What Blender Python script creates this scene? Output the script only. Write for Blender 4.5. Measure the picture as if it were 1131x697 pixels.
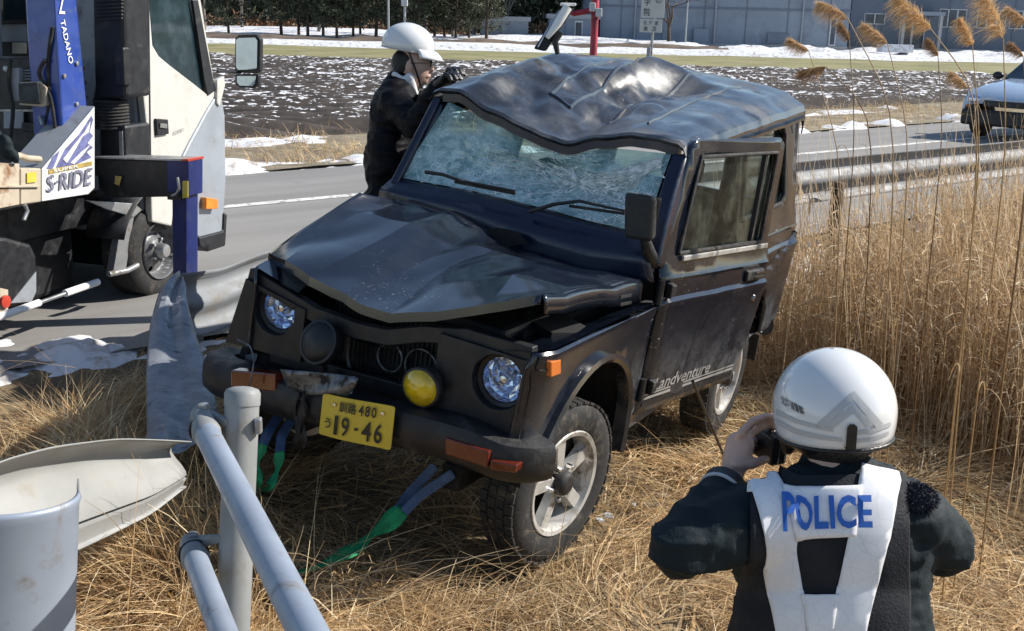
import bpy, bmesh, math, random
import numpy as np
from mathutils import Matrix, Vector
from mathutils.bvhtree import BVHTree
from mathutils.geometry import tessellate_polygon

for o in list(bpy.data.objects): bpy.data.objects.remove(o)
S = bpy.context.scene
COL = S.collection
rng = np.random.default_rng(7)
random.seed(7)

# ------------------------------------------------------------------ camera, sky, sun, exposure
F_PX, CX, CY, CAMZ = 1200.0, 565.5, 348.5, 1.8
PITCH, ROLL = math.radians(15.2), 0.025
_c, _s = math.cos(PITCH), math.sin(PITCH)
_r0, _d0, _f0 = np.array([1, 0, 0.]), np.array([0, -_s, -_c]), np.array([0, _c, -_s])
_right = math.cos(ROLL)*_r0 - math.sin(ROLL)*_d0
_down = math.sin(ROLL)*_r0 + math.cos(ROLL)*_d0
WC = np.stack([_right, _down, _f0], 1)
CAM = np.array([0, 0, CAMZ])
cam_d = bpy.data.cameras.new('camera'); cam = bpy.data.objects.new('camera', cam_d); COL.objects.link(cam)
cam.matrix_world = Matrix([[*(_right[i], -_down[i], -_f0[i]), CAM[i]] for i in range(3)] + [[0, 0, 0, 1]])
cam_d.sensor_width = 36; cam_d.lens = 36*F_PX/1131; cam_d.clip_start = .05; cam_d.clip_end = 3000
S.camera = cam
SUN_AZ, SUN_EL = math.radians(14), math.radians(36)      # azimuth measured from +X towards +Y
SUND = Vector((math.cos(SUN_EL)*math.cos(SUN_AZ), math.cos(SUN_EL)*math.sin(SUN_AZ), math.sin(SUN_EL)))
W = bpy.data.worlds.new('World'); S.world = W; W.use_nodes = True
nt = W.node_tree; bgn = nt.nodes['Background']
sky = nt.nodes.new('ShaderNodeTexSky'); sky.sky_type = 'NISHITA'; sky.sun_disc = False
sky.sun_elevation = SUN_EL; sky.sun_rotation = math.pi/2 - SUN_AZ
sky.air_density = 1.0; sky.dust_density = .3; sky.ozone_density = 1.2
nt.links.new(sky.outputs[0], bgn.inputs[0]); bgn.inputs[1].default_value = .10
sd = bpy.data.lights.new('sun', 'SUN'); sd.energy = 5.0; sd.angle = math.radians(.55); sd.color = (1, .94, .85)
so = bpy.data.objects.new('sun', sd); COL.objects.link(so)
so.rotation_euler = (-SUND).to_track_quat('-Z', 'Y').to_euler(); so.location = (20, 5, 20)
S.view_settings.view_transform = 'Standard'; S.view_settings.look = 'None'
S.view_settings.exposure = 0.5; S.view_settings.gamma = 1.0; S.view_settings.use_curve_mapping = False
S.render.engine = 'CYCLES'
S.render.resolution_x = 1024; S.render.resolution_y = 631

# ------------------------------------------------------------------ picture measurement -> places
def ray(x, y): return WC@np.array([(x-CX)/F_PX, (y-CY)/F_PX, 1])
def dep(x, y, d): return CAM + ray(x, y)*d
def atz(x, y, z):
    r = ray(x, y); return CAM + r*(z-CAMZ)/r[2]
class Frame:
    "a thing's own axes: R columns are its x, y, z in the world, T its origin"
    def __init__(self, R, T): self.R = np.array(R, float); self.T = np.array(T, float)
    def w(self, p): return np.asarray(p, float)@self.R.T + self.T
    def l(self, p): return (np.asarray(p, float)-self.T)@self.R
    def on(self, px, py, ax, val):
        o = self.l(CAM); d = ray(px, py)@self.R
        return o + d*(val-o[ax])/d[ax]
    def dep(self, px, py, d): return self.l(dep(px, py, d))
    def M(self):
        m = Matrix.Identity(4)
        for i in range(3):
            for j in range(3): m[i][j] = self.R[i, j]
            m[i][3] = self.T[i]
        return m
def yawframe(T, deg):
    a = math.radians(deg)
    return Frame([[math.cos(a), -math.sin(a), 0], [math.sin(a), math.cos(a), 0], [0, 0, 1]], T)
CARF = Frame([[-.473, .873, .12], [-.88, -.474, -.018], [.042, -.114, .993]], [-.384, 4.206, -.182])
_u, _, _v = np.linalg.svd(CARF.R); CARF.R = _u@_v
ROAD_DEG = 39.5
ROADF = yawframe([0, 0, 0], ROAD_DEG)        # x along the road, y across it (away from the viewer)
def sm(a, b, x):
    t = np.clip((np.asarray(x, float)-a)/(b-a), 0, 1); return t*t*(3-2*t)

# smooth value noise used for terrain, dents, bark
_perm = rng.random((64, 64, 64))
def vnoise(p):
    p = np.asarray(p, float); i = np.floor(p).astype(int); f = p-i; f = f*f*(3-2*f); i &= 63; j = (i+1) & 63
    a = lambda x, y, z: _perm[x, y, z]
    x0, y0, z0 = i[..., 0], i[..., 1], i[..., 2]; x1, y1, z1 = j[..., 0], j[..., 1], j[..., 2]
    fx, fy, fz = f[..., 0], f[..., 1], f[..., 2]
    L = lambda u, v, t: u+(v-u)*t
    return L(L(L(a(x0,y0,z0), a(x1,y0,z0), fx), L(a(x0,y1,z0), a(x1,y1,z0), fx), fy),
             L(L(a(x0,y0,z1), a(x1,y0,z1), fx), L(a(x0,y1,z1), a(x1,y1,z1), fx), fy), fz)*2-1
def n2(x, y, sc, seed=0):
    x = np.asarray(x, float); return vnoise(np.stack([x*sc+seed*3.7, np.asarray(y, float)*sc+seed*1.3, np.zeros_like(x)+seed*.37], -1))

# ------------------------------------------------------------------ materials
def _mix(nt, fac, a, b):
    m = nt.nodes.new('ShaderNodeMix'); m.data_type = 'RGBA'
    for s, v in ((0, fac), (6, a), (7, b)):
        if hasattr(v, 'is_linked') or hasattr(v, 'links'): nt.links.new(v, m.inputs[s])
        else: m.inputs[s].default_value = v if s == 0 else (*v, 1)
    return m.outputs[2]
def _noise(nt, vec, scale, detail=4, rough=.55, dist=0):
    n = nt.nodes.new('ShaderNodeTexNoise'); n.inputs['Scale'].default_value = scale
    n.inputs['Detail'].default_value = detail; n.inputs['Roughness'].default_value = rough; n.inputs['Distortion'].default_value = dist
    nt.links.new(vec, n.inputs['Vector']); return n.outputs[0]
def _ramp(nt, v, a, b, lo=0., hi=1.):
    r = nt.nodes.new('ShaderNodeMapRange'); r.inputs[1].default_value = a; r.inputs[2].default_value = b
    r.inputs[3].default_value = lo; r.inputs[4].default_value = hi; r.interpolation_type = 'SMOOTHSTEP'
    nt.links.new(v, r.inputs[0]); return r.outputs[0]
def _map(nt, vec, scale):
    m = nt.nodes.new('ShaderNodeMapping'); m.inputs['Scale'].default_value = scale; nt.links.new(vec, m.inputs[0]); return m.outputs[0]
def _math(nt, op, a, b=None):
    m = nt.nodes.new('ShaderNodeMath'); m.operation = op
    for i, v in enumerate((a, b)):
        if v is None: continue
        if isinstance(v, (int, float)): m.inputs[i].default_value = v
        else: nt.links.new(v, m.inputs[i])
    return m.outputs[0]
MATS = {}
def mat(name, col, rough=.6, metal=0, var=.12, vscale=6, dirt=None, dscale=4, damt=(.5, .7), bump=0, bscale=40, coat=0, spec=.5,
        rvar=.1, stretch=(1, 1, 1), sheen=0):
    "procedural principled surface: colour variation, dirt patches, uneven gloss, fine relief"
    m = bpy.data.materials.new(name); m.use_nodes = True; nt = m.node_tree; b = nt.nodes['Principled BSDF']
    tc = nt.nodes.new('ShaderNodeTexCoord'); vec = _map(nt, tc.outputs['Object'], stretch)
    n1 = _noise(nt, vec, vscale, 5)
    c = _mix(nt, _ramp(nt, n1, .3, .7), tuple(max(0, x*(1-var)) for x in col), tuple(min(1, x*(1+var)) for x in col))
    r = _ramp(nt, _noise(nt, vec, vscale*2.3, 4), .3, .7, max(.02, rough-rvar), min(1, rough+rvar))
    if dirt:
        f = _ramp(nt, _noise(nt, vec, dscale, 7, .65, .3), *damt)
        c = _mix(nt, f, c, dirt)
        mm = nt.nodes.new('ShaderNodeMix'); nt.links.new(f, mm.inputs[0]); nt.links.new(r, mm.inputs[2]); mm.inputs[3].default_value = .9
        r = mm.outputs[0]
    nt.links.new(c, b.inputs['Base Color']); nt.links.new(r, b.inputs['Roughness'])
    b.inputs['Metallic'].default_value = metal; b.inputs['Specular IOR Level'].default_value = spec
    b.inputs['Coat Weight'].default_value = coat; b.inputs['Coat Roughness'].default_value = .08
    if sheen: b.inputs['Sheen Weight'].default_value = sheen
    if bump:
        bn = nt.nodes.new('ShaderNodeBump'); bn.inputs['Strength'].default_value = bump; bn.inputs['Distance'].default_value = .01
        nt.links.new(_noise(nt, vec, bscale, 5), bn.inputs['Height']); nt.links.new(bn.outputs[0], b.inputs['Normal'])
    MATS[name] = m; return m
def straw_mat(name, transl=.3, rough=.6):
    "dry plants: colour of each blade comes with the mesh"
    m = bpy.data.materials.new(name); m.use_nodes = True; nt = m.node_tree; b = nt.nodes['Principled BSDF']
    a = nt.nodes.new('ShaderNodeAttribute'); a.attribute_name = 'tint'
    tc = nt.nodes.new('ShaderNodeTexCoord')
    c = _mix(nt, _ramp(nt, _noise(nt, tc.outputs['Object'], 30, 3), .35, .7, 0, .35), a.outputs[0], (.2, .13, .06))
    nt.links.new(c, b.inputs['Base Color']); b.inputs['Roughness'].default_value = rough; b.inputs['Specular IOR Level'].default_value = .35
    t = nt.nodes.new('ShaderNodeBsdfTranslucent'); nt.links.new(c, t.inputs[0])
    x = nt.nodes.new('ShaderNodeMixShader'); x.inputs[0].default_value = transl
    nt.links.new(b.outputs[0], x.inputs[1]); nt.links.new(t.outputs[0], x.inputs[2])
    nt.links.new(x.outputs[0], nt.nodes['Material Output'].inputs[0]); MATS[name] = m; return m
def glass_mat(name, tint=(.05, .07, .07), alpha=.45, rough=.05, haze=(.25, .3, .28), hz=.12):
    "thin pane: dust film and reflection over a clear sheet"
    m = bpy.data.materials.new(name); m.use_nodes = True; nt = m.node_tree; b = nt.nodes['Principled BSDF']
    tc = nt.nodes.new('ShaderNodeTexCoord')
    f = _ramp(nt, _noise(nt, tc.outputs['Object'], 7, 6, .6), .35, .75, 0, hz*2)
    nt.links.new(_mix(nt, f, tint, haze), b.inputs['Base Color']); b.inputs['Roughness'].default_value = rough
    tr = nt.nodes.new('ShaderNodeBsdfTransparent'); tr.inputs[0].default_value = (.75, .85, .82, 1)
    x = nt.nodes.new('ShaderNodeMixShader'); nt.links.new(_ramp(nt, f, 0, hz*2, alpha, min(1, alpha+.3)), x.inputs[0])
    nt.links.new(tr.outputs[0], x.inputs[1]); nt.links.new(b.outputs[0], x.inputs[2])
    nt.links.new(x.outputs[0], nt.nodes['Material Output'].inputs[0]); MATS[name] = m; return m

# ------------------------------------------------------------------ mesh builder
def V3(*a): return np.array(a, float)
def unit(v):
    v = np.asarray(v, float); return v/(np.linalg.norm(v)+1e-12)
def frame_of(d, up=(0, 0, 1)):
    d = unit(d); up = np.asarray(up, float)
    if abs(d@unit(up)) > .97: up = V3(1, 0, 0) if abs(d[0]) < .9 else V3(0, 1, 0)
    a = unit(np.cross(up, d)); b = np.cross(d, a); return a, b
class MB:
    def __init__(self): self.v = []; self.f = []
    def add(self, vs, fs):
        n = len(self.v); self.v.extend([tuple(map(float, p)) for p in vs]); self.f.extend([tuple(i+n for i in q) for q in fs]); return self
    def box(self, lo, hi):
        x0, y0, z0 = lo; x1, y1, z1 = hi
        return self.add([(x0,y0,z0),(x1,y0,z0),(x1,y1,z0),(x0,y1,z0),(x0,y0,z1),(x1,y0,z1),(x1,y1,z1),(x0,y1,z1)],
                        [(0,3,2,1),(4,5,6,7),(0,1,5,4),(1,2,6,5),(2,3,7,6),(3,0,4,7)])
    def beam(self, p, q, w, h, up=(0, 0, 1)):
        p, q = np.asarray(p, float), np.asarray(q, float); a, b = frame_of(q-p, up)
        r = [p+a*i*w/2+b*j*h/2 for i, j in ((-1,-1),(1,-1),(1,1),(-1,1))]; s = [x+(q-p) for x in r]
        return self.add(r+s, [(0,3,2,1),(4,5,6,7),(0,1,5,4),(1,2,6,5),(2,3,7,6),(3,0,4,7)])
    def hexa(self, c8):
        return self.add(c8, [(0,3,2,1),(4,5,6,7),(0,1,5,4),(1,2,6,5),(2,3,7,6),(3,0,4,7)])
    def tube(self, path, r, n=10, cap=True, flat=1.0, up=(0, 0, 1)):
        P = np.asarray(path, float); m = len(P); r = np.broadcast_to(np.asarray(r, float), (m,))
        T = np.gradient(P, axis=0); a, b = frame_of(T[0], up); vs = []
        for k in range(m):
            t = unit(T[k]); a = unit(a-t*(a@t)); b = np.cross(t, a)
            for i in range(n):
                th = 2*math.pi*i/n; vs.append(P[k]+a*math.cos(th)*r[k]+b*math.sin(th)*r[k]*flat)
        fs = [(k*n+i, k*n+(i+1) % n, (k+1)*n+(i+1) % n, (k+1)*n+i) for k in range(m-1) for i in range(n)]
        if cap: fs += [tuple(range(n-1, -1, -1)), tuple((m-1)*n+i for i in range(n))]
        return self.add(vs, fs)
    def sweep(self, path, prof, up=(0, 0, 1), closed=True, cap=True):
        "profile [(a,b)] swept along a path; a sideways, b along up"
        P = np.asarray(path, float); m = len(P); T = np.gradient(P, axis=0); n = len(prof); vs = []
        for k in range(m):
            a, b = frame_of(T[k], up)
            for (u, w) in prof: vs.append(P[k]+a*u+b*w)
        rr = range(n if closed else n-1)
        fs = [(k*n+i, k*n+(i+1) % n, (k+1)*n+(i+1) % n, (k+1)*n+i) for k in range(m-1) for i in rr]
        if cap and closed: fs += [tuple(range(n-1, -1, -1)), tuple((m-1)*n+i for i in range(n))]
        return self.add(vs, fs)
    def lathe(self, prof, o=(0, 0, 0), ax=(0, 0, 1), n=32, up=(0, 0, 1), close=False, caps=True):
        "profile [(radius, height along axis)]"
        ax = unit(ax); a, b = frame_of(ax, up); o = np.asarray(o, float); vs = []
        for (r, h) in prof:
            for i in range(n):
                th = 2*math.pi*i/n; vs.append(o+ax*h+(a*math.cos(th)+b*math.sin(th))*r)
        m = len(prof); fs = [(k*n+i, k*n+(i+1) % n, (k+1)*n+(i+1) % n, (k+1)*n+i) for k in range(m-1) for i in range(n)]
        if close: fs += [((m-1)*n+i, (m-1)*n+(i+1) % n, (i+1) % n, i) for i in range(n)]
        elif caps:
            if prof[0][0] > 1e-4: fs.append(tuple(range(n-1, -1, -1)))
            if prof[-1][0] > 1e-4: fs.append(tuple((m-1)*n+i for i in range(n)))
        return self.add(vs, fs)
    def grid(self, G, flip=False):
        G = np.asarray(G, float); m, n = G.shape[:2]
        fs = [(i*n+j, i*n+j+1, (i+1)*n+j+1, (i+1)*n+j) for i in range(m-1) for j in range(n-1)]
        if flip: fs = [q[::-1] for q in fs]
        return self.add(G.reshape(-1, 3), fs)
    def capsule(self, p, q, r0, r1, n=14, k=5, flat=1, up=(0, 0, 1)):
        p, q = np.asarray(p, float), np.asarray(q, float); d = unit(q-p) if np.linalg.norm(q-p) > 1e-6 else V3(0, 0, 1)
        path, rad = [], []
        for i in range(k+1):
            th = math.pi/2*(1-i/k); path.append(p-d*r0*math.sin(th)); rad.append(max(r0*math.cos(th), .02*r0))
        for i in range(k+1):
            th = math.pi/2*(i/k); path.append(q+d*r1*math.sin(th)); rad.append(max(r1*math.cos(th), .02*r1))
        a, b = frame_of(d, up); vs = []
        for P_, R_ in zip(path, rad):
            for i in range(n):
                th = 2*math.pi*i/n; vs.append(P_+a*math.cos(th)*R_+b*math.sin(th)*R_*flat)
        m = len(path); fs = [(j*n+i, j*n+(i+1) % n, (j+1)*n+(i+1) % n, (j+1)*n+i) for j in range(m-1) for i in range(n)]
        fs += [tuple(range(n-1, -1, -1)), tuple((m-1)*n+i for i in range(n))]
        return self.add(vs, fs)
    def ell(self, c, r, R=None, n=20, k=12):
        c = np.asarray(c, float); R = np.eye(3) if R is None else np.asarray(R); vs = []
        for j in range(k+1):
            ph = math.pi*j/k
            for i in range(n):
                th = 2*math.pi*i/n; s = max(math.sin(ph), .01)
                vs.append(c+R@np.array([r[0]*s*math.cos(th), r[1]*s*math.sin(th), r[2]*math.cos(ph)]))
        fs = [(j*n+(i+1) % n, j*n+i, (j+1)*n+i, (j+1)*n+(i+1) % n) for j in range(k) for i in range(n)]
        fs += [tuple(range(n)), tuple(k*n+i for i in range(n-1, -1, -1))]
        return self.add(vs, fs)
    def panel(self, outer, fn, holes=(), cu=None, cv=None):
        "flat outline (with holes) in (u,v), cut finely, then laid on a surface fn(u,v)->xyz"
        loops = [[Vector((u, v, 0)) for u, v in lp] for lp in (outer, *holes)]
        flat = [p for lp in loops for p in lp]; bm = bmesh.new(); bv = [bm.verts.new(p) for p in flat]
        for t in tessellate_polygon(loops):
            try: bm.faces.new([bv[i] for i in t])
            except ValueError: pass
        for axis, cuts in ((0, cu), (1, cv)):
            for c in (cuts if cuts is not None else ()):
                co = (c, 0, 0) if axis == 0 else (0, c, 0); no = (1, 0, 0) if axis == 0 else (0, 1, 0)
                bmesh.ops.bisect_plane(bm, geom=bm.verts[:]+bm.edges[:]+bm.faces[:], dist=1e-5, plane_co=co, plane_no=no)
        bmesh.ops.recalc_face_normals(bm, faces=bm.faces[:])
        bm.verts.index_update()
        vs = [fn(v.co.x, v.co.y) for v in bm.verts]; fs = [tuple(v.index for v in f.verts) for f in bm.faces]; bm.free()
        return self.add(vs, fs)
    def mesh(self, name='m', smooth=None):
        me = bpy.data.meshes.new(name); me.from_pydata(self.v, [], self.f); me.update()
        if smooth is not None:
            me.polygons.foreach_set('use_smooth', [True]*len(me.polygons)); me.set_sharp_from_angle(angle=math.radians(smooth))
        return me
    def build(self, name, m, parent=None, smooth=None, bevel=0, solid=0, sub=0, soff=-1, fix=False, bseg=2):
        if fix:
            bm = bmesh.new(); me = self.mesh(name); bm.from_mesh(me); bmesh.ops.recalc_face_normals(bm, faces=bm.faces[:]); bm.to_mesh(me); bm.free()
            if smooth is not None:
                me.polygons.foreach_set('use_smooth', [True]*len(me.polygons)); me.set_sharp_from_angle(angle=math.radians(smooth))
        else: me = self.mesh(name, smooth)
        return link(name, me, m, parent, bevel, solid, sub, soff, bseg)
def link(name, me, m, parent=None, bevel=0, solid=0, sub=0, soff=-1, bseg=2):
    me.name = name
    if m is not None and not me.materials: me.materials.append(m if not isinstance(m, str) else MATS[m])
    o = bpy.data.objects.new(name, me); COL.objects.link(o)
    if parent is not None: o.parent = parent
    if solid:
        s = o.modifiers.new('thick', 'SOLIDIFY'); s.thickness = solid; s.offset = soff
    if bevel:
        b = o.modifiers.new('bevel', 'BEVEL'); b.width = bevel; b.segments = bseg; b.limit_method = 'ANGLE'; b.angle_limit = math.radians(40)
    if sub:
        s = o.modifiers.new('sub', 'SUBSURF'); s.levels = sub; s.render_levels = sub
    return o
def tag(o, label=None, cat=None, group=None, kind=None):
    for k, v in (('label', label), ('category', cat), ('group', group), ('kind', kind)):
        if v: o[k] = v
    return o
def thing(name, label, cat, frame=None, group=None):
    o = bpy.data.objects.new(name, None); COL.objects.link(o); o.empty_display_size = .1
    if frame is not None: o.matrix_world = frame.M() if isinstance(frame, Frame) else Matrix.Translation(Vector(frame))
    return tag(o, label, cat, group)
def struct(o): return tag(o, kind='structure')
def stuff(o, label=None, cat=None): return tag(o, label, cat, None, 'stuff')
def copy_tree(o, parent=None):
    c = o.copy(); COL.objects.link(c); c.parent = parent
    for ch in list(o.children): copy_tree(ch, c)
    return c
def remeshed(mb, voxel, smooth=6, fac=.5):
    "fuse overlapping shapes into one continuous skin"
    me = mb.mesh('tmp'); o = bpy.data.objects.new('tmp', me); COL.objects.link(o)
    r = o.modifiers.new('r', 'REMESH'); r.mode = 'VOXEL'; r.voxel_size = voxel; r.use_smooth_shade = True
    s = o.modifiers.new('s', 'SMOOTH'); s.iterations = smooth; s.factor = fac
    dg = bpy.context.evaluated_depsgraph_get(); out = bpy.data.meshes.new_from_object(o.evaluated_get(dg), depsgraph=dg)
    bpy.data.objects.remove(o); bpy.data.meshes.remove(me)
    out.polygons.foreach_set('use_smooth', [True]*len(out.polygons)); return out
_font = None
def text_mesh(s, size=1.0, ext=0.0, bold=False):
    "flat letter outlines as (verts, faces), centred on the origin, in the xy plane"
    cu = bpy.data.curves.new('t', 'FONT'); cu.body = s; cu.size = size; cu.align_x = 'CENTER'; cu.align_y = 'CENTER'; cu.extrude = ext
    cu.resolution_u = 3
    if bold: cu.offset = (.012 if bold is True else bold)*size
    o = bpy.data.objects.new('t', cu); COL.objects.link(o)
    dg = bpy.context.evaluated_depsgraph_get(); me = bpy.data.meshes.new_from_object(o.evaluated_get(dg), depsgraph=dg)
    vs = np.array([v.co[:] for v in me.vertices]) if len(me.vertices) else np.zeros((0, 3)); fs = [tuple(p.vertices) for p in me.polygons]
    bpy.data.objects.remove(o); bpy.data.curves.remove(cu); bpy.data.meshes.remove(me)
    return vs, fs
def text_on(name, s, m, parent, fn, w, h, bold=False):
    "lettering fitted to a w x h field; fn maps field coords to the surface"
    vs, fs = text_mesh(s, 1.0, 0, bold)
    lo, hi = vs.min(0), vs.max(0); q = (vs-(lo+hi)/2)/(hi-lo+1e-9)
    return MB().add([fn(a*w, b*h) for a, b in q[:, :2]], fs).build(name, m, parent)
def mesh_fast(name, verts, quads, m, parent=None, tint=None, smooth=False):
    me = bpy.data.meshes.new(name); n, k = len(verts), len(quads); me.vertices.add(n); me.vertices.foreach_set('co', np.ascontiguousarray(verts, np.float32).ravel())
    w = quads.shape[1]; me.loops.add(k*w); me.loops.foreach_set('vertex_index', np.ascontiguousarray(quads, np.int32).ravel())
    me.polygons.add(k); me.polygons.foreach_set('loop_start', np.arange(0, k*w, w, dtype=np.int32)); me.polygons.foreach_set('loop_total', np.full(k, w, np.int32))
    if smooth: me.polygons.foreach_set('use_smooth', [True]*k)
    if tint is not None:
        a = me.attributes.new('tint', 'FLOAT_COLOR', 'POINT'); t = np.ones((n, 4), np.float32); t[:, :3] = tint; a.data.foreach_set('color', t.ravel())
    me.update(calc_edges=True)
    return link(name, me, m, parent)

# ================================================================== THE SETTING
def hgt(x, y):
    "height of the verge and of everything else's ground"
    p = np.stack([np.asarray(x, float), np.asarray(y, float)], -1)
    t = p@np.array([.7716, .6361]); s = p@np.array([-.6361, .7716])
    pl = -.25+.077*(s-2.94)-.116*(np.clip(t, -4, 7)-2.6)
    pl = np.minimum(pl, .0)+.0*s
    pl = pl-.35*(1-sm(1.3, 2.6, s))*sm(.6, 1.6, t)
    k = sm(4.5, 5.6, s)
    h = pl*(1-k)-.03
    return h+(1-k)*(.035*n2(p[..., 0], p[..., 1], 1.7, 1)+.02*n2(p[..., 0], p[..., 1], 4.5, 2))
def soil_mat():
    m = bpy.data.materials.new('verge_soil'); m.use_nodes = True; nt = m.node_tree; b = nt.nodes['Principled BSDF']
    tc = nt.nodes.new('ShaderNodeTexCoord'); v = tc.outputs['Object']
    c = _mix(nt, _ramp(nt, _noise(nt, v, 3, 6), .35, .65), (.13, .095, .055), (.24, .175, .095))
    c = _mix(nt, _ramp(nt, _noise(nt, v, 60, 4), .45, .7), c, (.05, .038, .025))
    nt.links.new(c, b.inputs[0]); b.inputs['Roughness'].default_value = .95
    bn = nt.nodes.new('ShaderNodeBump'); bn.inputs['Strength'].default_value = .8; bn.inputs['Distance'].default_value = .03
    nt.links.new(_noise(nt, v, 40, 6), bn.inputs[2]); nt.links.new(bn.outputs[0], b.inputs['Normal']); MATS[m.name] = m
soil_mat()
def gr(*seg):
    out = []
    for a, b, st in seg: out += list(np.arange(a, b, st))
    return np.array(out+[seg[-1][1]])
gs = gr((-900, -60, 120), (-60, -6, 6), (-6, 7, .13), (7, 14, .7), (14, 60, 4), (60, 1400, 120))
gt = gr((-1200, -60, 120), (-60, -4, 4), (-4, 11, .13), (11, 30, 1), (30, 90, 5), (90, 1400, 120))
SS, TT = np.meshgrid(gs, gt, indexing='ij')
GX, GY = TT*.7716-SS*.6361, TT*.6361+SS*.7716
GZ = hgt(GX, GY)
G = np.stack([GX, GY, GZ], -1); n_ = len(gt); ii, jj = np.meshgrid(np.arange(len(gs)-1), np.arange(n_-1), indexing='ij')
Q = np.stack([ii*n_+jj, (ii+1)*n_+jj, (ii+1)*n_+jj+1, ii*n_+jj+1], -1).reshape(-1, 4)[:, ::-1]
struct(mesh_fast('ground', G.reshape(-1, 3), Q, MATS['verge_soil'], smooth=True))

def RW(t, s, z=0.): return np.array([t*.7716-s*.6361, t*.6361+s*.7716, z])
# road sheet with a slight crown
def asphalt():
    m = bpy.data.materials.new('asphalt'); m.use_nodes = True; nt = m.node_tree; b = nt.nodes['Principled BSDF']
    tc = nt.nodes.new('ShaderNodeTexCoord'); v = tc.outputs['Object']
    c = _mix(nt, _ramp(nt, _noise(nt, _map(nt, v, (.15, 1.2, 1)), 1.5, 5), .3, .7), (.20, .193, .185), (.27, .26, .248))
    c = _mix(nt, _ramp(nt, _noise(nt, v, 180, 3), .5, .75, 0, .5), c, (.38, .37, .35))
    c = _mix(nt, _ramp(nt, _noise(nt, v, .9, 7, .7), .58, .72, 0, .7), c, (.15, .145, .14))
    nt.links.new(c, b.inputs[0]); b.inputs['Roughness'].default_value = .85
    bn = nt.nodes.new('ShaderNodeBump'); bn.inputs['Strength'].default_value = .35; bn.inputs['Distance'].default_value = .01
    nt.links.new(_noise(nt, v, 220, 3), bn.inputs[2]); nt.links.new(bn.outputs[0], b.inputs['Normal']); MATS[m.name] = m
asphalt()
mat('road_paint', (.72, .71, .67), .7, dirt=(.25, .24, .22), dscale=14, damt=(.5, .62))
ts_ = gr((-60, -8, 8), (-8, 20, .7), (20, 160, 10)); ssr = np.array([5.75, 6.3, 7.2, 8.2, 8.8, 9.6, 10.6, 11.3, 11.75])
road = bpy.data.objects.new('road', MB().grid([[(t, s-.0, .0+.05*math.sin(math.pi*(s-5.75)/6)) for s in ssr] for t in ts_], flip=True).mesh('road', 60)); COL.objects.link(road)
road.data.materials.append(MATS['asphalt']); road.matrix_world = ROADF.M(); struct(road)
def zr(s): return .05*math.sin(math.pi*(s-5.75)/6)
MB().grid([[(t, s, zr(s)+.004) for s in (9.43, 9.58)] for t in ts_], flip=True).build('lane_line', MATS['road_paint'], road)

# snow: heaps sink below the ground where they have melted through
def snow_mat():
    m = bpy.data.materials.new('snow'); m.use_nodes = True; nt = m.node_tree; b = nt.nodes['Principled BSDF']
    tc = nt.nodes.new('ShaderNodeTexCoord'); v = tc.outputs['Object']
    c = _mix(nt, _ramp(nt, _noise(nt, v, 4, 7, .7), .46, .70), (.72, .735, .77), (.26, .22, .18))
    nt.links.new(c, b.inputs[0]); b.inputs['Roughness'].default_value = .75
    b.inputs['Subsurface Weight'].default_value = .15; b.inputs['Subsurface Radius'].default_value = (.02, .03, .04)
    bn = nt.nodes.new('ShaderNodeBump'); bn.inputs['Strength'].default_value = .7; bn.inputs['Distance'].default_value = .03
    nt.links.new(_noise(nt, v, 25, 6), bn.inputs[2]); nt.links.new(bn.outputs[0], b.inputs['Normal']); MATS[m.name] = m
snow_mat()
def snow_strip(label, s0, s1, t0, t1, H, cover, sc=1.6, seed=1, ds=.12, dt=.2, base=None, world=False):
    a = np.arange(s0, s1, ds); b = np.arange(t0, t1, dt); A, B = np.meshgrid(a, b, indexing='ij')
    if world: X, Y = B, A
    else: X, Y = B*.7716-A*.6361, B*.6361+A*.7716
    edge = np.minimum(sm(s0, s0+(s1-s0)*.25, A), 1-sm(s1-(s1-s0)*.25, s1, A))
    nn = .65*n2(B, A, sc, seed)+.35*n2(B, A, sc*3.1, seed+1)+.2*n2(B, A, sc*8, seed+2)
    z0 = hgt(X, Y) if base is None else (np.where(A > 5.55, .012, hgt(X, Y)) if base == 'edge' else base)
    Z = z0-.06+(H+.06)*np.clip(edge*(cover+nn), 0, 1.3)
    P = np.stack([X, Y, Z], -1); n = len(b); i, j = np.meshgrid(np.arange(len(a)-1), np.arange(n-1), indexing='ij')
    q = np.stack([i*n+j, i*n+j+1, (i+1)*n+j+1, (i+1)*n+j], -1).reshape(-1, 4)
    if world is False: pass
    return stuff(mesh_fast('snow', P.reshape(-1, 3), q, MATS['snow'], smooth=True), label, 'snow')
snow_strip('ridge of old ploughed snow along the far edge of the road', 11.6, 12.5, -12, 40, .13, .55, 1.6, 3)
snow_strip('melting snow along the edge of the ploughed field', 13.7, 15.1, -14, 45, .09, .40, 1.1, 6, .15, .3)
snow_strip('thin patchy snow on the near road shoulder by the guardrail', 5.0, 5.8, 4.5, 18, .04, .38, 1.5, 9, .08, .12)
snow_strip('grey frozen slush on the shoulder beside the crane truck', 4.55, 6.6, -1.5, 3.3, .05, .36, 2.6, 12, .05, .07, base='edge')

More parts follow.
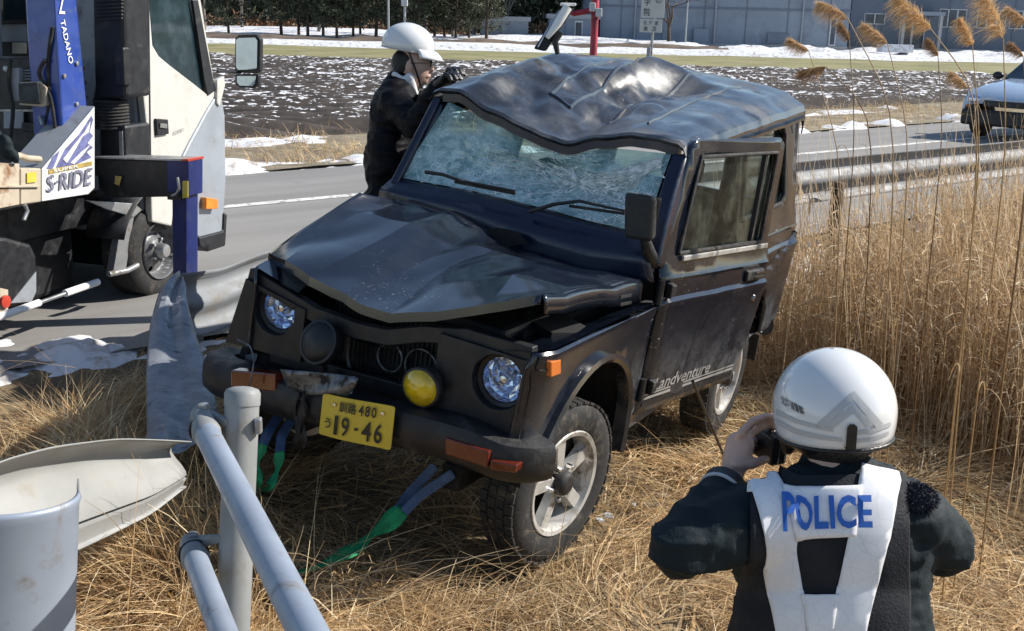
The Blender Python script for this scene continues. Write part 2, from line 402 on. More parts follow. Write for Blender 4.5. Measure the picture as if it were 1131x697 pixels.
# brown track between the snow ridges, then the ploughed field
mat('dry_track', (.20, .165, .115), .95, var=.3, vscale=1.2, dirt=(.32, .27, .18), dscale=2.5, damt=(.45, .65), bump=.8, bscale=20)
tr = MB().grid([[(t, s, .012+.03*float(n2(t, s, 1.1, 4))) for s in np.arange(11.8, 15.4, .3)] for t in np.arange(-30, 70, .6)], flip=True).build('track', MATS['dry_track'])
tr.matrix_world = ROADF.M(); struct(tr)
def field_mat():
    m = bpy.data.materials.new('ploughed_soil'); m.use_nodes = True; nt = m.node_tree; b = nt.nodes['Principled BSDF']
    tc = nt.nodes.new('ShaderNodeTexCoord'); v = tc.outputs['Object']
    soil = _mix(nt, _ramp(nt, _noise(nt, v, 3, 5), .3, .7), (.035, .028, .024), (.075, .06, .05))
    geo = nt.nodes.new('ShaderNodeNewGeometry'); sp = nt.nodes.new('ShaderNodeSeparateXYZ'); nt.links.new(v, sp.inputs[0])
    nz = _noise(nt, _map(nt, v, (.9, 2.0, 1)), 6.0, 4, .6)
    low = _math(nt, 'MULTIPLY', sp.outputs[2], 1.3)                       # snow clings to the clods
    big = _ramp(nt, _noise(nt, v, .12, 3), .3, .75, -.03, .05)
    f = _math(nt, 'ADD', _math(nt, 'ADD', nz, low), big)
    mask = _ramp(nt, f, .805, .845)
    c = _mix(nt, mask, soil, (.80, .81, .84)); nt.links.new(c, b.inputs[0]); b.inputs['Roughness'].default_value = .9
    bn = nt.nodes.new('ShaderNodeBump'); bn.inputs['Strength'].default_value = .9; bn.inputs['Distance'].default_value = .08
    nt.links.new(_noise(nt, v, 6, 6), bn.inputs[2]); nt.links.new(bn.outputs[0], b.inputs['Normal']); MATS[m.name] = m
field_mat()
fx = np.arange(-34, 44, .5); fy = np.arange(8, 46.2, .14); FX, FY = np.meshgrid(fx, fy, indexing='ij')
FZ = .10+.10*np.sin(2*math.pi*FY/.72)+.06*n2(FX, FY, 1.6, 5)+.03*n2(FX, FY, 4, 6)
n_ = len(fy); ii, jj = np.meshgrid(np.arange(len(fx)-1), np.arange(n_-1), indexing='ij')
FS = -.6361*FX+.7716*FY; FZ = -.12+(FZ+.12)*sm(14.5, 15.8, FS)
keep = (FS > 14.2)[:-1, :-1]
Q = np.stack([ii*n_+jj, (ii+1)*n_+jj, (ii+1)*n_+jj+1, ii*n_+jj+1], -1)[keep]
struct(mesh_fast('field', np.stack([FX, FY, FZ], -1).reshape(-1, 3), Q, MATS['ploughed_soil'], smooth=True))
mat('winter_grass', (.20, .19, .075), .9, var=.25, vscale=.5, dirt=(.30, .26, .14), dscale=.3, damt=(.4, .7), bump=.8, bscale=8)
gs2 = MB().grid([[(x, y, .03+.05*float(n2(x, y, .3, 3))) for x in np.arange(-90, 130, 2.5)] for y in np.arange(45.5, 68, 1.5)]).build('grass_strip', MATS['winter_grass'], smooth=60); struct(gs2)
mat('brown_bank', (.13, .095, .065), .95, var=.35, vscale=.4, dirt=(.06, .045, .035), dscale=1.2, damt=(.45, .65), bump=.8, bscale=5)
bk = MB().grid([[(x, y, (.10+.35*math.sin(math.pi*(y-71)/9)+.2*float(n2(x, y, .5, 6)))) for x in np.arange(-90, 14, 1.5)] for y in np.arange(71, 80.1, .75)]).build('bank', MATS['brown_bank'], smooth=60); struct(bk)
snow_strip('straight white strip of snow beyond the green grass', 66.5, 72.5, -95, 130, .28, 1.2, .25, 21, .5, 1.6, base=0., world=True)
snow_strip('wide snow cover under the row of pines', 78, 112, -95, 12, .5, .9, .12, 24, .8, 1.2, base=.05, world=True)
snow_strip('blue shadowed snow heaps in front of the big building', 79, 91.6, 2, 130, .42, .34, .45, 27, .5, .6, base=.05, world=True)

# ================================================================== THE WRECKED OFF-ROADER
def paint_mat(name, base, dust, dscale, damt, rough=.22, dmax=.6, zmud=True):
    m = bpy.data.materials.new(name); m.use_nodes = True; nt = m.node_tree; b = nt.nodes['Principled BSDF']
    tc = nt.nodes.new('ShaderNodeTexCoord'); v = tc.outputs['Object']
    n = _noise(nt, v, dscale, 7, .68, .4); f = _ramp(nt, n, *damt, 0, dmax)
    scr = _ramp(nt, _noise(nt, _map(nt, v, (2, 14, 9)), 9, 6, .7), .62, .72, 0, .45)
    f = _math(nt, 'MAXIMUM', f, scr)
    if zmud:
        sp = nt.nodes.new('ShaderNodeSeparateXYZ'); nt.links.new(v, sp.inputs[0])
        mud = _math(nt, 'MULTIPLY', _ramp(nt, sp.outputs[2], .95, .45), _ramp(nt, _noise(nt, v, 9, 7, .7), .35, .65, .15, .85))
        f = _math(nt, 'MAXIMUM', f, mud)
    c = _mix(nt, f, base, dust)
    s1 = _ramp(nt, _noise(nt, _map(nt, v, (3.5, 46, 30)), 4, 4, .6, .6), .66, .69); s2 = _ramp(nt, _noise(nt, _map(nt, v, (40, 5, 30)), 4, 4, .6, .6), .67, .70)
    sc = _math(nt, 'MULTIPLY', _math(nt, 'MAXIMUM', s1, s2), _ramp(nt, _noise(nt, v, 2.6, 4), .50, .66))
    c = _mix(nt, _math(nt, 'MULTIPLY', sc, .8), c, (.34, .355, .38)); f = _math(nt, 'MAXIMUM', f, _math(nt, 'MULTIPLY', sc, .6)); nt.links.new(c, b.inputs[0])
    nt.links.new(_ramp(nt, f, 0, 1, rough, .85), b.inputs['Roughness'])
    nt.links.new(_ramp(nt, f, 0, .6, .5, .05), b.inputs['Coat Weight']); b.inputs['Coat Roughness'].default_value = .12
    bn = nt.nodes.new('ShaderNodeBump'); bn.inputs['Strength'].default_value = .12; bn.inputs['Distance'].default_value = .02
    nt.links.new(_noise(nt, v, 6, 4), bn.inputs[2]); nt.links.new(bn.outputs[0], b.inputs['Normal']); MATS[name] = m
paint_mat('black_paint', (.005, .008, .016), (.080, .084, .092), 5, (.54, .80), .15, .42)
paint_mat('roof_paint', (.018, .02, .025), (.17, .175, .185), 3.0, (.38, .72), .2, .6, False)
paint_mat('hood_paint', (.007, .010, .018), (.075, .088, .11), 1.8, (.44, .80), .17, .38, False)
mat('navy_paint', (.006, .010, .030), .35, var=.2, coat=.3)
mat('black_plastic', (.011, .011, .013), .5, dirt=(.05, .047, .042), dscale=12, damt=(.52, .72), bump=.15, bscale=120)
mat('dark_inside', (.008, .008, .009), .9)
mat('rubber', (.018, .018, .019), .8, dirt=(.10, .085, .065), dscale=14, damt=(.5, .72), bump=.3, bscale=60)
mat('alloy', (.50, .49, .47), .42, .35, dirt=(.20, .17, .13), dscale=16, damt=(.45, .7))
mat('chrome', (.6, .6, .6), .15, 1)
mat('torn_metal', (.16, .165, .17), .45, .6, var=.4, vscale=20, dirt=(.04, .035, .03), dscale=18, damt=(.5, .65))
mat('orange_lens', (.11, .018, .008), .18, var=.2, vscale=30, coat=.6)
mat('amber_lens', (.55, .15, .03), .2, coat=.5)
mat('yellow_lens', (.62, .44, .01), .12, var=.25, vscale=18, coat=.8)
mat('plate_yellow', (.66, .50, .05), .45, var=.06, dirt=(.28, .2, .05), dscale=14, damt=(.58, .72))
mat('plate_ink', (.02, .02, .018), .5)
mat('silver_letter', (.42, .42, .42), .4, .4)
mat('seat_cloth', (.03, .03, .034), .95, bump=.3, bscale=200)
mat('lamp_bowl', (.60, .70, .92), .12, .9, var=.12, vscale=45)  # blue in the base colour stands in for sky reflected by the lamp
glass_mat('side_glass', (.02, .025, .022), .42, .04, (.16, .18, .15), .22)
def lens_mat():
    m = bpy.data.materials.new('clear_lens'); m.use_nodes = True; nt = m.node_tree; b = nt.nodes['Principled BSDF']
    b.inputs['Roughness'].default_value = .05; b.inputs['Base Color'].default_value = (.6, .68, .8, 1)
    tc = nt.nodes.new('ShaderNodeTexCoord'); v = nt.nodes.new('ShaderNodeTexVoronoi'); v.inputs['Scale'].default_value = 26; nt.links.new(tc.outputs['Object'], v.inputs[0])
    bn = nt.nodes.new('ShaderNodeBump'); bn.inputs['Strength'].default_value = .5; bn.inputs['Distance'].default_value = .01
    nt.links.new(v.outputs[0], bn.inputs[2]); nt.links.new(bn.outputs[0], b.inputs['Normal'])
    tr = nt.nodes.new('ShaderNodeBsdfTransparent'); x = nt.nodes.new('ShaderNodeMixShader'); x.inputs[0].default_value = .09
    nt.links.new(tr.outputs[0], x.inputs[1]); nt.links.new(b.outputs[0], x.inputs[2]); nt.links.new(x.outputs[0], nt.nodes['Material Output'].inputs[0]); MATS[m.name] = m
lens_mat()
def shatter_mat():
    "laminated glass crazed by the roll-over: pale fracture lines, milky crushed zones, tinted sheet"
    m = bpy.data.materials.new('shattered_glass'); m.use_nodes = True; nt = m.node_tree; b = nt.nodes['Principled BSDF']
    a = nt.nodes.new('ShaderNodeAttribute'); a.attribute_name = 'tint'; sp = nt.nodes.new('ShaderNodeSeparateColor'); nt.links.new(a.outputs[0], sp.inputs[0])
    tc = nt.nodes.new('ShaderNodeTexCoord'); v0 = tc.outputs['Object']
    nd = nt.nodes.new('ShaderNodeTexNoise'); nd.inputs['Scale'].default_value = 7; nt.links.new(v0, nd.inputs[0])
    vm = nt.nodes.new('ShaderNodeVectorMath'); vm.operation = 'MULTIPLY_ADD'; vm.inputs[1].default_value = (.05, .05, .05)
    nt.links.new(nd.outputs[1], vm.inputs[0]); nt.links.new(v0, vm.inputs[2]); v = vm.outputs[0]
    lines = None
    for sc, w in ((13, .022), (34, .045), (80, .07)):
        vo = nt.nodes.new('ShaderNodeTexVoronoi'); vo.feature = 'DISTANCE_TO_EDGE'; vo.inputs['Scale'].default_value = sc; nt.links.new(v, vo.inputs[0])
        l = _ramp(nt, vo.outputs[0], w, w*.25); l = _math(nt, 'MULTIPLY', l, _ramp(nt, _noise(nt, v0, 4+sc*.05, 3), .46, .66))
        lines = l if lines is None else _math(nt, 'MAXIMUM', lines, l)
    dens = sp.outputs[0]                                            # how crushed the sheet is here
    lines = _math(nt, 'MULTIPLY', lines, _ramp(nt, dens, .05, .6, .25, 1.))
    milk = _math(nt, 'MULTIPLY', _ramp(nt, _noise(nt, v0, 22, 6, .7), .36, .60), dens)
    base = _mix(nt, _ramp(nt, _noise(nt, v0, 3.5, 4), .35, .7), (.13, .27, .285), (.30, .48, .47))
    c = _mix(nt, _math(nt, 'MULTIPLY', milk, .75), base, (.60, .74, .73)); c = _mix(nt, _math(nt, 'MULTIPLY', lines, .95), c, (.86, .95, .95))
    nt.links.new(c, b.inputs[0]); b.inputs['Roughness'].default_value = .12; b.inputs['Specular IOR Level'].default_value = .8
    bn = nt.nodes.new('ShaderNodeBump'); bn.inputs['Strength'].default_value = .8; bn.inputs['Distance'].default_value = .012
    nt.links.new(_math(nt, 'ADD', lines, _noise(nt, v0, 14, 4)), bn.inputs[2]); nt.links.new(bn.outputs[0], b.inputs['Normal'])
    tr = nt.nodes.new('ShaderNodeBsdfTransparent'); tr.inputs[0].default_value = (.55, .8, .78, 1)
    x = nt.nodes.new('ShaderNodeMixShader')
    op = _math(nt, 'ADD', _math(nt, 'MULTIPLY', lines, .5), _ramp(nt, dens, 0, .6, .38, .96)); nt.links.new(_math(nt, 'MINIMUM', op, 1), x.inputs[0])
    nt.links.new(tr.outputs[0], x.inputs[1]); nt.links.new(b.outputs[0], x.inputs[2]); nt.links.new(x.outputs[0], nt.nodes['Material Output'].inputs[0]); MATS[m.name] = m
shatter_mat()

J = thing('off_road_car', 'wrecked black off-road car with crushed roof, shattered windshield and yellow number plate', 'car', CARF)
C = CARF.on
def px(x, y, ax, val): return C(x, y, ax, val)
_zz = [.40, .50, .62, .90, .962, .975, .99, 1.06, 1.075, 1.09, 1.15, 1.20, 1.80]
_yy = [.655, .68, .688, .697, .705, .705, .69, .688, .695, .685, .672, .66, .575]
def sy(z): return float(np.interp(z, _zz, _yy))
ZC = [.45, .5, .56, .62, .7, .78, .86, .92, .95, .962, .975, .99, 1.03, 1.06, 1.075, 1.09, 1.15, 1.2, 1.3, 1.4, 1.5, 1.6, 1.7]
def dent(x, z, seed, a=.012): return a*float(n2(x, z, 3.2, seed))+.006*float(n2(x, z, 8, seed+1))

# ---- front wings
def arch(cx, cz, r, a0, a1, n=18, fl=1.0): return [(cx+r*math.cos(math.radians(a)), cz+fl*r*math.sin(math.radians(a))) for a in np.linspace(a0, a1, n)]
def wing(side):
    out = [(.505, .985), (.52, .93), (.525, .64), (.40, .60)]+arch(0, .43, .42, 24, 176)+[(-.44, .43), (-.53, .42), (-.53, .972), (-.3, .974), (.1, .985)]
    def fn(x, z):
        y = sy(z)-.06*sm(.40, .54, x)**2*1.0+dent(x, z, 11)*.6
        if side < 0: y -= .10*sm(-.35, .45, x)+.03*sm(.6, 1.0, z)*sm(0, .5, x)
        return (x, side*y, z)
    o = MB().panel(out, fn, cu=np.arange(-.5, .5, .07), cv=ZC).build('wing', MATS['black_paint'], J, smooth=25, solid=.012, soff=-1 if side > 0 else 1)
    # top shelf under the hood edge
    MB().grid([[(x, side*(.69-k*.10)-side*.05*sm(.40, .54, x)+(.12*sm(-.35, .45, x) if side < 0 else 0), .984-.004*k+.0*x-.02*k) for k in range(3)] for x in np.linspace(-.53, .5, 12)], flip=side < 0).build('wing_shelf', MATS['black_paint'], J, smooth=40)
    lp = arch(0, .43, .425, 12, 190, 26)
    prof = [(-.03, -.012), (.022, -.012), (.034, .004), (.026, .022), (-.03, .024)]
    vs = []; n = len(prof)
    for (x, z) in lp:
        d = unit(V3(x-0, 0, z-.43))
        for a, b in prof: vs.append(V3(x, side*(sy(max(z, .5))-.03*sm(.40, .54, x)-(.09*sm(-.35, .45, x) if side < 0 else 0)+a), z)+d*b)
    fs = [(k*n+i, k*n+(i+1) % n, (k+1)*n+(i+1) % n, (k+1)*n+i) for k in range(len(lp)-1) for i in range(n)]
    fs += [tuple(range(n)), tuple((len(lp)-1)*n+i for i in range(n-1, -1, -1))]
    MB().add(vs, fs).build('arch_trim', MATS['black_paint'], J, smooth=50, fix=True)
    # dark inner arch
    MB().grid([[(x, side*y, z) for y in (.30, .66)] for x, z in arch(0, .43, .44, 5, 178, 14)], flip=side < 0).build('wheel_housing', MATS['dark_inside'], J, smooth=60)
    return o
wing(1); wing(-1)
q = px(617, 408, 1, .70)
MB().hexa([px(609, 400, 1, .712), px(609, 417, 1, .712), px(620, 413, 1, .712), px(620, 397, 1, .712)]+[p+V3(0, -.03, 0) for p in (px(609, 400, 1, .712), px(609, 417, 1, .712), px(620, 413, 1, .712), px(620, 397, 1, .712))]).build('side_marker', MATS['amber_lens'], J, bevel=.004, fix=True)

# ---- front face: lamp surrounds, open grille with radiator, bent slam panel
for sgn, y0, y1, zo in ((1, .30, .655, .0), (-1, -.655, -.29, .0)):
    hc = (.545, .845) if sgn > 0 else (-.435, .84)
    circ = [(hc[0]+.098*math.cos(a), hc[1]+.098*math.sin(a)) for a in np.linspace(0, 2*math.pi, 28, endpoint=False)]
    ox = [(y0, .67), (y1, .65), (y1+.005*sgn, .95), (y0, .955)] if sgn > 0 else [(y0-.0, .655), (y1, .67), (y1, .88), (y0+.075, .93)]
    pl = MB().panel(ox, lambda y, z: (.455+.02*math.sin(6*y)*.3, y, z), holes=[circ]).build('lamp_surround', MATS['black_plastic'], J, solid=.05, soff=1, bevel=.004, fix=True)
    hl = thing  # headlight: bowl, bezel, lens, bulb
    h = MB().lathe([(.080, 0), (.074, -.022), (.062, -.030), (.055, -.046), (.042, -.048), (.036, -.062), (.012, -.07)], (.46, *hc), (1, .0, .0), 15, caps=False)
    for i_, p_ in enumerate(h.v):
        ph_ = random.uniform(-.009, .009) if i_ >= 15 else 0; h.v[i_] = (p_[0]+ph_, p_[1], p_[2])
    h = h.build('headlight', MATS['lamp_bowl'], J)
    MB().lathe([(.101, -.01), (.101, .010), (.094, .013), (.082, .008), (.078, -.02)], (.46, *hc), (1, 0, 0), 36, caps=False).build('bezel', MATS['black_plastic'], h, smooth=40)
    MB().lathe([(.081, .004), (.070, .018), (.048, .03), (.02, .036), (.001, .037)], (.46, *hc), (1, 0, 0), 32, caps=False).build('lens', MATS['clear_lens'], h, smooth=60)
    MB().lathe([(.001, .005), (.013, .002), (.018, -.02), (.017, -.06)], (.46, *hc), (1, 0, 0), 16).build('bulb_cap', MATS['chrome'], h, smooth=60)
rad = MB().box((.30, -.26, .60), (.36, .28, .93)).build('radiator', MATS['dark_inside'], J, bevel=.006)
m_ = MB()
for k in range(26): m_.box((.36, -.25+k*.02, .61), (.366, -.245+k*.02, .92))
m_.build('fins', MATS['black_plastic'], rad)
for yy_, rr_ in ((.03, .055), (.17, .07)):
    MB().tube([(.385, yy_+rr_*math.cos(a), .76+rr_*math.sin(a)) for a in np.linspace(0, 2*math.pi, 25)], .005, 8).build('fan_ring', MATS['torn_metal'], rad, smooth=60)
slam = [px(*p, 0, .47) for p in ((278, 303), (310, 322), (350, 347), (395, 364), (430, 372), (470, 368), (520, 372), (590, 392))]
MB().sweep(slam, [(-.02, -.03), (.025, -.03), (.03, .0), (.02, .03), (-.02, .03)]).build('slam_panel', MATS['black_plastic'], J, smooth=30, bevel=.004, fix=True)
MB().tube([px(355, 352, 0, .43), px(372, 372, 0, .41), px(385, 371, 0, .42), px(400, 378, 0, .42), px(430, 385, 0, .42), px(455, 375, 0, .42)], .004, 6).build('cable', MATS['chrome'], J, smooth=60)
MB().tube([px(385, 362, 0, .42), px(384, 395, 0, .40), px(389, 420, 0, .42)], .007, 6).build('bracket', MATS['torn_metal'], J, smooth=60)
for (a, b) in (((497, 380), (500, 440)), ((508, 384), (512, 446))):
    MB().beam(px(*a, 0, .44), px(*b, 0, .44), .012, .03, up=(1, 0, 0)).build('grille_bar', MATS['black_plastic'], J, bevel=.003)
MB().beam(px(300, 392, 0, .43), px(585, 470, 0, .43), .03, .06).build('lower_crossbar', MATS['black_plastic'], J, bevel=.008)
MB().beam(px(300, 372, 0, .35), px(580, 440, 0, .35), .03, .04).build('middle_crossbar', MATS['dark_inside'], J, bevel=.008)
# spot lamps on the bumper: one amber, one a dark round cover broken loose
for nm, (a, b), r, mt, x in (('fog_lamp', (465, 428), .075, 'yellow_lens', .56), ('fog_lamp', (352, 378), .085, 'black_plastic', .55)):
    c = px(a, b, 0, x); ax = unit(V3(1, .05, -.05)) if mt == 'yellow_lens' else unit(V3(.9, -.1, .35))
    o = MB().lathe([(.02, -.10), (r*.6, -.085), (r*.96, -.03), (r, -.004), (r*.99, .006), (r*.92, .008)], c, ax, 28).build(nm, MATS['black_plastic'], J, smooth=40)
    MB().lathe([(r*.92, .0), (r*.85, .012), (r*.5, .026), (r*.12, .032), (.001, .033)], c, ax, 28).build('lens', MATS[mt], o, smooth=60)
    MB().beam(c+V3(-.03, 0, -.04), c+V3(-.05, 0, -.15), .02, .03).build('stay', MATS['black_plastic'], o, bevel=.003)
# ---- bumper, bent and torn
bp = [(.36, -.73, .510), (.43, -.735, .512), (.49, -.705, .520), (.545, -.60, .53), (.565, -.35, .555), (.575, 0, .595), (.57, .35, .618), (.56, .52, .622), (.535, .63, .618), (.48, .70, .615), (.42, .725, .613)]
P_ = np.array(bp); tt = np.linspace(0, 1, len(P_)); ti = np.linspace(0, 1, 41)
P_ = np.stack([np.interp(ti, tt, P_[:, k]) for k in range(3)], 1)
for _ in range(2): P_[1:-1] = (P_[:-2]+2*P_[1:-1]+P_[2:])/4
P_[:, 2] += .012*np.array([float(n2(p[1], 0, 6, 3)) for p in P_])
bprof = [(-.06, -.075), (.035, -.075), (.055, -.055), (.06, -.02), (.058, .03), (.045, .058), (.02, .066), (-.06, .066)]
bum = MB().sweep(P_, [(-a, b) for a, b in bprof]).build('bumper', MATS['black_plastic'], J, smooth=40, fix=True)
def lampbar(pts, x, m, name, t=.03):
    xs = x if isinstance(x, (list, tuple)) else [x]*4; f = [px(*p, 0, xx) for p, xx in zip(pts, xs)]; MB().hexa(f+[p+V3(-t, 0, 0) for p in f]).build(name, m, bum, bevel=.005, fix=True)
lampbar([(255, 409), (304, 413), (304, 433), (255, 428)], .625, MATS['orange_lens'], 'turn_signal', .05)
lampbar([(491, 483), (540, 499), (538, 517), (491, 502)], (.634, .618, .618, .634), MATS['orange_lens'], 'turn_signal', .05)
lampbar([(542, 508), (571, 514), (569, 523), (541, 519)], (.616, .592, .592, .616), MATS['orange_lens'], 'reflector', .06)
lampbar([(239, 399), (250, 403), (250, 412), (239, 408)], .56, MATS['orange_lens'], 'reflector', .08)
# torn bumper skin hanging over the plate
gx = np.linspace(0, 1, 15); gy = np.linspace(0, 1, 6); top = [(310, 408), (340, 410), (372, 413), (397, 417), (392, 425)]; bot = [(318, 428), (345, 437), (370, 434), (380, 440), (389, 434)]
TG = []
for b in gy:
    row = []
    for a in gx:
        k = a*4; i = min(int(k), 3); f = k-i
        t = np.array(top[i])*(1-f)+np.array(top[i+1])*f; u = np.array(bot[i])*(1-f)+np.array(bot[i+1])*f; w = t*(1-b)+u*b
        row.append(px(*w, 0, .655+.012*math.sin(9*a+4*b)))
    TG.append(row)
MB().grid(TG).build('torn_skin', MATS['torn_metal'], bum, smooth=50, solid=.003)
MB().grid([[px(326+k*3+2*math.sin(j*1.7+k), 432+j*9, 0, .648+.01*math.sin(k*2+j)) for k in range(5)] for j in range(8)]).build('torn_skin', MATS['black_plastic'], bum, smooth=50, solid=.004)
MB().tube([px(262, 375, 0, .60), px(276, 382, 0, .62), px(281, 395, 0, .64), px(279, 410, 0, .66), px(275, 428, 0, .665)], .0035, 6).build('loose_wire', MATS['torn_metal'], bum, smooth=60)
# ---- number plate
pc = [px(357, 434, 0, .665), px(435, 450, 0, .665), px(430, 498, 0, .665), px(352, 479, 0, .665)]
def plate_pt(a, b, d=0.0):        # a,b in -0.5..0.5
    u, v = a+.5, .5-b
    p = pc[0]*(1-u)*(1-v)+pc[1]*u*(1-v)+pc[2]*u*v+pc[3]*(1-u)*v
    return p+V3(d+.006*math.sin(u*5), 0, 0)
rr = .06; oc = []
for cx_, cy_, a0 in ((.5, .5, 0), (-.5, .5, 90), (-.5, -.5, 180), (.5, -.5, 270)):
    for a in np.linspace(a0, a0+90, 6): oc.append((cx_-math.copysign(rr*.5, cx_)+rr*.5*math.cos(math.radians(a)), cy_-math.copysign(rr, cy_)+rr*math.sin(math.radians(a))))
plate = MB().panel(oc, lambda a, b: plate_pt(a, b), cu=np.arange(-.45, .5, .06)).build('number_plate', MATS['plate_yellow'], J, solid=.004, soff=-1, fix=True)
def ptxt(s, ca, cb, w, h, bold=True): text_on('plate_character', s, MATS['plate_ink'], plate, lambda a, b: plate_pt(ca+a, cb+b, .006), w, h, bold)
ptxt('釧', -.17, .29, .115, .26); ptxt('路', -.045, .29, .11, .26)
for k, ch in enumerate('480'): ptxt(ch, .075+k*.085, .29, .065, .25)
ptxt('う', -.37, -.17, .10, .24)
for ch, ca, w in (('1', -.245, .05), ('9', -.115, .105), ('-', .035, .05), ('4', .17, .125), ('6', .325, .105)):
    ptxt(ch, ca, -.17, w, .06 if ch == '-' else .46)
for ca in (-.33, .36): MB().lathe([(.008, 0), (.007, .004), (.001, .005)], plate_pt(ca*.9 if ca < 0 else ca, .30, .004), (1, 0, 0), 12).build('plate_bolt', MATS['chrome'], plate, smooth=60)

# ---- hood: buckled upwards, crease down the middle
ys = np.array([-.62, -.48, -.29, -.10, .083, .268, .477, .655])
fe = [px(297, 280, 1, -.62), px(315, 290, 0, .44), px(342, 306, 0, .50), px(386, 333, 0, .53), px(431, 349, 0, .54), px(481, 347, 0, .53), px(541, 336, 0, .51), px(598, 329, 0, .47)]
re = [px(397, 213, 1, -.62), px(443, 223, 0, -.43), px(497, 237, 0, -.44), px(533, 252, 0, -.44), px(561, 271, 0, -.44), px(600, 285, 0, -.45), px(650, 298, 0, -.46), px(706, 311, 0, -.46)]
mid1 = [px(330, 257, 1, -.62), px(352, 262, 0, .16), px(398, 280, 0, .22), px(430, 308, 0, .26), px(466, 318, 0, .27), px(510, 312, 0, .26), px(566, 305, 0, .22), px(636, 322, 0, .16)]
mid2 = [px(368, 232, 1, -.62), px(398, 235, 0, -.14), px(452, 248, 0, -.10), px(494, 278, 0, -.08), px(524, 274, 0, -.12), px(552, 278, 0, -.14), px(606, 294, 0, -.14), px(672, 316, 0, -.16)]
rows = [np.array(r) for r in (fe, mid1, mid2, re)]
def lerp_rows(rows, nu, nv):
    R0 = np.array(rows); m, n = R0.shape[:2]; out = []
    for v in np.linspace(0, m-1, nv):
        i = min(int(v), m-2); f = v-i; f2 = f
        r = R0[i]*(1-f2)+R0[i+1]*f2; row = []
        for u in np.linspace(0, n-1, nu):
            j = min(int(u), n-2); g = u-j; row.append(r[j]*(1-g)+r[j+1]*g)
        out.append(row)
    return np.array(out)
HG = lerp_rows(rows, 50, 34)
HS = HG.copy()
for _ in range(0):
    HS[1:-1, 1:-1] = (HS[1:-1, 1:-1]*2+HS[:-2, 1:-1]+HS[2:, 1:-1]+HS[1:-1, :-2]+HS[1:-1, 2:])/6
HS[..., 2] += .005*n2(HS[..., 0], HS[..., 1], 5, 7)+.022*np.abs(n2(HS[..., 0]*.6+.8*HS[..., 1], HS[..., 1]-HS[..., 0]*.5, 3.2, 9))
# kink line running back from the front crease
kk = np.exp(-((HS[..., 1]-(-.10-.18*(.5-HS[..., 0])))/.05)**2); HS[..., 2] += .014*kk
lip = HS[0].copy(); lip[:, 2] -= .034; lip[:, 0] += .004; lip2 = lip.copy(); lip2[:, 0] -= .03; lip2[:, 2] -= .004
sideL = HS[:, -1].copy(); sk = np.linspace(.062, .085, len(sideL))
HH = np.concatenate([[lip2], [lip], HS], 0)
hood = MB().grid(HH).build('hood', MATS['hood_paint'], J, smooth=9, solid=.006, soff=-1)
s1 = sideL.copy(); s1[:, 1] += .012; s1[:, 2] -= .02; s2 = sideL.copy(); s2[:, 1] += .016; s2[:, 2] -= sk
MB().grid([sideL, s1, s2]).build('hood_side', MATS['hood_paint'], hood, smooth=30, solid=.006)
sideR = HS[:, 0].copy(); r2 = sideR.copy(); r2[:, 1] -= .012; r2[:, 2] -= .07
for k, (a, b) in enumerate((((686, 328), (697, 326)), ((686, 336), (697, 334)))):
    MB().beam(px(*a, 1, .688)+V3(.01, .0, 0), px(*b, 1, .688), .006, .013).build('hood_vent', MATS['dark_inside'], hood, bevel=.002)
MB().panel([(519, 270), (528, 258), (550, 251), (572, 256), (584, 269), (562, 272), (548, 274)], lambda u, v: px(u, v, 0, -.41)).build('hood_gap_shade', MATS['dark_inside'], hood, solid=.004)  # dark sheet stands in for the shaded gap behind the hood edge
MB().beam(px(640, 372, 1, .60), px(590, 372, 1, .50), .2, .10).build('engine_block', MATS['dark_inside'], J)
MB().box((-.40, -.5, .70), (.26, .5, .96)).build('engine_bay', MATS['dark_inside'], J)
MB().box((.0, .18, .93), (.36, .48, .985)).build('air_cleaner', MATS['black_plastic'], J, bevel=.02)

# ---- cowl and windshield frame
cw0 = [px(397, 216, 0, -.46), px(497, 243, 0, -.46), px(561, 277, 0, -.46), px(650, 304, 0, -.46), px(722, 312, 0, -.49)]
wb = [px(434, 196, 0, -.55), px(520, 212, 0, -.56), px(600, 232, 0, -.56), px(650, 246, 0, -.56), px(722, 262, 0, -.555)]
cw0[0][1] = max(cw0[0][1], -.68)
CG = lerp_rows([cw0, [(a*.45+b*.55)+V3(.05, 0, .0) for a, b in zip(cw0, wb)], wb], 30, 10)
MB().grid(CG).build('cowl', MATS['navy_paint'], J, smooth=40, solid=.01)
MB().box((-.75, -.60, .95), (-.50, .60, 1.08)).build('dashboard_base', MATS['dark_inside'], J)
MB().box((-.95, -.58, 1.02), (-.66, .58, 1.18)).build('dashboard', MATS['black_plastic'], J, bevel=.03)
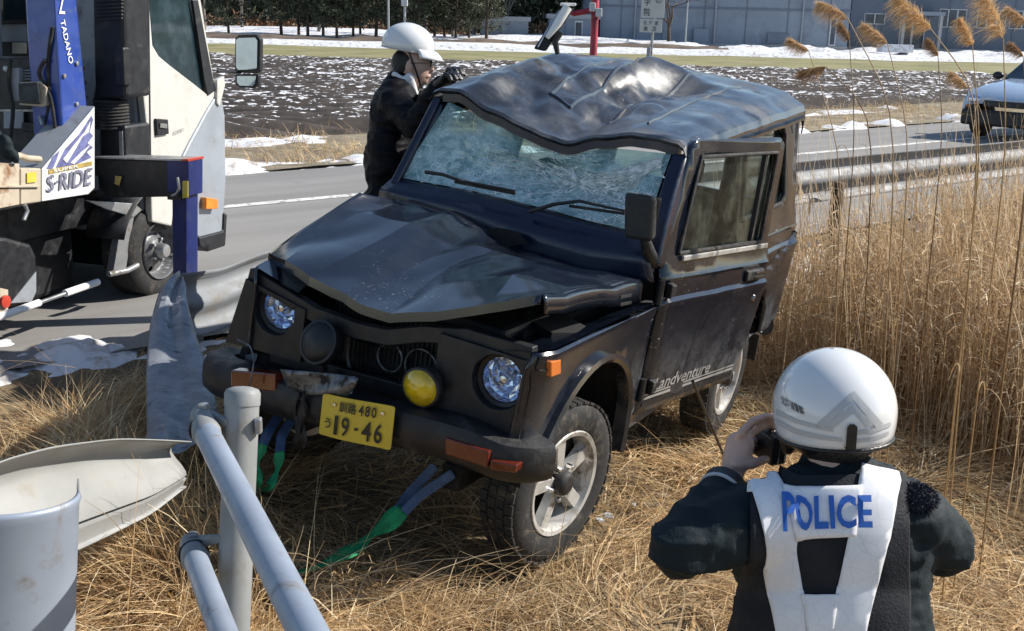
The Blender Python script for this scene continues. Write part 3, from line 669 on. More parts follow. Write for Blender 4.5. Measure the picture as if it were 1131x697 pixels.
# roof control: front edge by y, rear edge by y, edges measured in the picture
RX = np.array([-.76, -1.05, -1.35, -1.75, -2.2, -2.62])
RY = np.array([-.60, -.50, -.33, -.13, .07, .22, .38, .50, .585])
fz = [1.648, 1.66, 1.60, 1.565, 1.535, 1.575, 1.615, 1.625, 1.622]
RZ = np.array([
 fz,
 [1.705, 1.725, 1.675, 1.64, 1.60, 1.635, 1.66, 1.665, 1.648],
 [1.760, 1.785, 1.745, 1.70, 1.66, 1.69, 1.695, 1.70, 1.675],
 [1.815, 1.845, 1.815, 1.765, 1.715, 1.735, 1.745, 1.74, 1.705],
 [1.815, 1.845, 1.85, 1.845, 1.82, 1.80, 1.79, 1.78, 1.74],
 [1.77, 1.81, 1.835, 1.84, 1.838, 1.832, 1.822, 1.805, 1.765]])
def bil(X, Y, Z, x, y):
    x = np.asarray(x, float); y = np.asarray(y, float)
    i = np.clip(np.searchsorted(-X, -x)-1, 0, len(X)-2); j = np.clip(np.searchsorted(Y, y)-1, 0, len(Y)-2)
    f = np.clip((x-X[i])/(X[i+1]-X[i]), 0, 1); g = np.clip((y-Y[j])/(Y[j+1]-Y[j]), 0, 1); f = f*f*(3-2*f)*.5+f*.5; g = g*g*(3-2*g)*.6+g*.4
    return Z[i, j]*(1-f)*(1-g)+Z[i+1, j]*f*(1-g)+Z[i, j+1]*(1-f)*g+Z[i+1, j+1]*f*g
def roofz(x, y):
    x = np.asarray(x, float); y = np.asarray(y, float)
    z = bil(RX, RY, RZ, x, y)
    g = lambda cx, cy, sx, sy_, a: a*np.exp(-((x-cx)/sx)**2-((y-cy)/sy_)**2)
    z = z+g(-1.95, -.10, .22, .10, .055)+g(-1.62, .02, .2, .10, -.04)+g(-1.28, -.02, .14, .07, .03)+g(-1.3, -.38, .3, .05, .02)+g(-1.15, .12, .12, .08, -.02)+g(-2.05, .1, .15, .09, -.03)
    def fold(ax_, ay_, bx_, by_, w, a):       # a crease between two points
        dx, dy = bx_-ax_, by_-ay_; L = math.hypot(dx, dy); u = ((x-ax_)*dx+(y-ay_)*dy)/L; v = np.abs((x-ax_)*dy-(y-ay_)*dx)/L
        return a*np.clip(1-v/w, 0, 1)*sm(-.05, .10, u)*(1-sm(L-.10, L+.05, u))
    z = z+fold(-.76, .05, -1.75, -.05, .2, -.03)+fold(-1.2, -.30, -1.95, -.12, .10, .03)+fold(-.8, -.42, -1.5, -.48, .09, .025)+fold(-1.75, -.05, -2.15, .22, .16, -.035)+fold(-1.0, .2, -1.75, .12, .10, .02)+fold(-1.55, -.2, -1.55, .2, .07, -.025)+fold(-.85, -.15, -1.15, -.32, .07, -.022)+fold(-2.0, -.2, -2.3, .05, .09, .028)
    loc = np.exp(-((x+1.35)/.55)**2-((y+.08)/.38)**2); z = z+loc*(.030*np.abs(n2(x+.4*y, y*1.4, 5.5, 51))-.022*np.abs(n2(x-.5*y, y*1.6, 8, 52)))
    z = z+.006*n2(x, y, 3.5, 12)+.003*n2(x, y, 9, 13)+.010*np.abs(n2(x*.7+y*.5, y-x*.2, 3.4, 15))
    return z
nx, ny = 120, 84
rx = np.linspace(-.76, -2.62, nx); ry = np.linspace(-.60, .585, ny)
RXX, RYY = np.meshgrid(rx, ry, indexing='ij'); RZZ = roofz(RXX, RYY)
fr_wob = .03*n2(RYY, RYY*0, 6, 31); RXX = RXX+fr_wob*(1-sm(-.76, -1.1, -RXX*-1)) if False else RXX+fr_wob*np.exp(-((RXX+.76)/.2)**2)
RGd = np.stack([RXX, RYY, RZZ], -1)
L1 = RGd[:, -1:]+V3(0, .030, -.016); L2 = RGd[:, -1:]+V3(0, .046, -.045); L3 = RGd[:, -1:]+V3(0, .047, -.085)
R1 = RGd[:, :1]+V3(0, -.03, -.016); R2 = RGd[:, :1]+V3(0, -.046, -.05)
RGd = np.concatenate([R2, R1, RGd, L1, L2, L3], 1)
fl = RGd[:1]+V3(.018, 0, -.012); fl2 = RGd[:1]+V3(.006, 0, -.026); bl = RGd[-1:]+V3(-.03, 0, -.03); bl2 = RGd[-1:]+V3(-.04, 0, -.09)
RGd = np.concatenate([fl2, fl, RGd, bl, bl2], 0)
roof = MB().grid(RGd).build('roof', MATS['roof_paint'], J, smooth=20, solid=.008, soff=-1)
def rib(pts, w=.011, h=.010, name='roof_rib'):
    P = []
    for (a, b), (c, d) in zip(pts[:-1], pts[1:]):
        for t in np.linspace(0, 1, 9)[:-1 if (c, d) != pts[-1] else None]: P.append((a+(c-a)*t, b+(d-b)*t))
    P = [V3(x, y, float(roofz(x, y))+.0) for x, y in P]
    MB().sweep(P, [(-w, -.004), (-w*.4, h), (w*.4, h), (w, -.004)]).build(name, MATS['roof_paint'], roof, smooth=60, fix=True)
def rxy(x, y):                     # picture point -> roof (x,y)
    z = 1.7
    for _ in range(12):
        p = px(x, y, 2, z); z = 1.60+.12*(-.76-float(np.clip(p[0], -2.62, -.76)))
    return (float(np.clip(p[0], -2.6, -.78)), float(np.clip(p[1], -.59, .58)))
rib([(-2.45, -.33), (-1.7, -.30), (-1.12, -.22)]); rib([(-1.12, -.22), (-1.10, -.10)]); rib([(-1.10, -.10), (-1.7, -.16), (-2.1, -.18)])
rib([(-2.45, .05), (-1.95, .06), (-1.5, .07), (-1.08, .12)]); rib([(-2.35, .32), (-1.6, .30), (-1.15, .34), (-.95, .36)], .008, .007)
# gutter strip along the left edge
MB().sweep(RGd[2:-2, -1]+V3(0, .004, -.0), [(-.006, -.008), (.012, -.008), (.012, .006), (-.006, .006)]).build('gutter', MATS['black_paint'], roof, fix=True)
# windshield header, pillars
hd = RGd[2, 3:-3]+V3(-.03, 0, -.042)
MB().sweep(hd, [(-.03, -.02), (.03, -.02), (.03, .024), (-.03, .024)]).build('header', MATS['navy_paint'], J, smooth=40, fix=True)
wt = [hd[2]+V3(.02, 0, -.02), hd[int(len(hd)*.26)]+V3(.02, 0, -.02), hd[int(len(hd)*.5)]+V3(.02, 0, -.02), hd[int(len(hd)*.74)]+V3(.02, 0, -.02), hd[-3]+V3(.02, 0, -.02)]
Lb, Lt = V3(-.53, .655, 1.13), RGd[3, -2]+V3(-.01, -.03, -.03)
MB().sweep([Lb+(Lt-Lb)*t+V3(.03*math.sin(3.1*t), 0, 0) for t in np.linspace(0, 1, 9)], [(-.035, -.04), (.035, -.04), (.035, .04), (-.035, .04)], up=(1, 0, 0)).build('windshield_pillar', MATS['navy_paint'], J, smooth=30, bevel=.012, fix=True)
Rb, Rt = V3(-.50, -.655, 1.12), RGd[3, 1]+V3(.0, .02, -.04)
MB().sweep([Rb+(Rt-Rb)*t for t in np.linspace(0, 1, 9)], [(-.02, -.03), (.02, -.03), (.02, .03), (-.02, .03)], up=(1, 0, 0)).build('windshield_pillar', MATS['navy_paint'], J, smooth=30, bevel=.01, fix=True)
# shattered sheet
wbl = [p+V3(-.01, 0, .005) for p in wb]; wbl[0] = wbl[0]+V3(0, .03, 0); wbl[-1] = wbl[-1]+V3(0, -.05, 0)
WG = lerp_rows([wbl, wt], 90, 60); uu, vv = np.meshgrid(np.linspace(0, 1, 90), np.linspace(0, 1, 60))
env = np.sin(math.pi*uu)**.6*np.sin(math.pi*vv)**.7
gz = lambda a, b, s, t: np.exp(-((uu-a)/s)**2-((vv-b)/t)**2)
sag = .06*env+.09*gz(.42, .55, .12, .25)*env+.05*gz(.62, .3, .25, .2)-.03*gz(.28, .6, .1, .2)
sag += env*(.034*n2(uu*3, vv*2, 2.6, 5)+.020*np.abs(n2(uu*3, vv*2, 6, 6))+.008*n2(uu*3, vv*2, 16, 8))
WG[..., 0] -= sag
dens = np.clip(.06+.45*gz(.2, .35, .25, .5)+.95*gz(.55, .35, .22, .2)+.8*gz(.72, .42, .2, .22)+.55*gz(.35, .2, .3, .2)+.5*gz(.9, .25, .1, .25)+.34*n2(uu*3, vv*2, 2.2, 9)+.16*n2(uu*3, vv*2, 6, 19)+.16, 0, 1)
wsme = MB().grid(WG).mesh('windshield', 80)
at = wsme.attributes.new('tint', 'FLOAT_COLOR', 'POINT'); tcol = np.ones((90*60, 4), np.float32); tcol[:, 0] = dens.reshape(-1); at.data.foreach_set('color', tcol.ravel())
ws = link('windshield', wsme, MATS['shattered_glass'], J)
# long cracks radiating from the two blows, as fine pale ridges
mat('crack_white', (.78, .88, .88), .4, var=.3, vscale=30)
def wpt(u, v):
    i = np.clip(v*59, 0, 58.99); j = np.clip(u*89, 0, 88.99); a, b = int(i), int(j); f, g = i-a, j-b
    return WG[a, b]*(1-f)*(1-g)+WG[a+1, b]*f*(1-g)+WG[a, b+1]*(1-f)*g+WG[a+1, b+1]*f*g
cm = MB(); rr_ = random.Random(4)
def crack(u0, v0, u1, v1, w):
    n = 9; P = []
    for k in range(n):
        t = k/(n-1); P.append(wpt(np.clip(u0+(u1-u0)*t+rr_.uniform(-.008, .008), .01, .99), np.clip(v0+(v1-v0)*t+rr_.uniform(-.015, .015), .01, .99))+V3(.004, 0, .002))
    cm.tube(P, [w*(1-.7*k/(n-1)) for k in range(n)], 3, cap=False)
for (cu_, cv_, n, lo, hi) in ((.60, .42, 34, .06, .32), (.52, .93, 12, .08, .26), (.88, .28, 26, .05, .22), (.42, .5, 14, .05, .2), (.72, .4, 22, .05, .25)):
    for k in range(n):
        a = rr_.uniform(0, 2*math.pi); L = rr_.uniform(lo, hi); crack(cu_+.02*math.cos(a), cv_+.04*math.sin(a), cu_+L*math.cos(a), cv_+1.7*L*math.sin(a), rr_.uniform(.0018, .0042))
for k in range(40):       # fans of long cracks in the upper left corner of the sheet
    crack(.97-rr_.uniform(0, .02), .92-rr_.uniform(0, .12), rr_.uniform(.55, .85), rr_.uniform(.15, .62), rr_.uniform(.0018, .0036))
for k in range(220):
    a = rr_.uniform(0, 6.28); uu0, vv0 = min(.97, max(.03, rr_.gauss(.58, .2))), min(.95, max(.05, rr_.gauss(.36, .2))); crack(uu0, vv0, uu0+.06*math.cos(a), vv0+.10*math.sin(a), rr_.uniform(.0014, .0030))
stuff(cm.build('crack_lines', MATS['crack_white'], ws))
# wipers
for a, b, c in (((470, 190), (510, 200), (569, 211)), ((585, 234), (640, 222), (690, 233))):
    A, B, D = [px(*p, 0, -.50) for p in (a, b, c)]
    w = MB().tube([A, (A+B)/2+V3(.01, 0, .01), B, (B+D)/2, D], [.009, .008, .007, .006, .005], 8).build('wiper', MATS['black_plastic'], J, smooth=60)
    MB().beam(B*.8+A*.2+V3(-.005, 0, -.012), D+V3(-.005, 0, -.012), .006, .012).build('blade', MATS['rubber'], w)
# ---- rear quarter and body
def qfn(x, z): return (x, sy(z)+dent(x, z, 41, .008)-.05*sm(-2.55, -2.72, -(-x))*0, z)
qo = [(-1.58, 1.69), (-1.58, .60), (-1.60, .45)]+arch(-2.02, .40, .42, 172, 12)+[(-2.50, .46), (-2.70, .48), (-2.735, .80), (-2.73, 1.05), (-2.66, 1.72)]
qh = [(-1.68, 1.20), (-2.42, 1.22), (-2.47, 1.27), (-2.40, 1.60), (-2.33, 1.645), (-1.75, 1.61), (-1.68, 1.56)]
MB().panel(qo, qfn, holes=[qh], cu=np.arange(-2.7, -1.5, .09), cv=ZC).build('quarter_panel', MATS['black_paint'], J, smooth=25, solid=.02, soff=-1, fix=True)
qi = [(a*.97-.06, (b-1.4)*.94+1.4) for a, b in qh]
MB().panel(qh, lambda x, z: (x, sy(z)-.025, z)).build('quarter_window', MATS['side_glass'], J)
MB().tube([qfn(*p) for p in qh+qh[:1]], .014, 8).build('window_rubber', MATS['rubber'], J, smooth=60)
MB().panel([(x, z) for x, z in qo], lambda x, z: (x, -sy(z), z), holes=[qh], cu=np.arange(-2.7, -1.5, .2), cv=ZC).build('quarter_panel', MATS['black_paint'], J, smooth=25, solid=.02, soff=1)
# far side door and rear wall
MB().panel([(-.54, .46), (-1.58, .46), (-1.58, 1.66), (-.76, 1.60), (-.54, 1.16)], lambda x, z: (x, -sy(z), z), holes=[[(-.72, 1.2), (-1.5, 1.2), (-1.5, 1.58), (-.84, 1.54)]], cu=np.arange(-1.5, -.6, .2), cv=ZC).build('far_door', MATS['black_paint'], J, smooth=25, solid=.03, soff=1)
MB().panel([(-.66, .45), (.66, .45), (.67, 1.05), (.58, 1.74), (-.58, 1.74), (-.67, 1.05)], lambda y, z: (-2.70+.02*(z-1), y, z), holes=[[(-.5, 1.18), (.5, 1.18), (.46, 1.60), (-.46, 1.60)]]).build('rear_panel', MATS['black_paint'], J, solid=.03)
MB().box((-2.64, -.62, .42), (.1, .62, .50)).build('floor_pan', MATS['dark_inside'], J)
for s_ in (-1, 1): MB().box((-2.6, s_*.36-.04, .34), (.40, s_*.36+.04, .44)).build('chassis_rail', MATS['dark_inside'], J, bevel=.01)
for x_, z_ in ((0.02, .35), (-2.02, .28)):
    MB().tube([(x_, -.56, z_), (x_, .56, z_)], .05, 12).build('axle', MATS['dark_inside'], J, smooth=60)
MB().sweep([(-.50, .60, .43), (-1.62, .60, .43)], [(-.05, -.05), (.05, -.05), (.07, .03), (-.05, .04)]).build('sill', MATS['black_paint'], J, bevel=.01, fix=True)
MB().beam((-1.58, .60, .50), (-1.60, .57, 1.66), .06, .07).build('centre_pillar', MATS['black_paint'], J, bevel=.012)
MB().tube([(-2.74, -.55, .46), (-2.76, 0, .46), (-2.74, .58, .46), (-2.6, .68, .47)], .05, 8, flat=1.2).build('rear_bumper', MATS['black_plastic'], J, smooth=60)
for y_ in (-.3, .3):
    s0 = MB(); s0.box((-1.55, y_-.22, .62), (-1.0, y_+.22, .78)); o = s0.build('seat', MATS['seat_cloth'], J, bevel=.05)
    MB().hexa([(-1.48, y_-.21, .74), (-1.48, y_+.21, .74), (-1.62, y_+.21, .74), (-1.62, y_-.21, .74), (-1.62, y_-.2, 1.30), (-1.62, y_+.2, 1.30), (-1.74, y_+.2, 1.30), (-1.74, y_-.2, 1.30)]).build('backrest', MATS['seat_cloth'], o, bevel=.04, fix=True)
    MB().box((-1.74, y_-.11, 1.33), (-1.66, y_+.11, 1.46)).build('headrest', MATS['seat_cloth'], o, bevel=.03)
MB().tube([(-.98+.06*math.sin(a), -.3+.18*math.cos(a), 1.12+.17*math.sin(a)) for a in np.linspace(0, 2*math.pi, 30)], .013, 8).build('steering_wheel', MATS['black_plastic'], J, smooth=60)

# ---- near door, hanging ajar: built on its own hinge axis
PHI = math.radians(DOOR_DEG) if 'DOOR_DEG' in globals() else math.radians(9)
HX = -.545
def dpt(x, z, off=0.0):
    "closed-door point swung about the front hinge; the top corner is bent out"
    y = sy(z)+off+.05*sm(1.1, 1.65, z)*sm(.2, 1.0, HX-x)
    dx, dy = x-HX, y-.67
    c, s = math.cos(-PHI), math.sin(-PHI)
    return V3(HX+dx*c-dy*s, .67+dx*s+dy*c, z-.02*(HX-x)/1.0)
def dinv(u, v):                    # picture point -> door (x,z) by search
    best = None; x, z = -1., 1.1
    for _ in range(60):
        def err(x, z):
            w = CARF.w(dpt(x, z)); cc = (w-CAM)@WC; return np.array([CX+F_PX*cc[0]/cc[2]-u, CY+F_PX*cc[1]/cc[2]-v])
        e = err(x, z); Jm = np.stack([(err(x+1e-4, z)-e)/1e-4, (err(x, z+1e-4)-e)/1e-4], 1)
        d = np.linalg.solve(Jm, -e); x += .5*np.clip(d[0], -.2, .2); z += .5*np.clip(d[1], -.2, .2)
    return x, z
do = [(-.56, .47), (-1.44, .47), (-1.49, .52), (-1.52, .66), (-1.575, .80), (-1.60, .96), (-1.60, 1.64), (-1.55, 1.668), (-.80, 1.638), (-.76, 1.61), (-.565, 1.14)]
dh = [(-.70, 1.175), (-1.50, 1.175), (-1.515, 1.60), (-.85, 1.572)]
dr = MB().panel(do, lambda x, z: dpt(x, z, dent(x, z, 61, .006)), holes=[dh], cu=np.arange(-1.55, -.6, .08), cv=ZC).build('door', MATS['black_paint'], J, smooth=25, solid=.03, soff=-1, fix=True)
MB().panel(dh, lambda x, z: dpt(x, z, -.015), cu=np.arange(-1.5, -.6, .2)).build('window', MATS['side_glass'], dr)
MB().tube([dpt(*p, .004) for p in dh+dh[:1]], .010, 8).build('window_rubber', MATS['rubber'], dr, smooth=60)
MB().beam(dpt(-.72, 1.155, .012), dpt(-1.56, 1.155, .012), .012, .022).build('belt_trim', MATS['alloy'], dr, bevel=.003)
MB().beam(dpt(-1.42, 1.18, -.012), dpt(-1.43, 1.59, -.012), .02, .03).build('glass_channel', MATS['black_plastic'], dr)
hd_ = MB().hexa([dpt(-1.36, .99, .003), dpt(-1.54, .99, .003), dpt(-1.54, 1.05, .003), dpt(-1.36, 1.05, .003), dpt(-1.36, 1.0, .02), dpt(-1.54, 1.0, .02), dpt(-1.54, 1.045, .02), dpt(-1.36, 1.045, .02)]).build('handle', MATS['black_plastic'], dr, bevel=.005, fix=True)
for zz_ in (1.012, 1.034): MB().beam(dpt(-1.44, zz_, .024), dpt(-1.53, zz_, .024), .008, .008).build('handle_edge', MATS['chrome'], hd_)
MB().lathe([(.016, 0), (.016, .008), (.006, .010)], dpt(-1.50, .90, .002), (0, 1, 0), 16).build('lock', MATS['chrome'], dr, smooth=50)
for zz_ in (1.03, .60):
    MB().hexa([dpt(-.60, zz_-.035, .004), dpt(-.66, zz_-.03, .004), dpt(-.66, zz_+.03, .004), dpt(-.60, zz_+.035, .004), dpt(-.60, zz_-.03, .035), dpt(-.65, zz_-.02, .03), dpt(-.65, zz_+.02, .03), dpt(-.60, zz_+.03, .035)]).build('hinge', MATS['black_plastic'], dr, bevel=.005, fix=True)
    MB().tube([(-.535, .70, zz_-.05), (-.535, .70, zz_+.05)], .016, 10).build('hinge_pin', MATS['black_plastic'], J, smooth=50)
text_on('lettering', 'Landventure', MATS['silver_letter'], dr, lambda a, b: dpt(-.93-a-.16*b*1.2, .597+b, .006), .52, .060, True)
for z0, z1, x0 in ((.555, .563, -.60), (.535, .548, -.60), (.50, .528, -.60)): MB().panel([(x0, z0), (-1.46, z0), (-1.46, z1), (x0, z1)], lambda x, z: dpt(x, z, .004), cu=np.arange(-1.4, -.6, .1)).build('stripe', MATS['silver_letter'] if z1-z0 < .015 else MATS['black_plastic'], dr)
# mirror
mc = [(691, 211), (724, 216), (722, 268), (690, 263)]
f_ = [px(*p, 0, -.42) for p in mc]
mo = MB().hexa([p+V3(.02, 0, 0) for p in f_]+[p+V3(-.05, .0, 0)+(sum(f_)/4-p)*.12 for p in f_]).build('side_mirror', MATS['black_plastic'], J, bevel=.018, fix=True, bseg=3)
MB().tube([px(712, 262, 0, -.44), px(716, 278, 0, -.46), px(722, 290, 0, -.53)], [.02, .028, .03], 10).build('mirror_arm', MATS['black_plastic'], mo, smooth=60)
MB().panel([(-.1, -.1), (.1, -.1), (.1, .1), (-.1, .1)], lambda a, b: (sum(f_)/4)+V3(-.075, a*.5, b*.8)).build('mirror_glass', MATS['chrome'], mo)

# ---- wheels: tyre with lugs, five-spoke alloy
def make_wheel():
    t = MB().lathe([(.215, -.075), (.235, -.088), (.29, -.094), (.325, -.084), (.338, -.070), (.341, 0), (.338, .070), (.325, .084), (.29, .094), (.235, .088), (.215, .075)], ax=(0, 1, 0), n=64, close=True)
    for k in range(44):
        a = 2*math.pi*k/44
        for yy_, w in ((-.066, .034), (-.022, .03), (.022, .03), (.066, .034)):
            a2 = a+(.05 if yy_*1 in (.022, -.066) else 0); d = V3(math.cos(a2), 0, math.sin(a2)); tg = V3(-math.sin(a2), 0, math.cos(a2))
            c = d*.341+V3(0, yy_, 0); p = []
            for r_ in (-.004, .005):
                for sx_, sy_ in ((-1, -1), (1, -1), (1, 1), (-1, 1)): p.append(c+d*r_+tg*sx_*.0195+V3(0, sy_*w/2, 0))
            t.hexa(p)
    tyre = t.mesh('tyre', 40)
    r = MB().lathe([(.14, -.07), (.20, -.075), (.222, -.08), (.226, -.072), (.21, -.06), (.20, .05), (.205, .07), (.219, .078), (.226, .084), (.222, .09), (.205, .086), (.196, .06), (.19, -.01), (.15, -.05), (.14, -.07)], ax=(0, 1, 0), n=56)
    for k in range(5):
        a = 2*math.pi*k/5+.3; d = V3(math.cos(a), 0, math.sin(a)); tg = V3(-math.sin(a), 0, math.cos(a))
        for (r0, r1, w0, w1, h0, h1) in ((.03, .205, .030, .046, .060, .068),):
            p = [d*r0-tg*w0+V3(0, .03, 0), d*r0+tg*w0+V3(0, .03, 0), d*r1+tg*w1+V3(0, .03, 0), d*r1-tg*w1+V3(0, .03, 0),
                 d*r0-tg*w0*.7+V3(0, h0, 0), d*r0+tg*w0*.7+V3(0, h0, 0), d*r1+tg*w1*.6+V3(0, h1, 0), d*r1-tg*w1*.6+V3(0, h1, 0)]
            r.hexa(p)
    rim = r.mesh('rim', 35)
    back = MB().lathe([(.001, -.02), (.20, -.02)], ax=(0, 1, 0), n=32).mesh('brake_drum', 60)
    hub = MB().lathe([(.055, .03), (.052, .085), (.045, .10), (.03, .106), (.001, .107)], ax=(0, 1, 0), n=24).mesh('hub', 50)
    nut = MB().lathe([(.011, .05), (.011, .078), (.006, .082)], (0, 0, 0), (0, 1, 0), 6)
    return tyre, rim, back, hub, nut.mesh('wheel_nut', 30)
WM = make_wheel()
def place_wheel(c, yaw, camber, spin, side, wide=1.0):
    o = link('wheel', WM[0], MATS['rubber'], J)
    o.matrix_local = Matrix.Translation(Vector(c)) @ Matrix.Rotation(yaw, 4, 'Z') @ Matrix.Rotation(camber, 4, 'X') @ (Matrix.Identity(4) if side > 0 else Matrix.Rotation(math.pi, 4, 'Z')) @ Matrix.Rotation(spin, 4, 'Y')
    o.scale = (.94, .9, .94)
    for n, me, mt in (('rim', WM[1], 'alloy'), ('brake_drum', WM[2], 'dark_inside'), ('hub', WM[3], 'black_plastic')):
        link(n, me, MATS[mt], o)
    for k in range(5):
        nn = link('wheel_nut', WM[4], MATS['chrome'], o); nn.location = (math.cos(2*math.pi*k/5)*.075, 0, math.sin(2*math.pi*k/5)*.075)
wc = px(629, 535, 1, .69); place_wheel((wc[0], .60, wc[2]), math.radians(-9), math.radians(1), .2, 1)
wc2 = px(807, 418, 1, .69); place_wheel((wc2[0], .60, wc2[2]), math.radians(0), 0, .7, 1)
place_wheel((.03, -.60, .37), math.radians(-9), 0, .5, -1); place_wheel((-2.02, -.60, .32), 0, 0, .9, -1)
MB().hexa([(-2.42, .55, .30), (-2.42, .70, .30), (-2.40, .70, .46), (-2.40, .55, .46), (-2.43, .55, .30), (-2.43, .70, .30), (-2.41, .70, .46), (-2.41, .55, .46)]).build('mud_flap', MATS['rubber'], J, fix=True)

# ================================================================== THE CRANE TRUCK
_h = dep(182, 277, 7.05); TRF = yawframe([_h[0], _h[1], 0.0], 73.3)
T = thing('crane_truck', 'white crane truck with blue boom column and slide deck parked on the road', 'truck', TRF)
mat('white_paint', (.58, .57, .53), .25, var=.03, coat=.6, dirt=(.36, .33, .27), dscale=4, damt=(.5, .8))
mat('shaded_white_paint', (.36, .40, .45), .35, .3, var=.08, vscale=3, coat=.5, dirt=(.22, .22, .21), dscale=9, damt=(.5, .8))  # silver-grey paints the shadow lying on the white cab's front corner
mat('cab_grey', (.26, .28, .31), .55, var=.08, dirt=(.14, .14, .13), dscale=6, damt=(.5, .75))
mat('crane_blue', (.022, .06, .30), .35, var=.1, coat=.4, dirt=(.05, .07, .16), dscale=8, damt=(.5, .75))
mat('outrigger_blue', (.010, .020, .12), .4, var=.15, dirt=(.02, .03, .07), dscale=8, damt=(.5, .75))
mat('machine_black', (.010, .011, .014), .5, var=.3, vscale=9, dirt=(.05, .05, .05), dscale=10, damt=(.55, .75))
mat('deck_cream', (.50, .43, .33), .7, var=.1, vscale=5, dirt=(.22, .10, .04), dscale=5, damt=(.52, .68))
mat('board_white', (.72, .72, .70), .45, var=.04, dirt=(.5, .48, .42), dscale=9, damt=(.6, .8))
mat('wing_blue', (.13, .14, .30), .5, var=.35, vscale=18)
mat('gold_print', (.42, .31, .09), .5, var=.2, vscale=40)
mat('letter_grey', (.19, .19, .26), .5, var=.3, vscale=25)
mat('letter_white', (.8, .8, .78), .5)
mat('steel_rim', (.13, .135, .145), .5, .2, dirt=(.12, .11, .10), dscale=14, damt=(.5, .7))
mat('bare_steel', (.36, .37, .38), .4, .7, dirt=(.18, .15, .12), dscale=14, damt=(.5, .7))
mat('red_reflector', (.45, .05, .03), .3)
mat('sticker_yellow', (.66, .52, .06), .5)
mat('orange_lamp', (.75, .24, .02), .2, coat=.6, var=.15, vscale=30)
glass_mat('cab_glass', (.02, .04, .05), .62, .03, (.10, .16, .18), .1)
mat('mirror_face', (.45, .55, .62), .04, 1.0, var=.05)
def TP(x, y, ax, v): return TRF.on(x, y, ax, v)
def slab(pts, ax, val, d, name, m, parent=T, bevel=.006, holes=(), smooth=None):
    "outline measured on a plane of the truck, given real thickness d along that axis"
    oth = [i for i in range(3) if i != ax]
    tp = lambda p: TP(*p, ax, val)[oth]
    def fn(u, v):
        q = np.zeros(3); q[ax] = val+d/2; q[oth[0]] = u; q[oth[1]] = v; return q
    o = MB().panel([tp(p) for p in pts], fn, holes=[[tp(p) for p in h] for h in holes]).build(name, m, parent, fix=True, smooth=smooth)
    s = o.modifiers.new('thick', 'SOLIDIFY'); s.thickness = abs(d); s.offset = 0
    if bevel:
        b = o.modifiers.new('bevel', 'BEVEL'); b.width = bevel; b.segments = 2; b.limit_method = 'ANGLE'; b.angle_limit = .8
    return o
# cab side with its door; the front corner below has shadow put into its colour
win = [(164, -95), (165, 0), (169, 50), (176, 62), (188, 72), (214, 92), (229, 104), (227, 85), (213, 5), (196, -95)]
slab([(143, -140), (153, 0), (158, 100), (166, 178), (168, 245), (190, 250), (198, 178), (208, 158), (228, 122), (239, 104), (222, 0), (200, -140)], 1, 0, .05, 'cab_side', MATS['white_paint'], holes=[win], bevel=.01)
slab([(239, 105), (244, 100), (249, 128), (250, 200), (246, 262), (218, 262), (200, 250), (199, 179), (209, 158), (228, 123)], 1, -.005, .06, 'shaded_corner', MATS['shaded_white_paint'], bevel=.015)
slab([(162.5, -95), (166, 178), (167.2, 178), (163.7, -95)], 1, -.004, .01, 'door_seam', MATS['machine_black'], bevel=0)
slab([(213, 0), (219, 0), (238, 100), (230, 106), (226, 88)], 1, -.006, .02, 'pillar_trim', MATS['machine_black'], bevel=.003)
slab(win, 1, .02, .006, 'door_window', MATS['cab_glass'], bevel=0)
hn = slab([(173, 131), (186, 132), (187, 148), (174, 150)], 1, -.02, .03, 'door_handle', MATS['machine_black'], bevel=.006)
slab([(177, 136), (185, 137), (185, 142), (177, 141)], 1, -.03, .012, 'lever', MATS['bare_steel'], hn, .002)
text_on('emblem', 'dutro', MATS['bare_steel'], T, lambda a, b: TP(198, 144, 1, -.012)+V3(a, 0, b+.15*a), .11, .03)
slab([(228, 218), (241, 220), (241, 231), (228, 231)], 1, -.05, .05, 'side_indicator', MATS['orange_lamp'], bevel=.006)
slab([(220, 262), (247, 255), (248, 235), (251, 236), (249, 272), (231, 278), (221, 272)], 1, -.02, .10, 'bumper_corner', MATS['machine_black'], bevel=.012)
XR = float(TP(155, 60, 1, 0)[0]); XF = float(TP(249, 200, 1, 0)[0])
MB().box((XR, .06, .42), (XR+.04, 1.70, 2.35)).build('cab_rear_wall', MATS['cab_grey'], T, bevel=.01)
MB().box((XR, .0, 2.36), (XF-.1, 1.70, 2.42)).build('cab_roof', MATS['white_paint'], T, bevel=.02)
MB().hexa([(XF, .03, .5), (XF, 1.7, .5), (XF-.04, 1.7, .5), (XF-.04, .03, .5), (XF-.22, .03, 2.36), (XF-.22, 1.7, 2.36), (XF-.26, 1.7, 2.36), (XF-.26, .03, 2.36)]).build('cab_front', MATS['white_paint'], T, fix=True)
MB().box((XR+.04, 1.66, .5), (XF-.25, 1.70, 1.3)).build('far_side', MATS['white_paint'], T)
MB().box((XR+.05, .06, .42), (XF-.05, 1.65, .50)).build('cab_floor', MATS['machine_black'], T)
MB().box((XR+.10, .15, .8), (XR+.25, .7, 1.65)).build('seat', MATS['seat_cloth'], T, bevel=.05)
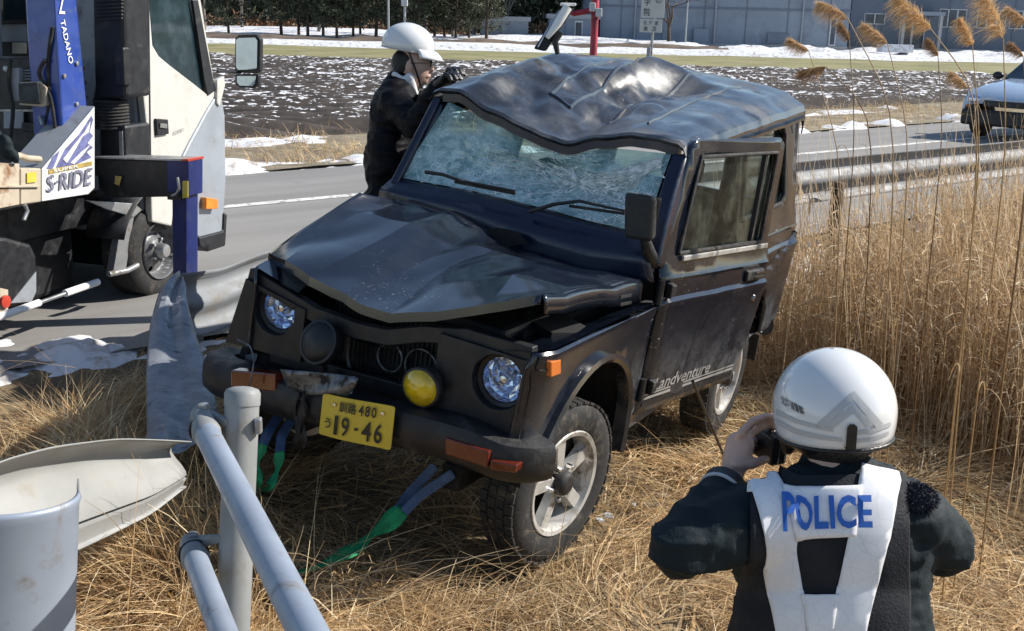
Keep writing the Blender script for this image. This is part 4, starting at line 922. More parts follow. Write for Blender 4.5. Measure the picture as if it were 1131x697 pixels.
# rear window with rubber surround, small label box
slab([(-40, -60), (46, -60), (44, 20), (36, 26), (-40, 28)], 0, XR-.005, -.02, 'rear_window_frame', MATS['machine_black'], bevel=.008)
slab([(-36, -60), (40, -60), (39, 16), (33, 21), (-36, 23)], 0, XR-.03, -.006, 'rear_window', MATS['cab_glass'], bevel=0)
slab([(3, 46), (48, 46), (48, 62), (3, 62)], 0, XR-.02, -.04, 'control_box', MATS['machine_black'])
slab([(14, 47), (30, 47), (30, 59), (14, 59)], 0, XR-.065, -.004, 'label_plate', MATS['deck_cream'], bevel=0)
slab([(-40, -60), (0, -60), (3, 66), (-40, 66)], 0, XR-.2, -.03, 'headboard_frame', MATS['cab_grey'])
# intake snorkel behind the cab
XS = XR-.30
sn = slab([(101, -60), (135, -60), (138, 40), (140, 108), (100, 112), (104, 90)], 0, XS, .24, 'intake_snorkel', MATS['machine_black'], bevel=.02)
for k in range(6): slab([(104, 1+k*4), (134, -1+k*4), (134.5, 1+k*4), (104.5, 3+k*4)], 0, XS-.012, .03, 'louvre', MATS['black_plastic'], sn, .001)
slab([(126, 52), (136, 52), (138, 95), (128, 95)], 0, XS-.03, .06, 'snorkel_rib', MATS['black_plastic'], sn, .012)
c0 = TP(122, 110, 0, XS+.06); c1 = TP(123, 142, 0, XS+.06); prof = []
L_ = float(np.linalg.norm(c1-c0))
for k in range(19): prof.append((.095+(.010 if k % 2 else 0), -L_*k/18))
MB().lathe(prof, c0, (0, 0, 1), 24).build('bellows', MATS['rubber'], sn, smooth=40)
slab([(108, 140), (138, 138), (140, 178), (109, 180)], 0, XS, .25, 'air_box', MATS['machine_black'], bevel=.02)
slab([(131, 145), (135, 145), (136, 172), (132, 172)], 0, XS-.006, .01, 'air_box_clip', MATS['bare_steel'], bevel=.002)
# boom column
YC = .05
col = slab([(60, -80), (80, -80), (85, 0), (99, 142), (72, 192), (63, 40), (61, 0)], 1, YC, .20, 'boom_column', MATS['crane_blue'], bevel=.012)
qa, qb = TP(69, 22, 1, YC-.006), TP(79, 70, 1, YC-.006); dv = unit(qb-qa); uv = unit(np.cross(dv, V3(0, -1, 0)))
text_on('lettering', 'TADANO', MATS['letter_white'], col, lambda a, b: (qa+qb)/2+dv*a+np.cross(V3(0, 1, 0), dv)*-b+V3(0, -.0, 0), float(np.linalg.norm(qb-qa)), .038, True)
for p in ((70, 84), (84, 115), (84, 70)): MB().lathe([(.012, 0), (.012, .012), (.003, .014)], TP(*p, 1, YC-.0), (0, -1, 0), 10).build('bolt', MATS['bare_steel'], col, smooth=40)
qc = TP(68, 6, 1, YC-.006)
text_on('lettering', 'Z', MATS['letter_white'], col, lambda a, b: qc+V3(a, 0, b), .05, .09, True)
for k in range(5): MB().tube([TP(88+k*1.5, 74+k*16, 1, YC+.05), TP(93+k*1.5, 76+k*16, 1, YC+.02)], .012, 6).build('hose_clip', MATS['machine_black'], col)
for k, pts in enumerate((((58, 30), (52, 70), (56, 110), (48, 150)), ((50, 66), (40, 82), (56, 100), (62, 150)), ((12, 66), (8, 90), (16, 120), (10, 160)), ((70, 150), (60, 168), (40, 172), (30, 160)))):
    hp_ = np.array([TP(*p, 0, XR-.68-.02*k) for p in pts]); hp_ = np.stack([np.interp(np.linspace(0, 3, 25), range(4), hp_[:, i]) for i in range(3)], 1)
    for _ in range(14): hp_[1:-1] = (hp_[:-2]+2*hp_[1:-1]+hp_[2:])/4
    MB().tube(hp_, .011, 8).build('hose', MATS['rubber'], T, smooth=60)
for p in ((8, 76), (56, 120), (62, 178), (-2, 150)): MB().lathe([(.018, 0), (.018, .014), (.008, .018)], TP(*p, 0, XR-.62), (-1, 0, 0), 8).build('bolt', MATS['bare_steel'], T)
# crane base machinery, work lamp
slab([(-60, 66), (60, 64), (74, 190), (38, 192), (-60, 192)], 0, XR-.62, .22, 'crane_base', MATS['machine_black'], bevel=.02)
slab([(5, 122), (27, 122), (27, 142), (5, 142)], 0, XR-.64, -.01, 'gauge_panel', MATS['cab_grey'])
slab([(26, 135), (44, 135), (44, 145), (26, 145)], 0, XR-.64, -.02, 'control_lever_plate', MATS['machine_black'])
for a, b in (((46, 148), (50, 158)), ((50, 158), (56, 154)), ((44, 128), (47, 138))): MB().tube([TP(*a, 0, XR-.7), TP(*b, 0, XR-.72)], .010, 8).build('lever', MATS['bare_steel'], T, smooth=60)
MB().beam(TP(-60, 122, 0, XR-.64), TP(60, 122, 0, XR-.64), .02, .012).build('rail_edge', MATS['bare_steel'], T)
lamp = slab([(21, 91), (44, 90), (51, 97), (50, 117), (46, 118), (21, 116)], 0, XR-.72, .12, 'work_lamp', MATS['deck_cream'], bevel=.012)
slab([(22, 92), (43, 91), (46, 115), (23, 114)], 0, XR-.735, -.015, 'lamp_rim', MATS['machine_black'], lamp, .004)
slab([(24, 95), (42, 94), (44, 112), (25, 112)], 0, XR-.75, -.006, 'lamp_glass', MATS['cab_glass'], lamp, 0)
slab([(13, 75), (21, 75), (21, 112), (14, 112)], 0, XR-.70, .03, 'lamp_post', MATS['cab_grey'])
for k in range(4): slab([(24, 77+k*3.2), (40, 77+k*3.2), (40, 78.3+k*3.2), (24, 78.3+k*3.2)], 0, XR-.64, -.012, 'vent_slot', MATS['cab_grey'], T, 0)
# outrigger across the truck with its jack
XB = XR-.40
ob = slab([(-40, 172), (206, 178), (206, 217), (105, 219), (-40, 222)], 0, XB, .13, 'outrigger_beam', MATS['machine_black'], bevel=.006)
slab([(184, 176.5), (208, 178), (208, 217), (185, 217.5)], 0, XB-.01, .15, 'beam_end', MATS['outrigger_blue'], ob, .005)
slab([(104, 173.2), (207, 176.2), (207, 178.0), (104, 175)], 0, XB-.012, .15, 'beam_top_edge', MATS['bare_steel'], ob, 0)
slab([(200, 175.8), (208, 176), (208, 178.4), (200, 178)], 0, XB-.016, .16, 'red_tip', MATS['red_reflector'], ob, 0)
jk = slab([(190, 214), (206, 214), (206, 330), (191, 330)], 0, XB+.005, .12, 'outrigger_jack', MATS['outrigger_blue'], bevel=.012)
MB().lathe([(.09, 0), (.09, .03), (.03, .05), (.03, .2)], (XB+.06, float(TP(204, 300, 0, XB)[1]), .0), (0, 0, 1), 20).build('jack_foot', MATS['bare_steel'], jk, smooth=40)
slab([(202, 200), (208, 200), (208, 218), (202, 219)], 0, XB-.02, -.005, 'warning_sticker', MATS['sticker_yellow'], ob, 0)
slab([(128, 194), (135, 195), (132, 205), (127, 203)], 0, XB-.012, -.005, 'warning_sticker', MATS['gold_print'], ob, 0)
MB().tube([TP(188, 217, 0, XB-.04), TP(195, 214, 0, XB-.05), TP(198, 208, 0, XB-.05), TP(196, 196, 0, XB-.04)], .008, 8).build('latch', MATS['bare_steel'], ob, smooth=60)
slab([(186, 212), (200, 214), (200, 221), (187, 220)], 0, XB-.03, -.02, 'latch_block', MATS['machine_black'], ob, .003)
# slide deck: cream side beams and the painted front board
YD = -.06
wedge = slab([(46, 223), (98, 215), (105, 208), (105, 117), (46, 186)], 1, YD+.012, .22, 'deck_board', MATS['cab_grey'], bevel=.006)
slab([(46.5, 222.5), (97.5, 214.5), (104.6, 207.5), (104.6, 118.5), (46.5, 187)], 1, YD, .010, 'board_face', MATS['board_white'], wedge, .004)
for pts in ([(62, 185), (72, 165), (88, 148), (101, 128), (103, 132), (99, 146), (103, 150), (97, 158), (103, 163), (96, 168), (101, 174), (88, 180), (74, 184)],
            [(52, 186), (58, 174), (66, 166), (62, 178), (58, 187)]):
    slab(pts, 1, YD-.003, .004, 'wing_print', MATS['wing_blue'], wedge, 0)
for pts in ([(70, 176), (82, 160), (95, 144), (84, 164), (74, 180)], [(78, 180), (90, 168), (100, 160), (91, 172), (82, 181)], [(90, 152), (97, 140), (100, 134), (98, 146)]):
    slab(pts, 1, YD-.0065, .003, 'wing_feather', MATS['letter_white'], wedge, 0)
slab([(54, 187.5), (102, 178), (102, 182.5), (54, 192.5)], 1, YD-.004, .004, 'print_band', MATS['gold_print'], wedge, 0)
s0, s1, s2, s3 = [TP(*p, 1, YD-.010) for p in ((52, 193), (102, 184), (101, 205), (53, 213))]
def sr(a, b):
    u, v = a+.5, .5-b; return s0*(1-u)*(1-v)+s1*u*(1-v)+s2*u*v+s3*(1-u)*v
text_on('lettering', 'S·RIDE', MATS['letter_grey'], wedge, lambda a, b: sr(a, b)+V3(.012*b, 0, 0), 1.0, .92, True)
g0, g1, g2, g3 = [TP(*p, 1, YD-.008) for p in ((58, 187), (88, 181), (88, 185), (58, 191.5))]
text_on('lettering', 'SUPER', MATS['letter_white'], wedge, lambda a, b: (g0*(.5-a)*(.5+b)+g1*(a+.5)*(.5+b)+g2*(a+.5)*(.5-b)+g3*(.5-a)*(.5-b)), .9, .8, True)
slab([(-80, 178), (22, 181), (22, 226), (-80, 246)], 1, YD, .12, 'deck_beam', MATS['deck_cream'], bevel=.006)
slab([(23, 186), (45.5, 186), (45.5, 223), (23, 226)], 1, YD+.002, .12, 'deck_beam', MATS['deck_cream'], bevel=.006)
slab([(-80, 205), (44, 205), (44, 207), (-80, 208)], 1, YD-.012, .02, 'deck_lip', MATS['deck_cream'], bevel=.002)
slab([(30, 191), (40, 190), (40, 201), (30, 202)], 1, YD-.006, .004, 'warning_sticker', MATS['sticker_yellow'], T, 0)
MB().tube([TP(12, 174, 1, YD+.05), TP(22, 172, 1, YD+.05), TP(30, 175, 1, YD+.05), TP(44, 176, 1, YD+.05)], .018, 8).build('deck_hook', MATS['deck_cream'], T, smooth=60)
MB().tube([TP(27, 226, 1, YD), TP(30, 233, 1, YD), TP(26, 243, 1, YD)], .012, 8).build('rope_hook', MATS['bare_steel'], T, smooth=60)
MB().box((-4.2, .02, .78), (XR-.45, 1.75, .86)).build('deck_floor', MATS['bare_steel'], T)
# chassis, tank, step, guard rod, wheels
for y_ in (.35, 1.25): MB().box((-4.0, y_, .50), (XF-.1, y_+.10, .70)).build('chassis_rail', MATS['machine_black'], T)
MB().box((-1.6, .45, .28), (-.40, 1.2, .74)).build('gearbox', MATS['machine_black'], T, bevel=.03)
MB().box((-3.2, .42, .10), (XR-.22, 1.62, .50)).build('underbody', MATS['machine_black'], T, bevel=.03)
MB().box((XR+.25, .35, .12), (XF-.1, 1.5, .48)).build('front_underbody', MATS['machine_black'], T, bevel=.03)
tk = slab([(-70, 262), (8, 262), (36, 270), (42, 283), (42, 322), (36, 334), (-70, 350)], 1, .10, .40, 'fuel_tank', MATS['machine_black'], bevel=.03)
slab([(12, 335), (40, 300), (40, 322), (35, 333)], 1, .095, .006, 'tank_reflector', MATS['cab_grey'], tk, 0)
slab([(0, 318), (9, 320), (9, 350), (0, 352)], 1, .09, .006, 'tank_plate', MATS['deck_cream'], tk, 0)
MB().lathe([(.035, 0), (.035, .012), (.02, .016)], TP(5, 333, 1, .085), (0, -1, 0), 16).build('red_reflector', MATS['red_reflector'], tk, smooth=50)
rod = MB().tube([TP(-60, 371, 1, -.02), TP(108, 311.5, 1, -.02)], .012, 10).build('side_guard_rod', MATS['bare_steel'], T, smooth=60)
for a, b in (((-60, 371), (43, 334.5)), ((72, 324), (108, 311.5))): MB().tube([TP(*a, 1, -.02), TP(*b, 1, -.02)], .021, 12).build('rod_sleeve', MATS['letter_white'], rod, smooth=60)
slab([(136, 234), (149, 233), (139, 300), (125, 302)], 1, .06, .05, 'step_bracket', MATS['bare_steel'], bevel=.006)
MB().tube([TP(120, 303, 1, .0), TP(140, 299, 1, -.02), TP(152, 293, 1, -.02)], .018, 8).build('step_tube', MATS['bare_steel'], T, smooth=60)
slab([(95, 221), (150, 225), (157, 232), (148, 240), (118, 231)], 1, .03, .02, 'mudguard_edge', MATS['bare_steel'], bevel=.004)
AP = [(.44*math.cos(a), .31+.42*math.sin(a)) for a in np.linspace(.25, 2.8, 14)]
MB().grid([[(x, y, z) for y in (.0, .28)] for x, z in AP]).build('front_mudguard', MATS['machine_black'], T, smooth=50, solid=.01)
def truck_wheel(c):
    w = MB().lathe([(.18, -.24), (.22, -.25), (.28, -.24), (.302, -.215), (.305, -.125), (.302, -.03), (.28, -.006), (.22, .002), (.185, -.01)], ax=(0, -1, 0), n=56, close=True).build('wheel', MATS['rubber'], T, smooth=40)
    w.location = c
    circ = lambda cx, cy, r, n: [(cx+r*math.cos(a), cy+r*math.sin(a)) for a in np.linspace(0, 2*math.pi, n, endpoint=False)]
    def pf(u, v):
        r = math.hypot(u, v); return (u, -float(np.interp(r, [0, .05, .07, .10, .15, .165, .18], [-.015, -.015, -.02, -.055, -.075, -.06, -.0])), v)
    hs = [circ(.128*math.cos(a), .128*math.sin(a), .021, 12) for a in np.linspace(.3, .3+2*math.pi, 6, endpoint=False)]
    r = MB().panel(circ(0, 0, .18, 48), pf, holes=hs, cu=np.arange(-.17, .18, .02), cv=np.arange(-.17, .18, .02)).build('rim', MATS['steel_rim'], w, smooth=60, solid=.006)
    MB().lathe([(.183, -.03), (.19, .0), (.186, .008), (.178, .0), (.17, -.05)], ax=(0, -1, 0), n=48, caps=False).build('rim_edge', MATS['steel_rim'], w, smooth=60)
    MB().lathe([(.165, -.09), (.001, -.09)], ax=(0, -1, 0), n=32).build('brake_drum', MATS['dark_inside'], w)
    MB().lathe([(.05, -.03), (.047, .03), (.04, .045), (.001, .05)], ax=(0, -1, 0), n=20).build('hub_cap', MATS['bare_steel'], w, smooth=50)
    for k in range(5):
        a = 2*math.pi*k/5; MB().lathe([(.012, -.03), (.012, .0), (.006, .004)], (math.cos(a)*.072, 0, math.sin(a)*.072), (0, -1, 0), 6).build('wheel_nut', MATS['bare_steel'], w)
    return w
truck_wheel((0, .03, .303))
for cy_, cx_ in ((1.46, 0), (.30, -2.9), (1.46, -2.9)):
    MB().lathe([(.1, -.24), (.22, -.25), (.28, -.24), (.302, -.215), (.305, -.125), (.302, -.03), (.28, -.006), (.1, .0)], (cx_, cy_+.0, .303), (0, -1, 0), n=40).build('wheel', MATS['rubber'], T, smooth=40)
# mirror on its arm
XM = float(TP(272, 66, 1, 0)[0])-.05
mo = slab([(259, 42), (263, 38.5), (283, 38), (287.5, 43), (287, 79), (283, 81), (261, 80), (258.5, 76)], 0, XM, .05, 'side_mirror', MATS['machine_black'], bevel=.014)
slab([(261, 44), (264, 42), (282, 41.5), (284.5, 45), (284, 75), (282, 77), (263, 77), (261, 74)], 0, XM-.006, -.004, 'mirror_glass', MATS['mirror_face'], mo, 0)
slab([(259, 82), (285.5, 82), (285, 94), (280, 97.5), (264, 97), (259, 93)], 0, XM, .045, 'lower_mirror', MATS['machine_black'], mo, .012)
slab([(262, 84), (283, 84), (282, 92), (279, 95), (265, 94.5), (262, 91)], 0, XM-.005, -.004, 'mirror_glass', MATS['mirror_face'], mo, 0)
MB().tube([TP(240, 79, 1, .0), TP(252, 79, 1, -.0), TP(266, 80, 0, XM+.03)], .010, 8).build('mirror_arm', MATS['machine_black'], mo, smooth=60)
slab([(240, 88), (248, 84), (249, 94), (243, 118), (240, 114)], 1, -.02, .03, 'mirror_mount', MATS['white_paint'], bevel=.006)

# ================================================================== GUARDRAILS AND RAILING
mat('galvanised', (.22, .235, .255), .62, .0, var=.1, vscale=4, dirt=(.20, .19, .17), dscale=7, damt=(.5, .72), rvar=.08)
mat('galvanised_pale', (.29, .295, .29), .55, .15, var=.07, vscale=3, dirt=(.30, .28, .24), dscale=9, damt=(.55, .78))
mat('pipe_grey', (.30, .345, .42), .45, .25, var=.06, vscale=5, dirt=(.19, .17, .15), dscale=11, damt=(.54, .72))
mat('scraped', (.24, .26, .29), .5, .35, var=.2, vscale=6, dirt=(.10, .105, .115), dscale=9, damt=(.60, .70), stretch=(2.2, 2.2, .35))
# rail section: (height fraction from the bottom, depth)
WP = [(0, .0), (.06, .012), (.12, .045), (.25, .055), (.33, .045), (.42, .008), (.50, .0), (.58, .008), (.67, .045), (.75, .055), (.88, .045), (.94, .012), (1, .0)]
WP2 = [(0, .0), (.03, .015), (.10, .012), (.19, .004), (.21, .030), (.235, .034), (.26, .006), (.34, .012), (.46, .030), (.58, .055), (.70, .074), (.80, .078), (.90, .060), (.965, .022), (1, .0)]
def rail_between(lo, hi, nrm, m, name, parent=None, depth=1.0, WP=WP):
    "beam skin between a lower and an upper edge, bulging along nrm"
    G = [[l+(h-l)*f+n*d*depth for f, d in WP] for l, h, n in zip(lo, hi, nrm)]
    return MB().grid(G).build(name, m, parent, smooth=50, solid=.004, soff=0)
mat('post_grey', (.25, .26, .262), .6, .15, var=.15, vscale=9, dirt=(.20, .17, .13), dscale=9, damt=(.5, .72), stretch=(1, 1, .4))
def post(p, top, parent, r=.057, name='post', m='post_grey', bottom=None):
    x, y = p[:2]; b = float(hgt(x, y))-.35 if bottom is None else bottom
    MB().lathe([(r, b), (r, top-.012), (r*.9, top-.002), (r*.5, top+.006), (.001, top+.008)], (x, y, 0), (0, 0, 1), 24).build(name, MATS[m], parent, smooth=50)
mat('dark_post', (.06, .052, .045), .8, var=.4, vscale=12, dirt=(.12, .08, .05), dscale=9, damt=(.45, .65))
GR = thing('guardrail', 'straight grey roadside guardrail running behind the tall dry reeds', 'guardrail', (0, 0, 0))
ts2 = np.arange(4.6, 26, .5); nv = V3(-.6361, .7716, 0)
rail_between([RW(t, 5.2, .43+.006*math.sin(t)) for t in ts2], [RW(t, 5.2, .78+.006*math.sin(t)) for t in ts2], [nv]*len(ts2), MATS['galvanised'], 'rail', GR)
for t in (3.6, 7.6, 11.6, 15.6): post(RW(t, 5.11), .60, GR, .05, m='dark_post')
# the stretch struck by the car: sagging rail, then torn and twisted down
GB = thing('bent_guardrail', 'bent and twisted guardrail torn down in front of the truck wheel', 'guardrail', (0, 0, 0))
lo = [dep(330, 330, 6.9), dep(285, 346, 6.5), dep(250, 362, 6.2), dep(222, 372, 5.95), dep(206, 368, 5.8)]
hi = [dep(330, 268, 6.9), dep(290, 279, 6.5), dep(248, 296, 6.2), dep(222, 300, 5.95), dep(200, 302, 5.8)]
def dens_path(P, n):
    P = np.array(P); t = np.linspace(0, 1, len(P)); u = np.linspace(0, 1, n); Q = np.stack([np.interp(u, t, P[:, k]) for k in range(3)], 1)
    for _ in range(2): Q[1:-1] = (Q[:-2]+2*Q[1:-1]+Q[2:])/4
    return Q
lo_, hi_ = dens_path(lo, 24), dens_path(hi, 24)
tv = np.gradient((lo_+hi_)/2, axis=0); nr = [unit(np.cross(t, h-l)) for t, l, h in zip(tv, lo_, hi_)]
nr = [n if n@(CAM-l) < 0 else -n for n, l in zip(nr, lo_)]
rail_between(lo_, hi_, nr, MATS['galvanised'], 'rail', GB)
# twisted sheet: left and right edges
le = [dep(196, 303, 5.80), dep(176, 320, 5.45), dep(165, 360, 5.1), dep(161, 410, 4.7), dep(162, 455, 4.3), dep(163, 484, 4.05), dep(150, 505, 3.8)]
ri = [dep(202, 312, 5.7), dep(205, 330, 5.5), dep(214, 365, 5.2), dep(228, 405, 4.8), dep(238, 440, 4.45), dep(244, 470, 4.2), dep(240, 498, 4.0)]
le_, ri_ = dens_path(le, 34), dens_path(ri, 34)
TW = []
for i, (a, b) in enumerate(zip(le_, ri_)):
    row = []
    t = unit((le_[min(i+1, 33)]-le_[max(i-1, 0)])); nn = unit(np.cross(b-a, t)); nn = nn if nn@(CAM-a) > 0 else -nn
    for f, d in WP:
        w = (.35+.25*math.sin(i*.25))*d+.03*(1-2*abs(float(n2(f*2.4+i*.03, i*.09, 1.6, 14))))*math.sin(math.pi*min(1, i/6+.1))+.012*abs(float(n2(f*3+i*.05, i*.3, 1.5, 15)))
        row.append(a+(b-a)*f+nn*w)
    TW.append(row)
MB().grid(TW).build('twisted_rail', MATS['scraped'], GB, smooth=40, solid=.004, soff=0)
for ang in (.8, 2.2):
    pass
pt = dep(210, 312, 6.15); post(pt, float(pt[2])+.02, GB)
# near stretch on the left, still attached to its round end piece
GL = thing('end_guardrail', 'pale sunlit guardrail end section bent behind the round grey end piece', 'guardrail', (0, 0, 0))
hi2 = [dep(-90, 560, 2.5), dep(0, 509, 2.8), dep(60, 493, 3.0), dep(130, 484.5, 3.3), dep(180, 486, 3.55), dep(212, 488, 3.7)]
lo2 = [dep(-90, 740, 2.5), dep(0, 645, 2.8), dep(60, 620, 3.0), dep(120, 592, 3.3), dep(168, 568, 3.5), dep(206, 538, 3.7)]
lo_, hi_ = dens_path(lo2, 30), dens_path(hi2, 30)
tv = np.gradient((lo_+hi_)/2, axis=0); nr = [unit(np.cross(t, h-l)) for t, l, h in zip(tv, lo_, hi_)]
nr = [n if n@(CAM-l) < 0 else -n for n, l in zip(nr, lo_)]
rail_between(lo_, hi_, nr, MATS['galvanised_pale'], 'rail', GL, 1.0, WP2)
# round end piece: sheet rolled about a vertical axis, lip at the top
ce = dep(6, 548, 1.95); axu = unit(dep(14, 540, 1.95)-dep(4, 640, 1.95)); axu = unit(axu*V3(1, .3, 1)); tocam = unit((CAM-ce)*V3(1, 1, 0)); tocam = unit(tocam-axu*(tocam@axu)); rgt = np.cross(axu, tocam)
if rgt[0] < 0: rgt = -rgt
hs_ = [0.004, -.006, -.02, -.2, -.5, -1.1]; rs_ = [.124, .128, .124, .124, .124, .124]
MB().grid([[ce+(tocam*math.cos(f)*.8+rgt*math.sin(f))*r+axu*h for h, r in zip(hs_, rs_)] for f in np.linspace(-1.7, 1.45, 48)]).build('end_piece', MATS['pipe_grey'], GL, smooth=50, solid=.006, fix=True)
f = 1.47; e0 = ce+(tocam*math.cos(f)*.8+rgt*math.sin(f))*.124
MB().add([e0+axu*.004, e0+axu*-.03, e0-tocam*.03+axu*-.032+rgt*.002, e0-tocam*.022+axu*.0, e0-tocam*.02+axu*.022], [(0, 1, 2, 3), (0, 3, 4)]).build('bent_tab', MATS['galvanised'], GL, solid=.003)
# pipe railing: post, two pipes on cast sockets, heading for the viewer
PR = thing('pipe_railing', 'grey pipe railing with round post and two blue-grey handrail pipes', 'railing', tuple(dep(262, 600, 2.35)*V3(1, 1, 0)))
b0 = dep(262, 600, 2.35)*V3(1, 1, 0)
def rel(p): return p-b0
pt_, pb_ = dep(268, 432, 2.35), dep(256, 720, 2.35); dv = unit(pb_-pt_); pe = pt_+dv*((pt_[2]+.15)/-dv[2])
MB().tube([rel(p) for p in (pt_, pt_+dv*.2, pt_+dv*.5, pe)], .0365, 24).build('post', MATS['post_grey'], PR, smooth=50)
MB().lathe([(.0385, -.03), (.0385, -.004), (.034, .004), (.02, .009), (.001, .011)], rel(pt_), -dv, 24).build('post_cap', MATS['post_grey'], PR, smooth=50)
MB().box(rel(dep(284, 470, 2.33))-V3(.004, .01, .018), rel(dep(284, 470, 2.33))+V3(.010, .01, .018)).build('bolt', MATS['bare_steel'], PR, bevel=.004)
def pipe(p, q, r):
    p, q = rel(p), rel(q); MB().tube([p, p+(q-p)*.33, p+(q-p)*.66, q], r, 24).build('pipe', MATS['pipe_grey'], PR, smooth=50)
u0, u1 = dep(226, 474, 2.33), dep(341, 700, 1.45); pipe(u0, u0+(u1-u0)*1.5, .0265)
l0, l1 = dep(214, 612, 2.36), dep(247, 700, 1.95); pipe(l0, l0+(l1-l0)*2.6, .0255)
for a, arm, q in ((dep(222, 458, 2.36), dep(252, 468, 2.33), u0), (dep(210, 600, 2.39), dep(244, 596, 2.34), l0)):
    d = unit(u1-u0)
    m_ = MB(); m_.capsule(rel(a), rel(q)+d*.03, .022, .031, 18); o = m_.build('socket', MATS['post_grey'], PR, smooth=60)
    MB().hexa([rel(a)+V3(.005, -.01, -.016), rel(arm)+V3(0, -.008, -.006), rel(arm)+V3(0, .008, -.006), rel(a)+V3(.005, .012, -.016), rel(a)+V3(.005, -.01, .016), rel(arm)+V3(0, -.008, .012), rel(arm)+V3(0, .008, .012), rel(a)+V3(.005, .012, .016)]).build('socket_arm', MATS['post_grey'], o, bevel=.005, fix=True)
    MB().lathe([(.012, 0), (.012, .008), (.004, .010)], rel(a)+V3(.008, -.004, .018), (0, 0, 1), 10).build('bolt', MATS['bare_steel'], o, smooth=40)
    MB().tube([rel(q)+d*.0+unit(np.cross(d, V3(0, 0, 1)))*.031*math.cos(t)+np.cross(unit(np.cross(d, V3(0, 0, 1))), d)*.031*math.sin(t) for t in np.linspace(0, 2*math.pi, 20)], .003, 6).build('clamp_wire', MATS['machine_black'], o, smooth=60)
ep = rel(u0+(u1-u0)*1.5); MB().tube([ep+V3(.03, 0, .05), ep+V3(.03, 0, -1.2)], .0365, 20).build('post', MATS['post_grey'], PR, smooth=50)

# ================================================================== PEOPLE
mat('police_jacket', (.008, .016, .021), .72, var=.12, vscale=10, bump=.5, bscale=30, spec=.25, rvar=.03)
mat('police_vest', (.006, .008, .013), .8, bump=.3, bscale=160)
def reflective():
    m = bpy.data.materials.new('reflective_white'); m.use_nodes = True; nt = m.node_tree; b = nt.nodes['Principled BSDF']
    tc = nt.nodes.new('ShaderNodeTexCoord'); v = tc.outputs['Object']
    w = nt.nodes.new('ShaderNodeTexVoronoi'); w.feature = 'DISTANCE_TO_EDGE'; w.inputs['Scale'].default_value = 28; nt.links.new(v, w.inputs[0])
    ln = _ramp(nt, w.outputs[0], .03, .0)
    c = _mix(nt, _ramp(nt, _noise(nt, v, 9, 4), .3, .7), (.74, .75, .78), (.86, .86, .88)); c = _mix(nt, _math(nt, 'MULTIPLY', ln, .35), c, (.5, .52, .56))
    nt.links.new(c, b.inputs[0]); b.inputs['Roughness'].default_value = .35
    bn = nt.nodes.new('ShaderNodeBump'); bn.inputs['Strength'].default_value = .5; bn.inputs['Distance'].default_value = .01
    nt.links.new(_noise(nt, v, 16, 4), bn.inputs[2]); nt.links.new(bn.outputs[0], b.inputs['Normal']); MATS[m.name] = m
reflective()
mat('letter_blue', (.02, .12, .48), .5, var=.08)
mat('helmet_white', (.74, .75, .76), .16, var=.03, coat=.7, dirt=(.5, .5, .5), dscale=12, damt=(.66, .85))
mat('helmet_band', (.48, .49, .50), .4, var=.05)
mat('black_leather', (.012, .012, .013), .4, var=.2, bump=.3, bscale=90)
mat('black_trousers', (.010, .012, .018), .85, bump=.3, bscale=60)
mat('skin', (.56, .36, .28), .5, var=.08, vscale=12, bump=.12, bscale=150)
mat('hair_navy', (.022, .026, .045), .8)
mat('hair_black', (.010, .009, .009), .5, bump=.6, bscale=120)
mat('black_uniform', (.005, .005, .007), .55, var=.1, vscale=8, bump=.5, bscale=24, spec=.12, rvar=.03)
mat('white_cloth', (.72, .72, .72), .85, bump=.2, bscale=60)
mat('boot', (.012, .012, .012), .5)
def bvh_of(me): return BVHTree.FromPolygons([v.co[:] for v in me.vertices], [tuple(p.vertices) for p in me.polygons])
def drape(tree, base, off=.004):
    "finds where a measured point falls on a garment, a little proud of the cloth"
    o = Vector(CAM-base)
    def fn(u, v):
        d = Vector(ray(u, v)).normalized(); h, n, i, dist = tree.ray_cast(o, d)
        if h is None: h, n, i, dist = tree.find_nearest(o+d*2.4)
        if n.dot(d) > 0: n = -n
        return np.array(h+n*off)
    return fn
def noised(me, amp, sc, seed=1):
    co = np.empty(len(me.vertices)*3); me.vertices.foreach_get('co', co); co = co.reshape(-1, 3)
    no = np.empty(len(me.vertices)*3); me.vertices.foreach_get('normal', no); no = no.reshape(-1, 3)
    d = vnoise(co*sc+seed*5.1)+.5*vnoise(co*sc*2.3+seed); co += no*d[:, None]*amp
    me.vertices.foreach_set('co', co.ravel()); me.update(); return me
def creased(me, amp, sc, seed=1, st=(1, 1, 2.2)):
    "soft folds of thick cloth"
    co = np.empty(len(me.vertices)*3); me.vertices.foreach_get('co', co); co = co.reshape(-1, 3)
    no = np.empty(len(me.vertices)*3); me.vertices.foreach_get('normal', no); no = no.reshape(-1, 3)
    q = co*np.array(st)*sc; q = q+.6*np.stack([vnoise(co*5+k) for k in (1, 2, 3)], -1)
    d = 1-2*np.abs(vnoise(q+seed*4.3)); d2 = 1-2*np.abs(vnoise(q*2.1+seed*2.3)); d = .65*d*np.abs(d)+.35*d2
    co += no*d[:, None]*amp; me.vertices.foreach_set('co', co.ravel()); me.update(); return me
def hand(mb, wrist, palm_dir, side_dir, size, curls, thumb=True):
    pass

